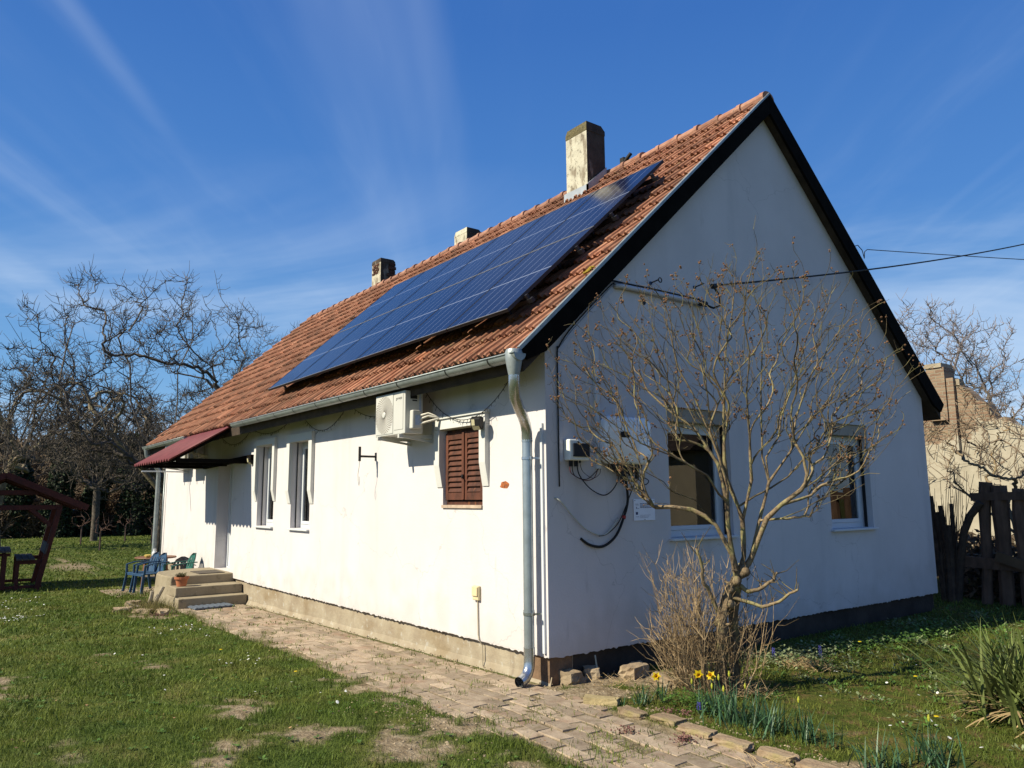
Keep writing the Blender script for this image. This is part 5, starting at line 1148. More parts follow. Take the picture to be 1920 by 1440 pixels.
def cane_bush():
    rs = R(17); off = np.array([1.02, 0.82, 0]); m_ = MB(); n = 0
    for k in range(98):
        lean = rs.uniform(-1, 1); 
        th = rs.uniform(-46, 10) if k < 84 else rs.uniform(0, 30)
        L_ = rs.uniform(0.40, 0.95)*np.interp(th, [-46, -30, -10, 5, 30], [0.75, 1.0, 1.25, 1.2, 0.85]); b = off+RT*rs.normal(0.02, 0.10)+AW*rs.normal(0.0, 0.08)+np.array([0, 0, -0.02])
        if k >= 84: b = b+RT*0.26
        d = RT*math.sin(rad(th))+np.array([0, 0, math.cos(rad(th))])+AW*rs.normal(0, 0.22); d /= np.linalg.norm(d)
        P = [b]; q = b; dd = d*0.6+np.array([0, 0, 0.4]) if rs.rand() < 0.3 else d.copy()
        ns = 7
        for s_ in range(ns):
            dd = dd+rs.normal(0, 0.07, 3)+np.array([0, 0, 0.05]); dd /= np.linalg.norm(dd); q = q+dd*L_/ns; P.append(q)
        r0 = rs.uniform(0.0035, 0.0075); m_.tube(np.array(P)-off, np.linspace(r0, 0.0018, ns+1), 4, rs.rand(), cap=False)
        for j in range(2, ns+1):
            for _ in range(rs.randint(1, 4)):
                e = P[j]; v = dd*0.7+rs.normal(0, 0.45, 3); v[2] = abs(v[2]); v /= np.linalg.norm(v); l = rs.uniform(0.06, 0.26)
                mid = e+v*l*0.5+rs.normal(0, 0.01, 3); end = e+v*l+np.array([0, 0, l*0.25]); m_.tube(np.array([e, mid, end])-off, [0.0028, 0.002, 0.0012], 3, rs.rand(), cap=False)
                if rs.rand() < 0.4: z = mid; v2 = v+rs.normal(0, 0.5, 3); m_.tube(np.array([z, z+v2*0.07])-off, [0.0017, 0.001], 3, rs.rand(), cap=False)
    t = thing('twiggy_bush', 'dense dry tan twiggy bush at the foot of the bare shrub', 'bush', tuple(off))
    m_.build('canes', CANE, t)
    lit = MB(); rs = R(23)
    for _ in range(320):
        c = RT*rs.normal(0.1, 0.22)+AW*rs.normal(0, 0.15)+np.array([0, 0, rs.uniform(0.0, 0.10)]); a = rs.uniform(0, 6.28); l = rs.uniform(0.04, 0.14); d = np.array([math.cos(a), math.sin(a), rs.uniform(-.1, .9)])
        lit.tube([c, c+d*l], [0.0022, 0.0012], 3, rs.rand(), cap=False)
    lit.build('litter', CANE, t)
cane_bush()

# ------------------------------------------------------------------ garden plants
LEAFG = mat('bulb_leaf', (0.035, 0.085, 0.035), 0.45, 0.3, 6, rnd=0.4, col2=(0.06, 0.125, 0.06), spec=0.4, trans=0.2)
YEL = mat('daffodil_yellow', (0.60, 0.46, 0.01), 0.6, 0.1, 20, trans=0.3)
ORY = mat('daffodil_trumpet', (0.60, 0.33, 0.005), 0.6, 0.1, 20, trans=0.2)
def blade(mb, b, az, L_, w, bend, a, n=5, up=1.0):
    az_v = np.array([math.cos(az), math.sin(az), 0]); s = np.array([-math.sin(az), math.cos(az), 0]); V = []; p = np.array(b, float); th = bend[0]
    for k in range(n+1):
        t = k/n; wd = w*(1-t**2.2)*(0.75+0.5*min(t*3, 1)*0.5) if k < n else 0.0008
        V += [p-s*wd/2, p+s*wd/2]; th = bend[0]+(bend[1]-bend[0])*t
        p = p+(az_v*math.sin(th)+np.array([0, 0, math.cos(th)]))*L_/n
    mb.add(V, [(2*k, 2*k+1, 2*k+3, 2*k+2) for k in range(n)], a); return p
def clump(label, x, y, n, h, spread=0.05, blooms=(), buds=0, seed=0, group='clumps of daffodils in the garden bed'):
    rs = R(seed+100); t = thing('daffodil_clump', label, 'daffodils', (x, y, 0), 0, group); m_ = MB()
    for k in range(n):
        az = rs.uniform(0, 6.28); b = (rs.normal(0, spread), rs.normal(0, spread), -0.01); b0 = rs.uniform(0.05, 0.75); blade(m_, b, az, h*rs.uniform(0.6, 1.1), rs.uniform(0.008, 0.013), (b0, b0+rs.uniform(0, 0.5)+(rs.rand() < 0.12)*1.2), rs.rand())
    m_.build('leaves', LEAFG, t)
    fl = [(u, v, hh, True) for u, v, hh in blooms]+[(rs.normal(0, spread*1.3), rs.normal(0, spread*1.3), h*rs.uniform(0.85, 1.1), False) for _ in range(buds)]
    for (u, v, hh, op) in fl:
        st = MB(); st.tube([(u*0.4, v*0.4, 0), (u*0.8, v*0.8, hh*0.6), (u, v, hh)], [0.0035, 0.003, 0.003], 5); s_ = st.build('stem', LEAFG, t)
        if not op:
            b = MB(); b.lathe([(0, -0.006), (0.007, 0.006), (0.009, 0.02), (0.005, 0.036), (0, 0.044)], 8, (u, v, hh)); b.build('bud', mat('bud_green_yellow', (0.32, 0.33, 0.03), 0.6, 0.2, 20), t); continue
        f = MB(); look = np.array([0.55, -0.75, 0.15])+rs.normal(0, 0.15, 3); look /= np.linalg.norm(look); e1 = np.cross(look, [0, 0, 1]); e1 /= np.linalg.norm(e1); e2 = np.cross(e1, look); c = np.array([u, v, hh+0.005])
        for k in range(6):
            a = k*math.pi/3+rs.normal(0, .1); d = e1*math.cos(a)+e2*math.sin(a); s = -e1*math.sin(a)+e2*math.cos(a)
            f.add([c, c+d*0.020+s*0.013+look*0.002, c+d*0.040+look*rs.uniform(-0.004, 0.008), c+d*0.020-s*0.013+look*0.002], [(0, 1, 2, 3)], rs.rand())
        f.build('petals', YEL, t)
        g = MB(); V = []; 
        for (rr, zz) in ((0.006, 0), (0.010, 0.012), (0.011, 0.024), (0.0165, 0.032)):
            V += [c+look*zz+(e1*math.cos(q)+e2*math.sin(q))*rr*(1+0.12*(zz > 0.03)*(-1)**i) for i, q in enumerate(np.linspace(0, 2*math.pi, 12, endpoint=False))]
        g.add(V, [(r*12+i, r*12+(i+1) % 12, (r+1)*12+(i+1) % 12, (r+1)*12+i) for r in range(3) for i in range(12)], 0.5); g.build('trumpet', ORY, t)
    return t
def garden_plants():
    clump('small daffodil clump nearest the house corner, leaves only', 0.95, 0.16, 34, 0.20, 0.035, (), 0, 1)
    clump('daffodil clump with one open yellow flower, left of the bush', 1.02, 0.34, 20, 0.23, 0.035, [(-0.03, -0.05, 0.20)], 0, 2)
    clump('daffodil clump with two open yellow flowers below the bush', 1.46, 0.38, 46, 0.24, 0.06, [(-0.10, -0.02, 0.27), (-0.02, 0.03, 0.265)], 2, 3)
    clump('dense tall daffodil clump with several closed buds right of the two open flowers', 1.72, 0.34, 90, 0.30, 0.085, (), 3, 4)
    clump('broad daffodil clump with a few buds beside the edging stones', 1.98, 0.30, 80, 0.27, 0.085, (), 1, 5)
    clump('thin upright daffodil clump with one bud at the right of the broad clump', 2.27, 0.32, 30, 0.26, 0.04, (), 1, 6)
    clump('small sparse daffodil clump on bare sand right of the edging stones', 2.44, 0.33, 16, 0.20, 0.04, (), 0, 7)
    clump('large daffodil clump cut by the bottom edge of the picture, the left one', 2.84, 0.24, 50, 0.27, 0.07, (), 0, 8)
    clump('large daffodil clump with one yellow bud at the bottom right, nearest the spiky plant', 3.02, 0.52, 60, 0.27, 0.08, (), 1, 9)
    clump('low grey green leaf clump by the pale edging stone near the downpipe', 0.86, 0.02, 12, 0.13, 0.03, (), 0, 10)
    # herb patch between bush and daffodils
    HERB = mat('herb_leaf', (0.06, 0.13, 0.02), 0.6, 0.3, 10, rnd=0.4, col2=(0.11, 0.19, 0.04), trans=0.25)
    HERB2 = mat('grey_green_leaf', (0.16, 0.20, 0.09), 0.7, 0.3, 10, rnd=0.4, col2=(0.24, 0.28, 0.14), trans=0.25)
    def herbs(label, name, cx, cy, rx, ry, n, h, ls, m_, seed, stuff=True):
        rs = R(seed); mb = MB()
        for _ in range(n):
            x = cx+rs.normal(0, rx*0.5); y = cy+rs.normal(0, ry*0.5); z = float(gz(x, y)); a = rs.uniform(0, 6.28); zz = rs.uniform(0.15, 1)*h; l = ls*rs.uniform(0.6, 1.3)
            d = np.array([math.cos(a), math.sin(a), rs.uniform(-0.3, 0.7)]); d /= np.linalg.norm(d); s = np.cross(d, [0, 0, 1]); s /= np.linalg.norm(s); b = np.array([x, y, z+zz])
            mb.add([b, b+d*l*0.45+s*l*0.32, b+d*l, b+d*l*0.45-s*l*0.32], [(0, 1, 2, 3)], rs.rand())
        o = mb.build(name, m_); tag(o, kind='stuff')
    herbs('', 'herb_patch', 1.26, 0.42, 0.28, 0.22, 700, 0.10, 0.028, HERB, 51)
    rs = R(77); P = []
    for _ in range(270):
        x = rs.uniform(0.35, 3.6); y = rs.uniform(0.9, 7.0)
        if x > 3.3 and y < 2.0: continue
        P.append((x, y))
    mb = MB(); mb2 = MB()
    for (x, y) in P:
        tgt = mb if rs.rand() < 0.6 else mb2; hh = rs.uniform(0.02, 0.10)*(1.6 if (y > 2.2+0.0*x and x < 1.9) else 0.8); z = float(gz(x, y))
        for _ in range(rs.randint(9, 36)):
            a = rs.uniform(0, 6.28); l = rs.uniform(0.018, 0.045)*(1+0.4*(y > 3)); rr = rs.uniform(0, 0.09); b = np.array([x+math.cos(a)*rr, y+math.sin(a)*rr, z+rs.uniform(0.0, 1)*hh*(1-rr*5)])
            d = np.array([math.cos(a), math.sin(a), rs.uniform(-0.1, 1.1)]); d /= np.linalg.norm(d); s = np.cross(d, [0, 0, 1]); s /= np.linalg.norm(s)+1e-6
            tgt.add([b, b+d*l*0.5+s*l*0.25, b+d*l, b+d*l*0.5-s*l*0.25], [(0, 1, 2, 3)], rs.rand())
    tag(mb.build('weeds', HERB), kind='stuff'); tag(mb2.build('ground_cover', HERB2), kind='stuff')
    # greyer plants at the edge of the house shade
    herbs('', 'border_plants', 0.75, 2.5, 0.30, 0.9, 900, 0.12, 0.035, HERB2, 52); herbs('', 'border_plants', 0.95, 4.6, 0.35, 1.6, 1300, 0.10, 0.04, HERB, 53)
    # dry straw tufts
    st = MB(); rs = R(88)
    for (cx, cy, n) in ((0.95, 2.35, 260), (1.15, 1.05, 160), (0.7, 2.6, 60), (0.35, 0.45, 60), (2.6, 3.2, 120), (3.1, 5.5, 160), (2.5, -0.35, 60)):
        for _ in range(n):
            b = np.array([cx+rs.normal(0, 0.14), cy+rs.normal(0, 0.10), rs.uniform(0, 0.03)]); a = rs.uniform(0, 6.28); l = rs.uniform(0.04, 0.14); st.tube([b, b+np.array([math.cos(a)*l, math.sin(a)*l, rs.uniform(0, 0.06)])], [0.0018, 0.001], 3, rs.rand(), cap=False)
    tag(st.build('straw', mat('straw', (0.42, 0.30, 0.16), 0.9, 0.2, 10, rnd=0.3)), kind='stuff')
    # blue spring flowers
    BL = mat('hyacinth_blue', (0.08, 0.07, 0.35), 0.6, 0.2, 20)
    def hyac(label, x, y, h=0.14):
        t = thing('blue_hyacinth', label, 'flower', (x, y, float(gz(x, y))), 0, 'blue spring flowers'); MB().tube([(0, 0, 0), (0, 0, h)], 0.004, 5).build('stem', LEAFG, t)
        f = MB(); rs = R(int(x*100))
        for k in range(26): z = h*0.35+h*0.7*k/26; a = k*2.4; r = 0.016*(1-0.5*k/26); f.lathe([(0, -.006), (0.006, 0), (0, .007)], 5, (math.cos(a)*r, math.sin(a)*r, z), rs.rand())
        f.build('bloom', BL, t); l = MB()
        for k in range(5): blade(l, (0, 0, 0), k*1.3, 0.12, 0.012, (0.3, 0.8), rs.rand())
        l.build('leaves', LEAFG, t)
    hyac('blue hyacinth standing in the sun at the edge of the house shade', 0.98, 2.62, 0.16); hyac('faint blue hyacinth in the shade beside the dry straw tuft', 0.66, 2.32, 0.13); hyac('dark blue hyacinth low among the herb leaves under the bush', 1.42, 0.28, 0.08)
    # daisies
    D = mat('daisy_white', (0.6, 0.6, 0.57), 0.7, 0.1, 20)
    def daisies(name, pts):
        mb = MB(); rs = R(len(pts))
        for (x, y, n, sp) in pts:
            for _ in range(n):
                a, b = x+rs.normal(0, sp), y+rs.normal(0, sp*0.8); z = float(gz(a, b))+rs.uniform(0.03, 0.05); r = rs.uniform(0.009, 0.014); tl = rs.normal(0, 0.3, 2)
                V = [(a, b, z+0.003)]+[(a+r*(1 if k % 2 else .8)*math.cos(k*math.pi/7), b+r*(1 if k % 2 else .8)*math.sin(k*math.pi/7), z+r*(tl[0]*math.cos(k*math.pi/7)+tl[1]*math.sin(k*math.pi/7))) for k in range(14)]
                mb.add(V, [(0, k+1, (k+1) % 14+1) for k in range(14)], rs.rand())
        return mb.build(name, D)
    o = daisies('daisies', [(-10.0, -3.6, 30, 0.35), (-8.6, -3.3, 45, 0.2), (-11.5, -3.2, 30, 0.5), (-5.6, -1.75, 22, 0.3), (-4.9, -1.6, 9, 0.3), (-2.9, -1.7, 10, 0.3), (-1.5, -1.8, 4, 0.25), (-0.6, -1.7, 4, 0.25), (-4.3, -2.6, 4, 0.4), (-1.8, -2.6, 3, 0.7)]); tag(o, kind='stuff')
    o = daisies('daisies', [(1.35, 2.3, 2, 0.1), (1.65, 2.2, 1, 0.1), (2.2, 2.2, 2, 0.2), (2.4, 1.0, 2, 0.1), (2.75, 1.35, 2, 0.1), (1.1, 1.5, 1, 0.1), (2.0, 1.4, 2, 0.2), (1.7, 3.1, 1, 0.1), (3.0, 1.0, 2, .1)]); tag(o, kind='stuff')
    dm = MB(); rs = R(3)
    for (x, y, zz) in ((0.98, 3.35, 0.12), (-3.6, -1.75, 0.04), (-1.9, -1.55, 0.04), (2.65, 1.35, 0.06), (1.9, 2.6, 0.05)):
        z = float(gz(x, y))+zz; dm.lathe([(0, 0.006), (0.012, 0.005), (0.019, 0), (0, -0.002)], 10, (x, y, z), 0.5)
    tag(dm.build('dandelions', YEL), kind='stuff')
    # purple sedum spots in the paving
    SE = mat('sedum_purple', (0.11, 0.045, 0.045), 0.8, 0.3, 30, rnd=0.5, col2=(0.18, 0.10, 0.07)); mb = MB(); rs = R(19)
    for (cx, cy, n, r) in ((1.76, -0.27, 130, 0.06), (1.25, 0.13, 50, 0.05), (1.39, -0.45, 60, 0.06), (-7.6, -1.5, 260, 0.16), (-8.3, -1.75, 200, 0.18), (1.38, 0.18, 40, .04)):
        for _ in range(n):
            z = float(gz(cx, cy)); c = (cx+rs.normal(0, r*0.6), cy+rs.normal(0, r*0.6), z+rs.uniform(0, 0.035)); s_ = rs.uniform(0.004, 0.009); mb.lathe([(0, -s_), (s_, 0), (0, s_*1.2)], 5, c, rs.rand())
    tag(mb.build('sedum', SE), kind='stuff')
garden_plants()
def spiky_plant():
    rs = R(61); o = np.array([3.02, 2.02, 0.0]); t = thing('spiky_plant', 'big spiky yucca-like plant with arching green and dry leaves at the right edge', 'plant', tuple(o))
    G = mat('yucca_leaf', (0.075, 0.105, 0.025), 0.65, 0.25, 4, rnd=0.4, col2=(0.14, 0.165, 0.05), spec=0.2, trans=0.12); Dd = mat('dry_leaf', (0.36, 0.26, 0.13), 0.8, 0.25, 6, rnd=0.3, trans=0.1)
    g = MB(); d = MB()
    for k in range(330):
        c = np.array([rs.normal(0, 0.16), rs.normal(0, 0.16), 0.02]); az = rs.uniform(0, 6.28); b0 = rs.uniform(0.05, 1.05)
        blade(g, c, az, rs.uniform(0.45, 0.86), rs.uniform(0.020, 0.034), (b0, b0+rs.uniform(0.2, 1.3)), rs.rand(), 7)
    for k in range(110):
        az = rs.uniform(0, 6.28); blade(d, (rs.normal(0, 0.1), rs.normal(0, 0.1), 0.05), az, rs.uniform(0.35, 0.65), rs.uniform(0.02, 0.032), (rs.uniform(0.9, 1.4), rs.uniform(1.7, 2.6)), rs.rand(), 7)
    g.build('green_leaves', G, t); d.build('dry_leaves', Dd, t)
spiky_plant()
# edging stones of the bed and loose rocks
def stones():
    PINK = mat('edging_brick', (0.21, 0.145, 0.09), 0.95, 0.2, 8, 1.0, 40, col2=(0.31, 0.235, 0.15), rnd=0.2, bdist=0.01, stain=[(6, 1, 1, 1, 0.52, 0.66, 0.6, (0.20, 0.17, 0.06))])
    def rock(name, label, cat, c, dims, rz, seed, m_, group, rough=0.12):
        rs = R(seed); n = 5; mb = MB(); g = np.linspace(-1, 1, n); V = []; F = []; idx = {}
        def vid(p):
            k = tuple(np.round(p, 4))
            if k not in idx:
                idx[k] = len(V); q = np.array(p, float); ln = np.linalg.norm(q); q = q*((0.80+0.20/max(1, ln)*1.3) if rough > 0.06 else (0.985 if ln > 1.4 else 1.0)); V.append(q*(1+rs.uniform(-rough, rough)))
            return idx[k]
        for ax in range(3):
            for s_ in (-1, 1):
                for i in range(n-1):
                    for j in range(n-1):
                        f = []
                        for (a, b) in ((i, j), (i+1, j), (i+1, j+1), (i, j+1)):
                            p = [g[a], g[b]]; p.insert(ax, s_); f.append(vid(p))
                        F.append(tuple(f if (s_ > 0) == (ax != 1) else f[::-1]))
        V = np.array(V)*np.array(dims)/2; mb.add(V, F, rs.rand()); o = mb.build(name, m_); o.location = c; o.rotation_euler = (0, 0, rz); tag(o, label, cat, group); return o
    E_ = [(1.10, -0.075, 0.30, 'edging brick at the near corner of the daffodil bed, first after the pale stone'), (1.40, -0.06, 0.27, 'reddish edging brick below the herb leaves, second of the row'), (1.70, -0.075, 0.29, 'reddish edging brick beside the purple sedum, third of the row'), (2.02, -0.09, 0.31, 'edging brick in front of the dense daffodil clump, fourth of the row'), (2.34, -0.10, 0.27, 'edging brick in front of the thin daffodil clump, fifth of the row'), (2.66, -0.12, 0.28, 'edging brick at the bottom edge of the picture, last of the row')]
    for i, (x, y, l, lab) in enumerate(E_): rock('edging_brick', lab, 'edging brick', (x, y+0.02*((i*5) % 3-1), 0.010+0.004*(i % 2)), (l*(0.86+0.04*(i % 3)), 0.10+0.012*((i*3) % 4), 0.055), -0.03+0.10*((i*37) % 5-2)/5, i+1, PINK, 'edging bricks of the daffodil bed', 0.09)
    YS = mat('yellow_stone', (0.29, 0.23, 0.12), 0.95, 0.2, 8, 0.8, 40, rnd=0.2, bdist=0.01)
    rock('edging_brick', 'pale yellow edging stone lying by the corner of the brick path', 'edging brick', (0.73, -0.07, 0.018), (0.28, 0.10, 0.07), 0.55, 9, YS, 'edging bricks of the daffodil bed', 0.05)
    RK = mat('rough_stone', (0.23, 0.165, 0.105), 0.95, 0.25, 6, 0.8, 30, rnd=0.25, bdist=0.015, col2=(0.32, 0.25, 0.165))
    for i, (x, y, a, b, c, lab) in enumerate([(0.02, 0.22, 0.22, 0.16, 0.14, 'angular tan stone leaning at the very corner of the house'), (0.03, 0.47, 0.14, 0.14, 0.13, 'grey stone standing beside the pale cable stub'), (0.20, 0.86, 0.30, 0.16, 0.13, 'long reddish stone lying beside the gable foot'), (0.62, 0.78, 0.34, 0.13, 0.09, 'long low stone behind the small daffodil clump'), (0.48, 1.28, 0.22, 0.12, 0.08, 'flat tan stone behind the twiggy bush')]):
        rock('stone', lab, 'stone', (x, y, 0.03), (a, b, c), i*0.9, 30+i, RK, 'loose stones by the gable foot', 0.14)
    for i, (x, y, a, b, c, lab) in enumerate([(-7.75, -1.42, 0.32, 0.16, 0.12, 'light rockery stone nearest the steps'), (-8.1, -1.62, 0.30, 0.18, 0.10, 'middle pinkish rockery stone in front of the old stump'), (-8.5, -1.85, 0.28, 0.18, 0.10, 'leftmost rockery stone beside the lawn'), (-9.1, -1.60, 0.20, 0.15, 0.14, 'small rockery stone behind the old stump')]):
        rock('rockery_stone', lab, 'stone', (x, y, -0.12), (a, b, c), i*0.7, 50+i, RK, 'stones of the little rockery', 0.14)
    # old forked stump
    t = thing('old_stump', 'grey weathered forked stump standing in the rockery beside the steps', 'stump', (-8.55, -1.42, -0.15)); WD = mat('weathered_wood', (0.30, 0.25, 0.18), 0.9, 0.25, 12, 0.7, 50)
    m_ = MB(); m_.tube([(0, 0, 0), (0.02, 0.06, 0.15), (0.03, 0.16, 0.36)], [0.045, 0.035, 0.03], 8); m_.tube([(0.0, -0.03, 0), (-0.02, -0.02, 0.12), (0, 0.0, 0.30)], [0.04, 0.04, 0.03], 8); m_.tube([(0, 0, 0.02), (-0.12, -0.2, 0.06), (-0.2, -0.34, 0.12)], [0.03, 0.022, 0.01], 6)
    m_.build('wood', WD, t)
    m_ = MB(); rs = R(70)
    for _ in range(900):
        x = rs.normal(-8.3, 0.30); y = rs.normal(-1.45, 0.14); z = float(gz(x, y))
        a = rs.uniform(0, 6.28); l = rs.uniform(0.05, 0.2); m_.tube([(x, y, z), (x+math.cos(a)*l*0.5, y+math.sin(a)*l*0.5, z+l)], [0.003, 0.001], 3, rs.rand(), cap=False)
    tag(m_.build('rockery_weeds', mat('dull_weeds', (0.12, 0.12, 0.035), 0.9, 0.3, 6, rnd=0.5, col2=(0.22, 0.17, 0.07))), kind='stuff')
    # pebbles and crumbs
    pb = MB(); rs = R(71)
    for _ in range(1500):
        k = rs.randint(6)
        x, y = [(rs.normal(0.0, 0.3), rs.normal(-1.35, 0.12)), (rs.uniform(-0.1, 1.0), rs.uniform(0.0, 0.9)), (rs.uniform(2.2, 3.6), rs.normal(0.0, 0.15)), (rs.uniform(-8, 0.2), rs.uniform(-0.1, 0.02)), (rs.uniform(1.0, 3), rs.uniform(-0.1, 0.2)), (rs.uniform(-0.6, 2.5), rs.normal(-1.5, 0.25))][k]
        s_ = rs.uniform(0.004, 0.014); z = float(gz(x, y)); pb.lathe([(0, -s_*0.6), (s_*rs.uniform(0.7, 1.2), 0), (s_*0.5, s_*0.5), (0, s_*0.6)], 5, (x, y, z), rs.rand())
    tag(pb.build('pebbles', mat('pebble', (0.27, 0.21, 0.14), 0.95, 0.3, 20, rnd=0.4)), kind='stuff')
stones()

# ------------------------------------------------------------------ plastic chairs, table
def furniture():
    def chair(m_, label, loc, rz):
        """monobloc garden chair facing +y of its own frame"""
        t = thing('plastic_chair', label, 'chair', loc, rz, 'plastic garden chairs by the house wall'); g = R(5)
        s = MB(); s.prism([(-0.21, -0.24), (0.21, -0.24), (0.25, 0.22), (0.18, 0.27), (-0.18, 0.27), (-0.25, 0.22)], 2, 0.40, 0.425, 0.5); s.prism([(0.24, 0.36), (0.27, 0.37), (0.26, 0.42), (0.235, 0.42)], 0, -0.19, 0.19, 0.5); s.build('seat', m_, t, bevel=0.01)
        b = MB(); n = 17; k = 9; V = []; A = []
        th = np.linspace(-1, 1, n); hh = np.linspace(0, 1, k)
        for w in (0, 0.012):
            for h in hh:
                for u in th:
                    half = 0.235*math.sqrt(max(0.02, 1-(max(0, h-0.35)/0.66)**2.2)); V.append((u*half, -0.235-0.13*h+0.05*u*u*(-1)*-1+w, 0.42+0.43*h))
        N_ = n*k; F = []
        for off in (0, N_):
            for i in range(k-1):
                for j in range(n-1):
                    if off is not None and 2 <= i <= 5 and j % 3 == 1 and 1 < j < n-3: continue   # slots
                    q = (off+i*n+j, off+i*n+j+1, off+(i+1)*n+j+1, off+(i+1)*n+j); F.append(q if off else q[::-1])
        b.add(V, F, 0.5); o = b.build('backrest', m_, t)
        for sx in (-1, 1):
            a = MB(); a.beam((sx*0.24, -0.31, 0.66), (sx*0.285, 0.05, 0.645), 0.05, 0.022); a.beam((sx*0.285, 0.05, 0.645), (sx*0.29, 0.24, 0.60), 0.05, 0.022); a.beam((sx*0.29, 0.235, 0.61), (sx*0.265, 0.24, 0.41), 0.03, 0.045, up=(0, 1, 0)); a.build('armrest', m_, t, bevel=0.004)
            for (y0, y1) in ((0.24, 0.29), (-0.24, -0.33)):
                l = MB(); l.beam((sx*0.245, y0, 0.42), (sx*0.285, y1, 0.0), 0.028, 0.055, up=(0, 1, 0)); l.build('leg', m_, t, bevel=0.004)
        t.scale = (0.88,)*3; return t
    BLU = mat('blue_plastic', (0.025, 0.065, 0.13), 0.45, 0.1, 6); GRN = mat('green_plastic', (0.025, 0.11, 0.09), 0.45, 0.1, 6); GRY = mat('grey_plastic', (0.06, 0.06, 0.07), 0.5, 0.1, 6)
    f = rad(180+12)
    chair(BLU, 'blue plastic garden chair standing nearest the lawn', (-11.45, -0.86, -0.17), f)
    chair(BLU, 'second blue plastic chair close behind the front blue one', (-11.78, -0.93, -0.17), f)
    chair(GRN, 'green plastic garden chair beside the concrete steps', (-11.0, -0.42, -0.17), f-0.15)
    chair(GRY, 'grey plastic chair against the wall behind the green chair', (-11.35, -0.22, -0.27), f+1.3)
    t = thing('garden_table', 'small round wooden garden table between the plastic chairs', 'table', (-12.45, -0.55, -0.18))
    w = mat('brown_table', (0.16, 0.075, 0.04), 0.6, 0.2, 9); m_ = MB(); m_.lathe([(0, 0.60), (0.40, 0.60), (0.41, 0.615), (0.40, 0.63), (0, 0.63)], 28); m_.build('tabletop', w, t)
    for a in (0.6, 2.2, 3.7, 5.3): l = MB(); l.beam((0.28*math.cos(a), 0.28*math.sin(a), 0.6), (0.34*math.cos(a), 0.34*math.sin(a), 0), 0.04, 0.04); l.build('leg', w, t)
    j = MB(); j.lathe([(0, 0), (0.05, 0), (0.055, 0.08), (0.03, 0.13), (0.028, 0.17), (0, 0.17)], 14); o = j.build('jug', WHITE); o.location = (-12.35, -0.60, 0.45); tag(o, 'small white jug standing on the round garden table', 'jug')
    j = MB(); j.lathe([(0, 0), (0.05, 0.01), (0.07, 0.05), (0.05, 0.06), (0, 0.05)], 12); o = j.build('yellow_bowl', mat('yellow_bowl', (0.6, 0.45, 0.12), 0.6, 0.2, 9)); o.location = (-12.25, -0.75, 0.45); tag(o, 'little yellow bowl at the front edge of the round garden table', 'bowl')
furniture()

# ------------------------------------------------------------------ picnic pavilion
def pavilion():
    t = thing('picnic_pavilion', 'dark red timber picnic pavilion with built-in bench at the left edge', 'pavilion', (-14.16, -3.235, -0.20), rad(87))
    D = 1.7
    for k, y in enumerate((0.0, D)):
        for sx in (-1, 1):
            p = MB(); p.beam((sx*0.71, y, -0.05), (sx*1.03, y, 1.68), 0.10, 0.13, up=(0, 1, 0)); p.build('post', GAZWOOD, t, bevel=0.006)
            b = MB(); b.beam((sx*0.89, y+0.003, 1.31), (sx*0.49, y+0.003, 1.68), 0.08, 0.08, up=(0, 1, 0)); b.build('brace', GAZWOOD, t, bevel=0.005)
            r = MB(); r.beam((0, y+0.006, 2.33), (sx*1.47, y+0.006, 1.67), 0.09, 0.11); r.build('rafter', GAZWOOD, t, bevel=0.005)
            s = MB(); s.beam((sx*0.30, y+0.01, 0.55), (sx*0.86, y+0.01, 0.55), 0.07, 0.08); s.beam((sx*0.34, y+0.01, -0.02), (sx*0.34, y+0.01, 0.51), 0.07, 0.085, up=(0, 1, 0)); s.beam((sx*0.05, y+0.012, 0.04), (sx*0.80, y+0.012, 0.04), 0.07, 0.06); s.build('bench_frame', GAZWOOD, t, bevel=0.005)
        b = MB(); b.beam((-1.08, y-0.004, 1.70), (1.08, y-0.004, 1.70), 0.08, 0.10); b.build('tie_beam', GAZWOOD, t, bevel=0.005)
        b = MB(); b.beam((-0.62, y-0.004, 2.02), (0.62, y-0.004, 2.02), 0.08, 0.10); b.build('collar_beam', GAZWOOD, t, bevel=0.005)
        b = MB(); b.beam((0.10, y, 0.0), (0.10, y, 0.74), 0.08, 0.08, up=(0, 1, 0)); b.beam((-0.10, y, 0.0), (-0.10, y, 0.74), 0.08, 0.08, up=(0, 1, 0)); b.beam((-0.2, y+.01, 0.72), (0.2, y+.01, 0.72), 0.07, 0.06); b.build('table_leg', GAZWOOD, t, bevel=0.005)
    for sx in (-1, 1):
        for q in range(3): s = MB(); s.box(sx*(0.36+q*0.115)-0.052, sx*(0.36+q*0.115)+0.052, -0.12, D+0.12, 0.595, 0.63, q*0.3); s.build('seat_board', GAZGREY, t, bevel=0.004)
        s = MB(); s.beam((sx*0.84, -0.12, 0.82), (sx*0.84, D+0.12, 0.82), 0.03, 0.22, up=(sx*0.2, 0, 1)); s.build('backrest', GAZGREY, t)
        r = MB()
        for q in range(13):
            a = q/13; b = (q+1)/13; z = lambda u: 2.40-0.70*u; r.prism([(sx*(1.54*a), z(a)), (sx*(1.54*b), z(b)), (sx*(1.54*b), z(b)+0.03), (sx*(1.54*a), z(a)+0.03)], 1, -0.20, D+0.20, q/13)
        r.build('roof', GAZWOOD, t)
        r = MB(); r.beam((0, -0.22, 2.385), (sx*1.56, -0.22, 1.68), 0.03, 0.13); r.build('barge_board', GAZWOOD, t)
    s = MB(); [s.box(-0.21+q*0.105, -0.21+q*0.105+0.1, -0.15, D+0.15, 0.77, 0.81, q*0.25) for q in range(4)]; s.build('tabletop', GAZGREY, t, bevel=0.004)
pavilion()

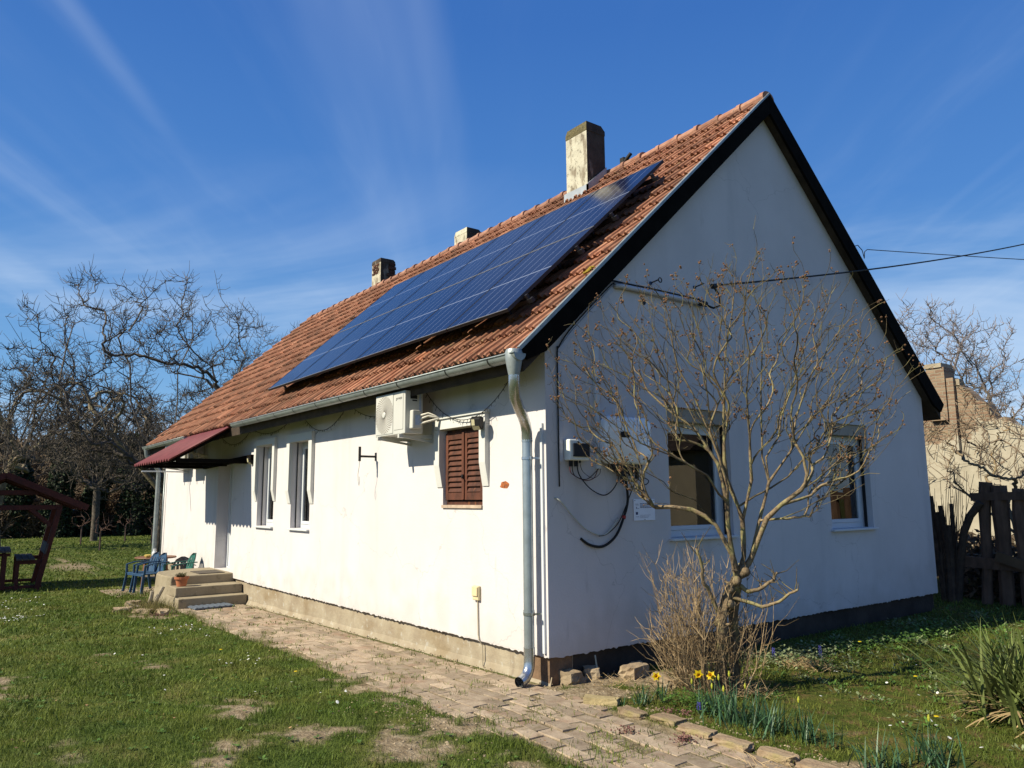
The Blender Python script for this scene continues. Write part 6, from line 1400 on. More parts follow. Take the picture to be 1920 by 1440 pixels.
# ------------------------------------------------------------------ bare trees of the background
def crown_targets(rs, c, rad3, n, zmin, hollow=0.35, lump=None):
    T = []
    lob = [(rs.normal(0, 1, 3), rs.uniform(0.5, 1.0)) for _ in range(9)]
    lob = [(l/np.linalg.norm(l), k) for l, k in lob]
    while len(T) < n:
        d = rs.normal(0, 1, 3); d /= np.linalg.norm(d)
        lim = 0.72+0.42*max((np.dot(d, l)**3*k if np.dot(d, l) > 0 else 0) for l, k in lob)
        r = rs.uniform(hollow, 1)**0.55*lim; p = np.array(c)+d*r*np.array(rad3)
        if p[2] < zmin: continue
        T.append(p)
    return T
def big_tree(name, label, base, limbs, c, rad3, n, seed, tip=0.009, power=0.44, group=None, m1=None, cat='tree', zmin=2.0, twig_m=None, seg=5, wig=0.045, extra=2):
    rs = R(seed); T = crown_targets(rs, c, rad3, n, zmin); b = np.array(base, float)
    pos, par = grow([[np.array(p, float)+0*b for p in l] for l in limbs], T, seed, 0.45, 0.5, wig, sortc=limbs[0][-1], minz=limbs[0][-1][2]-0.3, seg=seg, radial=0.35)
    t = thing(name, label, cat, base, 0, group); thick, fine, tips = tree_mesh(pos, par, tip, power, sides=(3, 4, 8), seed=seed)
    # spur twigs
    r, paths, tp, lv = skeleton(pos, par, tip, power)
    for i in range(len(pos)):
        if lv[i] <= 10:
            for _ in range(extra):
                if rs.rand() < 0.75:
                    d = rs.normal(0, 1, 3); d[2] = d[2]*0.6+0.35; d /= np.linalg.norm(d); l = rs.uniform(0.15, 0.5)*min(1, rad3[0]/4); q = pos[i]; mid = q+d*l*0.5+rs.normal(0, 0.03, 3)
                    fine.tube([q, mid, q+d*l+np.array([0, 0, 0.3*l])], [tip*0.95, tip*0.8, tip*0.5], 3, rs.rand(), cap=False)
    thick.build('trunk', m1 or BARK, t, smooth=True); fine.build('crown', twig_m or BARK, t)
    return t
def at(px_dir, dist):  # helper: ground point in a direction from the camera
    return (CAM[0]+px_dir[0]*dist, CAM[1]+px_dir[1]*dist)
def background_trees():
    z0 = -0.25
    # the big walnut rising behind the far end of the roof; local coordinates, x' to the right of the view
    def loc(u, w, v): return (u*0.21+w*-0.977, u*0.977+w*0.21, v)   # u right, w away, v up for the view towards the far end
    A = (-20.4, 1.20, z0)
    limbs = [[loc(0, 0, 0), loc(0.1, 0, 1.2), loc(0.15, 0, 2.5), loc(0.1, 0, 3.1)],
             [loc(0.1, 0, 3.1), loc(0.3, 0.1, 4.0), loc(0.35, 0.2, 5.0), loc(0.3, 0.1, 6.0), loc(0.7, 0, 7.0), loc(0.6, 0, 8.2)],
             [loc(0.1, 0, 3.1), loc(-0.6, 0.2, 3.9), loc(-1.0, 0.5, 5.0), loc(-1.1, 0.6, 6.2), loc(-1.7, 0.6, 7.2), loc(-1.6, 0.4, 8.0)],
             [loc(0.3, 0.1, 4.0), loc(1.2, -0.6, 4.6), loc(2.0, -1.0, 5.6), loc(2.3, -1.0, 6.8), loc(2.6, -1, 7.6)],
             [loc(0.15, 0, 2.5), loc(-0.8, -0.6, 3.1), loc(-2.0, -1.0, 4.1), loc(-2.8, -1.4, 5.2), loc(-3.7, -1.5, 6.2), loc(-4.2, -1.6, 7.0)],
             [loc(-2.0, -1.0, 4.1), loc(-3.2, -0.8, 4.5), loc(-4.6, -0.8, 4.9), loc(-5.4, -1, 5.6)],
             [loc(0.15, 0, 2.5), loc(1.3, 0.8, 3.3), loc(2.6, 1.0, 4.0), loc(3.4, 1.0, 5.2)],
             [loc(-2.8, -1.4, 5.2), loc(-2.7, -1.4, 6.2), loc(-2.5, -1.3, 7.4)]]
    big_tree('walnut_tree', 'tallest bare walnut tree rising behind the far end of the roof', A, limbs, loc(-0.6, 0, 5.3), (4.3, 4.6, 3.9), 620, 11, 0.009, 0.45, zmin=2.6)
    # leaning pale trunk in front of the wood
    Bp = (-21.97, 1.36, z0)
    limbs = [[loc(1.7, 0, -0.1), loc(1.3, 0, 0.6), loc(0.75, 0, 1.4), loc(0, 0, 2.4), loc(-0.8, 0, 3.4), loc(-1.55, 0, 4.25), loc(-1.9, 0, 4.75)],
             [loc(-1.9, 0, 4.75), loc(-2.3, 0.1, 5.6), loc(-3.0, 0.2, 6.3), loc(-3.4, 0.3, 7.2)], [loc(-1.55, 0, 4.25), loc(-2.7, -0.3, 5.0), loc(-3.9, -0.5, 5.5), loc(-5.0, -0.6, 6.2)],
             [loc(-0.8, 0, 3.4), loc(-2.0, 0.3, 3.7), loc(-3.3, 0.3, 3.6)], [loc(0, 0, 2.4), loc(-1.2, -0.8, 2.9), loc(-2.4, -1.0, 3.0)], [loc(0.75, 0, 1.4), loc(-0.6, -0.8, 1.8), loc(-2.0, -1.0, 2.0)]]
    big_tree('leaning_tree', 'bare tree with pale sunlit trunk leaning to the left beside the far house corner', Bp, limbs, loc(-2.4, 0, 4.4), (3.0, 3.6, 2.8), 340, 13, 0.0085, 0.42, m1=BARKL, zmin=1.2)
    # others: (distance, direction, height, spread, seed, label)
    def simple(label, x, y, h, sp, seed, n, tip=0.011, name='bare_tree', tw=None, m1=None, zmin=None, lean=0.0, group='bare trees behind the garden'):
        rs = R(seed); H = h*0.30; limbs = [[(0, 0, 0), (rs.normal(0, .1), rs.normal(0, .1), H*0.5), (lean, 0, H)]]
        for k in range(6):
            a = k*1.05+rs.uniform(-.3, .3); r = sp*rs.uniform(0.25, 0.5); limbs.append([(lean, 0, H), (lean+math.cos(a)*r*0.4, math.sin(a)*r*0.4, H+h*0.16), (lean+math.cos(a)*r*0.8, math.sin(a)*r*0.8, H+h*0.34), (lean+math.cos(a)*r*1.2, math.sin(a)*r*1.2, H+h*0.50)])
        return big_tree(name, label, (x, y, z0), limbs, (lean, 0, h*0.62), (sp, sp, h*0.40), n, seed, tip, 0.46, group, m1, zmin=zmin or h*0.22, twig_m=tw)
    simple('bare tree partly hidden by the roof, right of the tallest walnut', -25.0, 7.4, 8.9, 4.0, 21, 460, 0.009)
    simple('bare tree at the left edge of the picture above the pavilion', -31.0, -2.3, 8.6, 3.8, 22, 420, 0.012, m1=BARKL)
    simple('slender bare tree between the left edge and the leaning tree', -36.0, 1.8, 8.0, 3.6, 23, 380, 0.013)
    simple('bare tree behind the leaning trunk at the edge of the wood', -38.0, 5.0, 8.2, 4.2, 24, 360, 0.013)
    simple('far bare tree showing behind the right roof slope', -10.8, 31.0, 10.6, 5.2, 25, 620, 0.012, tw=mat('greyish_twigs', (0.16, 0.13, 0.12), 0.95, 0.2, 2, rnd=0.3))
    simple('bare fruit tree with upright shoots at the right edge above the ruined gable', 2.2, 17.5, 5.6, 2.3, 26, 360, 0.009, tw=mat('tan_twigs', (0.22, 0.17, 0.12), 0.95, 0.2, 2, rnd=0.3))  # twigs in a light tan of their own
    simple('low bare tree rising behind the ruined gable wall', 0.6, 19.5, 5.0, 2.2, 27, 240, 0.009)
background_trees()
def fruit_tree():
    # crooked lichen-covered tree behind the log fence
    limbs = [[(0.0, 0, 0), (0.02, 0, 0.6), (0.0, 0, 0.98)],
             [(0.0, 0, 0.98), (-0.06, 0.05, 1.25), (-0.02, 0.1, 1.5), (0.1, 0.1, 1.75), (0.02, 0.1, 2.1), (0.15, 0.1, 2.5)],
             [(0.0, 0, 0.98), (-0.25, 0.0, 1.22), (-0.6, 0.05, 1.52), (-1.0, 0.05, 1.86), (-1.25, 0.05, 2.1)],
             [(0.0, 0, 0.98), (-0.12, 0.1, 1.35), (-0.2, 0.1, 1.75), (-0.25, 0.1, 2.15), (-0.35, 0.15, 2.5)],
             [(0.0, 0, 0.98), (0.3, -0.1, 1.4), (0.45, -0.1, 1.9), (0.4, -0.1, 2.5)]]
    rs = R(33); T = crown_targets(rs, (-0.15, 0.1, 2.35), (1.35, 0.9, 1.0), 430, 1.45)
    pos, par = grow(limbs, T, 3, 0.45, 0.15, 0.06, minz=1.2, seg=5); t = thing('crooked_fruit_tree', 'crooked bare fruit tree with orange lichen on its limb behind the log fence', 'tree', (0.30, 9.4, 0.0))
    thick, fine, tips = tree_mesh(pos, par, 0.0042, 0.44, sides=(3, 5, 9)); thick.build('trunk', mat('orange_lichen_bark', (0.14, 0.105, 0.065), 0.9, 0.3, 9, 0.7, 50, col2=(0.24, 0.18, 0.10), stain=[(5, 1, 1, 1, 0.55, 0.65, 0.7, (0.36, 0.20, 0.05))]), t, smooth=True); fine.build('crown', mat('tan_twigs2', (0.17, 0.125, 0.085), 0.95, 0.2, 2, rnd=0.35), t)  # crown twigs in plain light brown
fruit_tree()

def wood():
    # the wood as one far mass: trunks with twigs, and dry undergrowth with ivy
    rs = R(91); protos = []
    for k in range(4):
        h = 8.5; limbs = [[(0, 0, 0), (0.05, 0.05, 2.0), (0, 0.1, 4.0)], [(0, 0.1, 4.0), (0.5, 0.2, 5.5), (0.8, 0.2, 7.0)], [(0, 0.1, 4.0), (-0.6, 0, 5.5), (-0.9, -0.3, 7.2)]]
        T = crown_targets(R(k+200), (0, 0, 5.3), (2.3, 2.3, 3.4), 120, 1.2); pos, par = grow(limbs, T, k, 0.45, 0.8, 0.07, minz=1.0, seg=3)
        r, paths, tp, lv = skeleton(pos, par, 0.014, 0.40); m_ = MB()
        for p in paths:
            if len(p) > 1: rr = r[p].copy(); rr[0] = min(rr[0], rr[1]*1.2); m_.tube(pos[p], rr, 3, rs.rand(), cap=False)
        for i in range(len(pos)):
            if lv[i] <= 6:
                for _ in range(2): d = rs.normal(0, 1, 3); d[2] = d[2]*0.6+0.3; d /= np.linalg.norm(d); m_.tube([pos[i], pos[i]+d*rs.uniform(0.2, 0.7)], [0.011, 0.007], 3, rs.rand(), cap=False)
        V = np.concatenate(m_.V); F = np.concatenate([f for f in m_.F if f.shape[1] == 4]); A = np.concatenate(m_.A); protos.append((V, F, A))
    mb = MB()
    for k in range(62):
        x = rs.uniform(-70, -44); y = rs.uniform(-16, 22)+(-x-44)*0.25; s_ = rs.uniform(0.75, 1.12); a = rs.uniform(0, 6.28); V, F, A = protos[k % 4]
        c, s = math.cos(a)*s_, math.sin(a)*s_; W_ = np.column_stack([V[:, 0]*c-V[:, 1]*s+x, V[:, 0]*s+V[:, 1]*c+y, V[:, 2]*s_-0.3]); mb.add(W_, F, A)
    tag(mb.build('woodland', TWIG), kind='stuff')
    def scrub(name, n, xr, yr, h, m_, seed, ln=(0.3, 0.9), w=(0.015, 0.05), prof=1.0):
        rs = R(seed); x = rs.uniform(*xr, n); y = rs.uniform(*yr, n); hmax = h*(0.65+0.7*fbm(y*0.22+seed, x*0.1, 3)); z = rs.uniform(0, 1, n)**prof*hmax-0.3
        d = rs.normal(0, 1, (n, 3)); d[:, 2] = d[:, 2]*0.9+0.5; d /= np.linalg.norm(d, axis=1)[:, None]; l = rs.uniform(*ln, n)[:, None]; s = np.cross(d, rs.normal(0, 1, (n, 3))); s /= np.linalg.norm(s, axis=1)[:, None]; s *= rs.uniform(*w, n)[:, None]
        b = np.column_stack([x, y, z]); V = np.stack([b-s, b+s, b+d*l+s*0.5, b+d*l-s*0.5], 1).reshape(-1, 3); i = np.arange(n)[:, None]*4
        mb = MB(); mb.add(V, i+np.array([[0, 1, 2, 3]]), np.repeat(rs.rand(n), 4)); return mb.build(name, m_)
    tag(scrub('undergrowth', 60000, (-62, -47), (-16, 26), 5.2, BRUSH, 1, (0.4, 1.3), (0.015, 0.06), 0.8), kind='stuff')
    tag(scrub('undergrowth', 40000, (-80, -64), (-20, 34), 6.5, BRUSH, 2, (0.6, 1.8), (0.05, 0.12), 0.8), kind='stuff')
    tag(scrub('undergrowth', 34000, (-46, -42.5), (-5, 24), 2.6, BRUSH, 3, (0.25, 0.9), (0.012, 0.035), 1.0), kind='stuff')
    tag(scrub('brushwood', 26000, (-43.2, -42.0), (-9, 18), 1.35, BRUSH, 4, (0.3, 0.9), (0.010, 0.030), 1.0), kind='stuff')
    # ivy-clad trunks
    def ivy(label, x, y, h, r, seed, lean=0.0):
        rs = R(seed); t = thing('ivy_clad_tree', label, 'tree', (x, y, -0.3), 0, 'ivy-clad trunks at the edge of the wood'); m_ = MB(); m_.tube([(0, 0, 0), (0.1, lean*0.5, h*0.5), (0, lean, h), (0.05, lean, h*1.05)], [0.28, 0.22, 0.10, 0.03], 7); m_.build('trunk', BARK, t)
        n = 5200; z = rs.uniform(0.02, 1, n)*h; a = rs.uniform(0, 6.28, n); rr = (r*(0.55+0.9*fbm(z*1.3+seed, a*0.6, 3)))*rs.uniform(0.6, 1.15, n)*np.interp(z/h, [0, 0.1, 0.8, 1], [0.8, 1, 0.9, 0.3]); c = np.column_stack([np.cos(a)*rr, np.sin(a)*rr+lean*z/h, z])
        d = rs.normal(0, 1, (n, 3)); d /= np.linalg.norm(d, axis=1)[:, None]; s = np.cross(d, rs.normal(0, 1, (n, 3))); s /= np.linalg.norm(s, axis=1)[:, None]; l = rs.uniform(0.05, 0.11, n)[:, None]
        V = np.stack([c-d*l, c+s*l*0.7, c+d*l, c-s*l*0.7], 1).reshape(-1, 3); i = np.arange(n)[:, None]*4; g = MB(); g.add(V, i+np.array([[0, 1, 2, 3]]), np.repeat(rs.rand(n), 4)); g.build('ivy', IVY, t)
    ivy('dark ivy-clad trunk behind the right half of the pavilion roof', -41.5, 0.9, 5.2, 0.65, 1)
    ivy('leaning ivy-clad trunk right of the pavilion', -42.0, 2.3, 4.6, 0.6, 2, 0.6); ivy('broad ivy-clad trunk left of the far downpipe', -41.0, 4.6, 5.6, 1.0, 3, -0.3); ivy('short ivy-clad trunk beside the far house corner', -40.0, 5.9, 4.4, 0.8, 4, 0.2)
    ivy('ivy-clad trunk above the left part of the pavilion roof', -42.5, -0.9, 4.4, 0.6, 5)
wood()
def far_things():
    # saplings tied to stakes
    for i, (x, y, h, lab) in enumerate([(-27.6, 0.75, 1.5, 'nearest young sapling tied to a dark stake on the far lawn'), (-33.0, 0.85, 1.3, 'young sapling and stake behind the nearest one, to its left'), (-34.4, 2.85, 1.4, 'young sapling and stake in the middle of the far lawn'), (-31.1, 3.3, 1.3, 'young sapling and stake beside the far house corner')]):
        t = thing('sapling', lab, 'sapling', (x, y, -0.26), 0, 'staked saplings on the far lawn'); MB().tube([(0, 0, 0), (0, 0, 0.75)], 0.035, 6).build('stake', BLACK, t)
        rs = R(i+5); pos, par = grow([[(0.06, 0, 0), (0.06, 0, 0.4), (0.07, 0, 0.8)]], crown_targets(rs, (0.06, 0, 1.05), (0.5, 0.5, 0.5), 45, 0.5), i, 0.45, 0.2, 0.05, seg=3); a, b, _ = tree_mesh(pos, par, 0.006, 0.4, sides=(3, 4, 5)); 
        if a.V: b.V += a.V; b.F += [f+b.n for f in a.F]; b.A += a.A; b.n += a.n
        b.build('branches', mat('reddish_twigs', (0.14, 0.08, 0.06), 0.9, 0.2, 3, rnd=0.3), t)
    # blue car seen past the pavilion
    t = thing('parked_car', 'blue parked car half hidden by brushwood behind the pavilion', 'car', (-44.0, -0.1, -0.3), rad(97)); P = mat('car_blue', (0.03, 0.07, 0.22), 0.25, 0.1, 5, coat=0.5); Gk = mat('car_glass', (0.01, 0.012, 0.015), 0.08, 0.1, 5, spec=0.8)
    side = [(-2.1, 0.35), (-2.15, 0.75), (-1.9, 0.95), (-1.5, 1.02), (-1.0, 1.42), (0.5, 1.45), (1.15, 1.03), (1.95, 0.88), (2.15, 0.65), (2.12, 0.35)]
    b = MB(); b.prism(side, 1, -0.82, 0.82, 0.5); b.build('body', P, t, bevel=0.08)
    g = MB(); q = [(-1.32, 1.05), (-0.92, 1.36), (0.42, 1.38), (0.95, 1.05)]; g.prism(q, 1, -0.835, 0.835, 0.5); g.build('side_windows', Gk, t)
    w = MB(); w.add([(0.62, -0.70, 1.40), (0.62, 0.70, 1.40), (1.17, 0.75, 1.045), (1.17, -0.75, 1.045)], [(0, 1, 2, 3)], 0.5); w.build('windscreen', Gk, t)
    for x in (-1.35, 1.35):
        for y in (-0.80, 0.80):
            k = MB(); k.tube([(x, y-0.09, 0.32), (x, y+0.09, 0.32)], 0.32, 20); wh = k.build('wheel', BLACK, t); r = MB(); r.tube([(x, y-0.1, 0.32), (x, y+0.1, 0.32)], 0.19, 14); r.build('rim', ZINCNEW, wh)
    for y in (-0.6, 0.6): k = MB(); k.box(2.05, 2.17, y-0.16, y+0.16, 0.62, 0.74); k.build('headlight', WHITE, t)
    for y in (-0.6, 0.6): k = MB(); k.box(-2.17, -2.08, y-0.14, y+0.14, 0.70, 0.84); k.build('tail_light', mat('tail_red', (0.3, 0.01, 0.01), 0.3, 0.1, 5), t)
    tag(MB().tube([(-43.0, 1.85, -0.3), (-43.0, 1.85, 1.6)], 0.13, 8).build('blue_post', mat('blue_post', (0.05, 0.14, 0.28), 0.6, 0.1, 5)), 'blue post standing by the brushwood right of the pavilion', 'post')
    s = thing('wood_stack', 'pale stack of boards and junk behind the blue post', 'wood stack', (-44.5, 2.4, -0.3)); m_ = MB(); rs = R(4)
    for k in range(26): z = 0.2+0.11*(k//3); x = rs.normal(0, 0.1); y = (k % 3)*0.5-0.6+rs.normal(0, .06); m_.box(x-0.4, x+0.4, y, y+0.45, z, z+0.09, rs.rand())
    m_.build('boards', mat('pale_boards', (0.30, 0.28, 0.27), 0.8, 0.2, 5, rnd=0.4), s)
far_things()

# ------------------------------------------------------------------ neighbour side, right
def right_side():
    RUIN = bpy.data.materials.new('crumbling_plaster'); RUIN.use_nodes = True; nt = RUIN.node_tree; N = nt.nodes; L = nt.links; b = N['Principled BSDF']; b.inputs['Roughness'].default_value = 0.95
    tc = N.new('ShaderNodeTexCoord'); mp = N.new('ShaderNodeMapping'); L.new(tc.outputs['Object'], mp.inputs[0]); mp.inputs['Rotation'].default_value = (math.pi/2, 0, 0)
    wn = N.new('ShaderNodeTexNoise'); wn.inputs['Scale'].default_value = 5; L.new(mp.outputs[0], wn.inputs['Vector']); wm = N.new('ShaderNodeMixRGB'); wm.blend_type = 'ADD'; wm.inputs[0].default_value = 0.11; L.new(mp.outputs[0], wm.inputs[1]); L.new(wn.outputs['Color'], wm.inputs[2])
    br = N.new('ShaderNodeTexBrick'); L.new(wm.outputs[0], br.inputs['Vector']); br.inputs['Scale'].default_value = 1.0; br.inputs['Brick Width'].default_value = 0.26; br.inputs['Row Height'].default_value = 0.075; br.inputs['Mortar Size'].default_value = 0.012
    br.inputs['Color1'].default_value = (0.19, 0.115, 0.075, 1); br.inputs['Color2'].default_value = (0.27, 0.19, 0.125, 1); br.inputs['Mortar'].default_value = (0.25, 0.21, 0.15, 1)
    nz = N.new('ShaderNodeTexNoise'); nz.inputs['Scale'].default_value = 0.9; nz.inputs['Detail'].default_value = 8; L.new(tc.outputs['Object'], nz.inputs['Vector'])
    sp = N.new('ShaderNodeSeparateXYZ'); L.new(tc.outputs['Object'], sp.inputs[0]); zr = N.new('ShaderNodeMapRange'); L.new(sp.outputs[2], zr.inputs['Value']); zr.inputs['From Min'].default_value = 1.8; zr.inputs['From Max'].default_value = 4.2; zr.inputs['To Min'].default_value = 0.16; zr.inputs['To Max'].default_value = -0.20
    xr = N.new('ShaderNodeMath'); xr.operation = 'ADD'; L.new(nz.outputs[0], xr.inputs[0]); L.new(zr.outputs[0], xr.inputs[1])
    mr = N.new('ShaderNodeMapRange'); L.new(xr.outputs[0], mr.inputs['Value']); mr.inputs['From Min'].default_value = 0.47; mr.inputs['From Max'].default_value = 0.50
    n2 = N.new('ShaderNodeTexNoise'); n2.inputs['Scale'].default_value = 3; n2.inputs['Detail'].default_value = 8; L.new(tc.outputs['Object'], n2.inputs['Vector'])
    cr = N.new('ShaderNodeMixRGB'); L.new(n2.outputs[0], cr.inputs[0]); cr.inputs[1].default_value = (0.25, 0.215, 0.155, 1); cr.inputs[2].default_value = (0.46, 0.42, 0.33, 1)
    mx = N.new('ShaderNodeMixRGB'); L.new(mr.outputs[0], mx.inputs[0]); L.new(br.outputs[0], mx.inputs[1]); L.new(cr.outputs[0], mx.inputs[2]); L.new(mx.outputs[0], b.inputs['Base Color'])
    bp = N.new('ShaderNodeBump'); bp.inputs['Strength'].default_value = 0.8; bp.inputs['Distance'].default_value = 0.03; ad = N.new('ShaderNodeMath'); ad.operation = 'ADD'; bm = N.new('ShaderNodeMath'); bm.operation = 'SUBTRACT'; bm.inputs[0].default_value = 1.0; L.new(mr.outputs[0], bm.inputs[1]); bq = N.new('ShaderNodeMath'); bq.operation = 'MULTIPLY'; L.new(bm.outputs[0], bq.inputs[0]); L.new(br.outputs['Fac'], bq.inputs[1]); bw = N.new('ShaderNodeMath'); bw.operation = 'MULTIPLY_ADD'; L.new(mr.outputs[0], bw.inputs[0]); bw.inputs[1].default_value = 1.3; L.new(n2.outputs[0], bw.inputs[2]); L.new(bw.outputs[0], ad.inputs[0]); ad.operation = 'SUBTRACT'; L.new(bq.outputs[0], ad.inputs[1]); L.new(ad.outputs[0], bp.inputs['Height']); L.new(bp.outputs[0], b.inputs['Normal'])
    t = thing('ruined_house', 'ruined neighbour house with crumbling cream plaster, bare brick gable and chimney', 'house', (-2.4, 14.0, 0))
    rs = R(14); top = []
    xs = np.linspace(-2.45, 6.0, 34)
    prof = [(0.0, 4.1), (0.1, 4.06)]
    for x in np.linspace(0.15, 6.6, 40): top.append((x, 4.05-0.865*x*0.92+rs.normal(0, 0.09)+(0.10 if int(x*5) % 2 else 0)))
    poly = [(-5.2, -0.2), (6.6, -0.2)]+[(x, max(z, 0.4)) for x, z in top[::-1]]+[(-0.02, 4.10), (-0.9, 4.35), (-5.2, 4.35)]
    w = MB(); w.prism(poly, 1, 0, 0.45, 0.5); w.build('gable_wall', RUIN, t)
    c = MB(); c.box(-0.52, -0.12, -0.12, 0.4, 3.3, 4.52); c.box(-0.10, 0.05, -0.10, 0.3, 2.6, 4.25); c.build('chimney', RUIN, t)
    k = MB(); k.box(-0.55, -0.16, -0.15, 0.43, 4.52, 4.62); k.box(0.0, 0.14, 0.0, 0.2, 4.05, 4.22); k.build('chimney_cap', CONC, t)
    r = MB(); r.prism([(0.3, 3.30), (6.4, -1.7), (6.4, -1.6), (0.3, 3.40)], 1, 0.46, 1.3, 0.5); r.prism([(-5.1, 4.0), (0.29, 3.6), (0.29, 3.7), (-5.1, 4.1)], 1, 0.46, 1.3, 0.5); r.build('roof', TILE, t)
    # vine branches climbing on the chimney
    v = MB(); rs = R(8)
    for _ in range(150):
        x = rs.uniform(-1.2, 1.6); z = rs.uniform(1.8, 4.2)
        if z > 4.3-0.85*max(x, 0): continue
        P = [(x, -0.06, z)]
        for _ in range(4): x += rs.normal(0, 0.14); z += rs.uniform(-0.05, 0.25); P.append((x, -0.06+rs.normal(0, .02), z))
        v.tube(P, [0.009, 0.008, 0.006, 0.005, 0.003], 3, rs.rand(), cap=False)
    o = v.build('climbing_vine', mat('vine', (0.12, 0.085, 0.055), 0.9, 0.3, 4, rnd=0.4)); o.location = (-2.4, 14.0, 0); tag(o, 'bare climbing vine over the ruined brick chimney and gable', 'vine')
    # log palisade
    f = thing('log_fence', 'dark fence of split upright logs joined by a rail, in the house shade', 'fence', (0.2, 8.3, 0)); LG = mat('old_log', (0.13, 0.08, 0.055), 0.9, 0.3, 8, 0.7, 40, stretch=(1, 1, 0.3), rnd=0.3)
    for k, (x, w_, h, ln) in enumerate([(0.02, 0.17, 1.85, 0.12), (0.28, 0.22, 1.80, 0.03), (0.56, 0.18, 1.75, 0.0), (0.80, 0.20, 1.8, 0.02), (1.05, 0.18, 1.7, -0.02), (1.32, 0.2, 1.8, 0.0), (1.6, 0.2, 1.75, 0.03)]):
        m_ = MB(); rs = R(k+60); n = 6; P = [(x+ln*t_+rs.normal(0, 0.008), 0.03*math.sin(k), -0.05+t_*h) for t_ in np.linspace(0, 1, n)]; m_.tube(P, [w_/2*rs.uniform(0.85, 1.1) for _ in range(n)], 9); m_.build('log', LG, f)
    m_ = MB(); m_.beam((-0.05, -0.06, 1.58), (1.8, -0.06, 1.62), 0.05, 0.12); m_.build('top_rail', LG, f); m_ = MB(); m_.beam((-0.6, -0.04, 0.62), (1.8, -0.08, 0.55), 0.06, 0.16); m_.build('low_rail', LG, f)
    m_ = MB(); m_.beam((0.25, -0.14, 0.72), (0.62, -0.14, 0.60), 0.04, 0.14); m_.build('loose_board', mat('brown_board', (0.11, 0.07, 0.04), 0.8, 0.2, 5), f)
    # coppiced stump with cut limbs
    t = thing('coppiced_bush', 'cut-back bush with thick sawn limbs beside the far right house corner', 'bush', (-0.25, 8.15, 0)); m_ = MB(); rs = R(44)
    DK = mat('dark_cut_bark', (0.06, 0.042, 0.03), 0.9, 0.3, 9, 0.6, 40, rnd=0.3)
    for (x0, x1, h, r) in ((-0.05, -0.24, 1.66, 0.055), (0.02, -0.10, 1.35, 0.05), (0.05, 0.05, 1.15, 0.08), (0.10, 0.30, 1.10, 0.06), (0.0, -0.02, 1.45, 0.04), (0.12, 0.14, 1.48, 0.03), (-0.08, -0.15, 1.6, 0.035)):
        m_.tube([(x0, 0, 0), ((x0*0.6+x1*0.4), 0.02, h*0.5), (x1, 0.0, h)], [r*1.2, r, r*0.9], 9, rs.rand())
    m_.tube([(0.30, 0, 1.08), (0.40, 0, 1.30), (0.56, 0, 1.50)], [0.055, 0.055, 0.06], 9, 0.4); m_.build('limbs', DK, t); m_ = MB()
    for _ in range(60):
        x = rs.uniform(-0.3, 0.35); h = rs.uniform(0.9, 2.1); m_.tube([(x*0.5, rs.normal(0, .05), rs.uniform(0, 0.8)), (x*0.8, rs.normal(0, .06), h*0.6), (x*1.15+rs.normal(0, .05), rs.normal(0, .08), h)], [0.007, 0.005, 0.003], 4, rs.rand(), cap=False)
    m_.build('shoots', DK, t)
    # evergreen ivy bush at the right edge behind the fence
    t = thing('evergreen_bush', 'dark evergreen bush behind the crooked fruit tree', 'bush', (0.75, 10.3, 0)); rs = R(47); n = 2400
    d = rs.normal(0, 1, (n, 3)); d /= np.linalg.norm(d, axis=1)[:, None]; c = d*np.array([0.55, 0.5, 0.75])*rs.uniform(0.5, 1.05, n)[:, None]+np.array([0, 0, 1.5]); q = rs.normal(0, 1, (n, 3)); q /= np.linalg.norm(q, axis=1)[:, None]; s = np.cross(q, rs.normal(0, 1, (n, 3))); s /= np.linalg.norm(s, axis=1)[:, None]
    l = rs.uniform(0.025, 0.055, n)[:, None]; V = np.stack([c-q*l, c+s*l*0.6, c+q*l, c-s*l*0.6], 1).reshape(-1, 3); g = MB(); g.add(V, np.arange(n)[:, None]*4+np.array([[0, 1, 2, 3]]), np.repeat(rs.rand(n), 4)); g.build('foliage', IVY, t)
    m_ = MB(); m_.tube([(0, 0, 0), (0.02, 0, 1.6)], [0.05, 0.03], 7); m_.build('stem', DK, t)
    # neighbour's cream house across the garden, mirrored in the gable windows
    t = thing('neighbour_house', 'plain cream neighbour house across the garden, seen only mirrored in the gable windows', 'house', (17.0, 19.0, 0)); m_ = MB(); m_.box(-4, 4, -1.0, 6, -0.1, 3.4); m_.build('wall', mat('cream_wall', (0.36, 0.31, 0.23), 0.9, 0.1, 2), t)
    m_ = MB(); m_.prism([(-1.6, 3.3), (6.6, 3.3), (2.5, 6.2)], 0, -4.3, 4.3, 0.5); m_.build('roof', mat('dark_roof', (0.06, 0.045, 0.04), 0.9, 0.3, 5), t)
    for x in (-2.4, 1.2):
        m_ = MB(); m_.box(x, x+1.1, -1.03, -0.98, 1.0, 2.3); w_ = m_.build('window', WHITE, t); m_ = MB(); m_.box(x+0.1, x+1.0, -1.045, -1.03, 1.1, 2.2); m_.build('pane', Gd, w_)
Gd = mat('dark_pane', (0.015, 0.018, 0.02), 0.1, 0.1, 5, spec=0.8)
right_side()
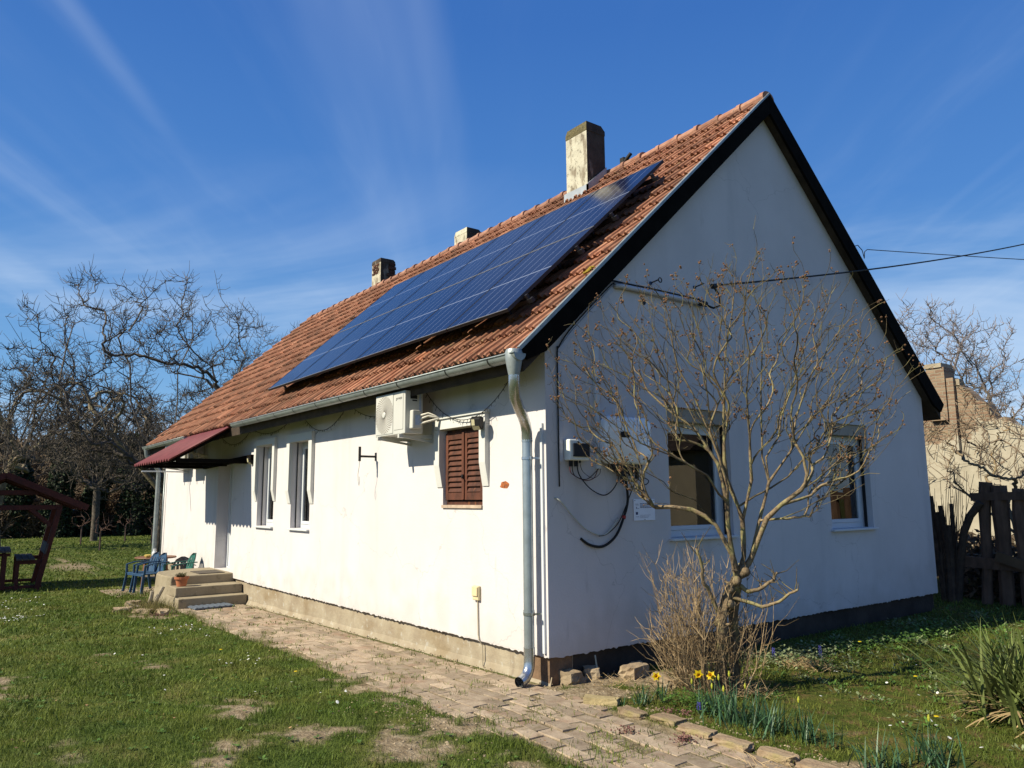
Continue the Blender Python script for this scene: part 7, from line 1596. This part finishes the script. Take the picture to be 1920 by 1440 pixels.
def fence_scrub():
    rs = R(97); n = 9000; x = rs.uniform(-0.6, 3.2, n); y = rs.uniform(8.7, 10.2, n); z = rs.uniform(0, 1, n)*0.75*(0.5+fbm(x*2, y*2, 3)); d = rs.normal(0, 1, (n, 3)); d /= np.linalg.norm(d, axis=1)[:, None]; s = np.cross(d, rs.normal(0, 1, (n, 3))); s /= np.linalg.norm(s, axis=1)[:, None]; l = rs.uniform(0.03, 0.10, n)[:, None]; c = np.column_stack([x, y, z])
    V = np.stack([c-d*l, c+s*l*0.35, c+d*l, c-s*l*0.35], 1).reshape(-1, 3); mb = MB(); mb.add(V, np.arange(n)[:, None]*4+np.array([[0, 1, 2, 3]]), np.repeat(rs.rand(n), 4)); tag(mb.build('fence_undergrowth', BRUSH), kind='stuff')
    n = 5000; x = rs.uniform(-4, 6, n); y = rs.uniform(11.5, 13.9, n); z = rs.uniform(0, 1, n)*0.8; c = np.column_stack([x, y, z]); d = rs.normal(0, 1, (n, 3)); d /= np.linalg.norm(d, axis=1)[:, None]; s = np.cross(d, rs.normal(0, 1, (n, 3))); s /= np.linalg.norm(s, axis=1)[:, None]; l = rs.uniform(0.06, 0.2, n)[:, None]
    V = np.stack([c-d*l, c+s*l*0.25, c+d*l, c-s*l*0.25], 1).reshape(-1, 3); mb = MB(); mb.add(V, np.arange(n)[:, None]*4+np.array([[0, 1, 2, 3]]), np.repeat(rs.rand(n), 4)); tag(mb.build('ruin_undergrowth', BRUSH), kind='stuff')
fence_scrub()

def lawn_clutter():
    # longer tufts along edges, broad-leaved weeds and dead leaves in the lawn
    rs = R(131); mb = MB(); lf = MB(); br = MB()
    for _ in range(420):
        k = rs.randint(4)
        x, y = [(rs.uniform(-8, 3), -1.2+rs.normal(0, 0.07)), (rs.uniform(-8, 0), rs.uniform(-1.1, 0.0)), (rs.uniform(-9, 3.2), rs.uniform(-4.2, -1.3)), (rs.uniform(-11, -8), rs.uniform(-2.2, -1.15))][k]
        if in_house(x, y, 0.03) or ((x > -10.5) & (x < -8.2) & (y > -1.12)): continue
        h = [0.075, 0.035, 0.085, 0.10][k]*rs.uniform(0.6, 1.4); z = float(gz(x, y)) if y < -1.15 else 0.0165*min(x, 0)
        for _ in range(rs.randint(8, 22)): blade(mb, (x+rs.normal(0, 0.02), y+rs.normal(0, 0.02), z-0.004), rs.uniform(0, 6.28), h*rs.uniform(0.6, 1.2), 0.0035, (rs.uniform(0.0, 0.5), rs.uniform(0.5, 1.5)), rs.rand(), 3)
    for _ in range(330):
        x, y = rs.uniform(-8, 3.2), rs.uniform(-4.2, -1.25); z = float(gz(x, y))+0.012; n = rs.randint(4, 9); l0 = rs.uniform(0.018, 0.040)
        for q in range(n):
            a = q*6.28/n+rs.normal(0, 0.2); d = np.array([math.cos(a), math.sin(a), rs.uniform(0.05, 0.5)]); s_ = np.array([-math.sin(a), math.cos(a), 0]); b = np.array([x, y, z]); lf.add([b, b+d*l0*0.6+s_*l0*0.28, b+d*l0, b+d*l0*0.6-s_*l0*0.28], [(0, 1, 2, 3)], rs.rand())
    for _ in range(520):
        x, y = (rs.uniform(-9, 3.2), rs.uniform(-4.2, -1.0)) if rs.rand() < 0.6 else (rs.uniform(0.1, 3.4), rs.uniform(-0.1, 4)); 
        z = float(gz(x, y))+rs.uniform(0.008, 0.03); a = rs.uniform(0, 6.28); d = np.array([math.cos(a), math.sin(a), rs.normal(0, 0.3)]); s_ = np.array([-math.sin(a), math.cos(a), rs.normal(0, 0.3)]); l = rs.uniform(0.010, 0.030); b = np.array([x, y, z]); br.add([b, b+d*l*0.5+s_*l*0.35, b+d*l+np.array([0, 0, 0.004]), b+d*l*0.5-s_*l*0.3], [(0, 1, 2, 3)], rs.rand())
    tag(mb.build('grass_tufts', GRASSM), kind='stuff'); tag(lf.build('clover', MATS['herb_leaf']), kind='stuff'); tag(br.build('dead_leaves', mat('dead_leaf', (0.20, 0.12, 0.06), 0.9, 0.3, 30, rnd=0.5)), kind='stuff')
lawn_clutter()
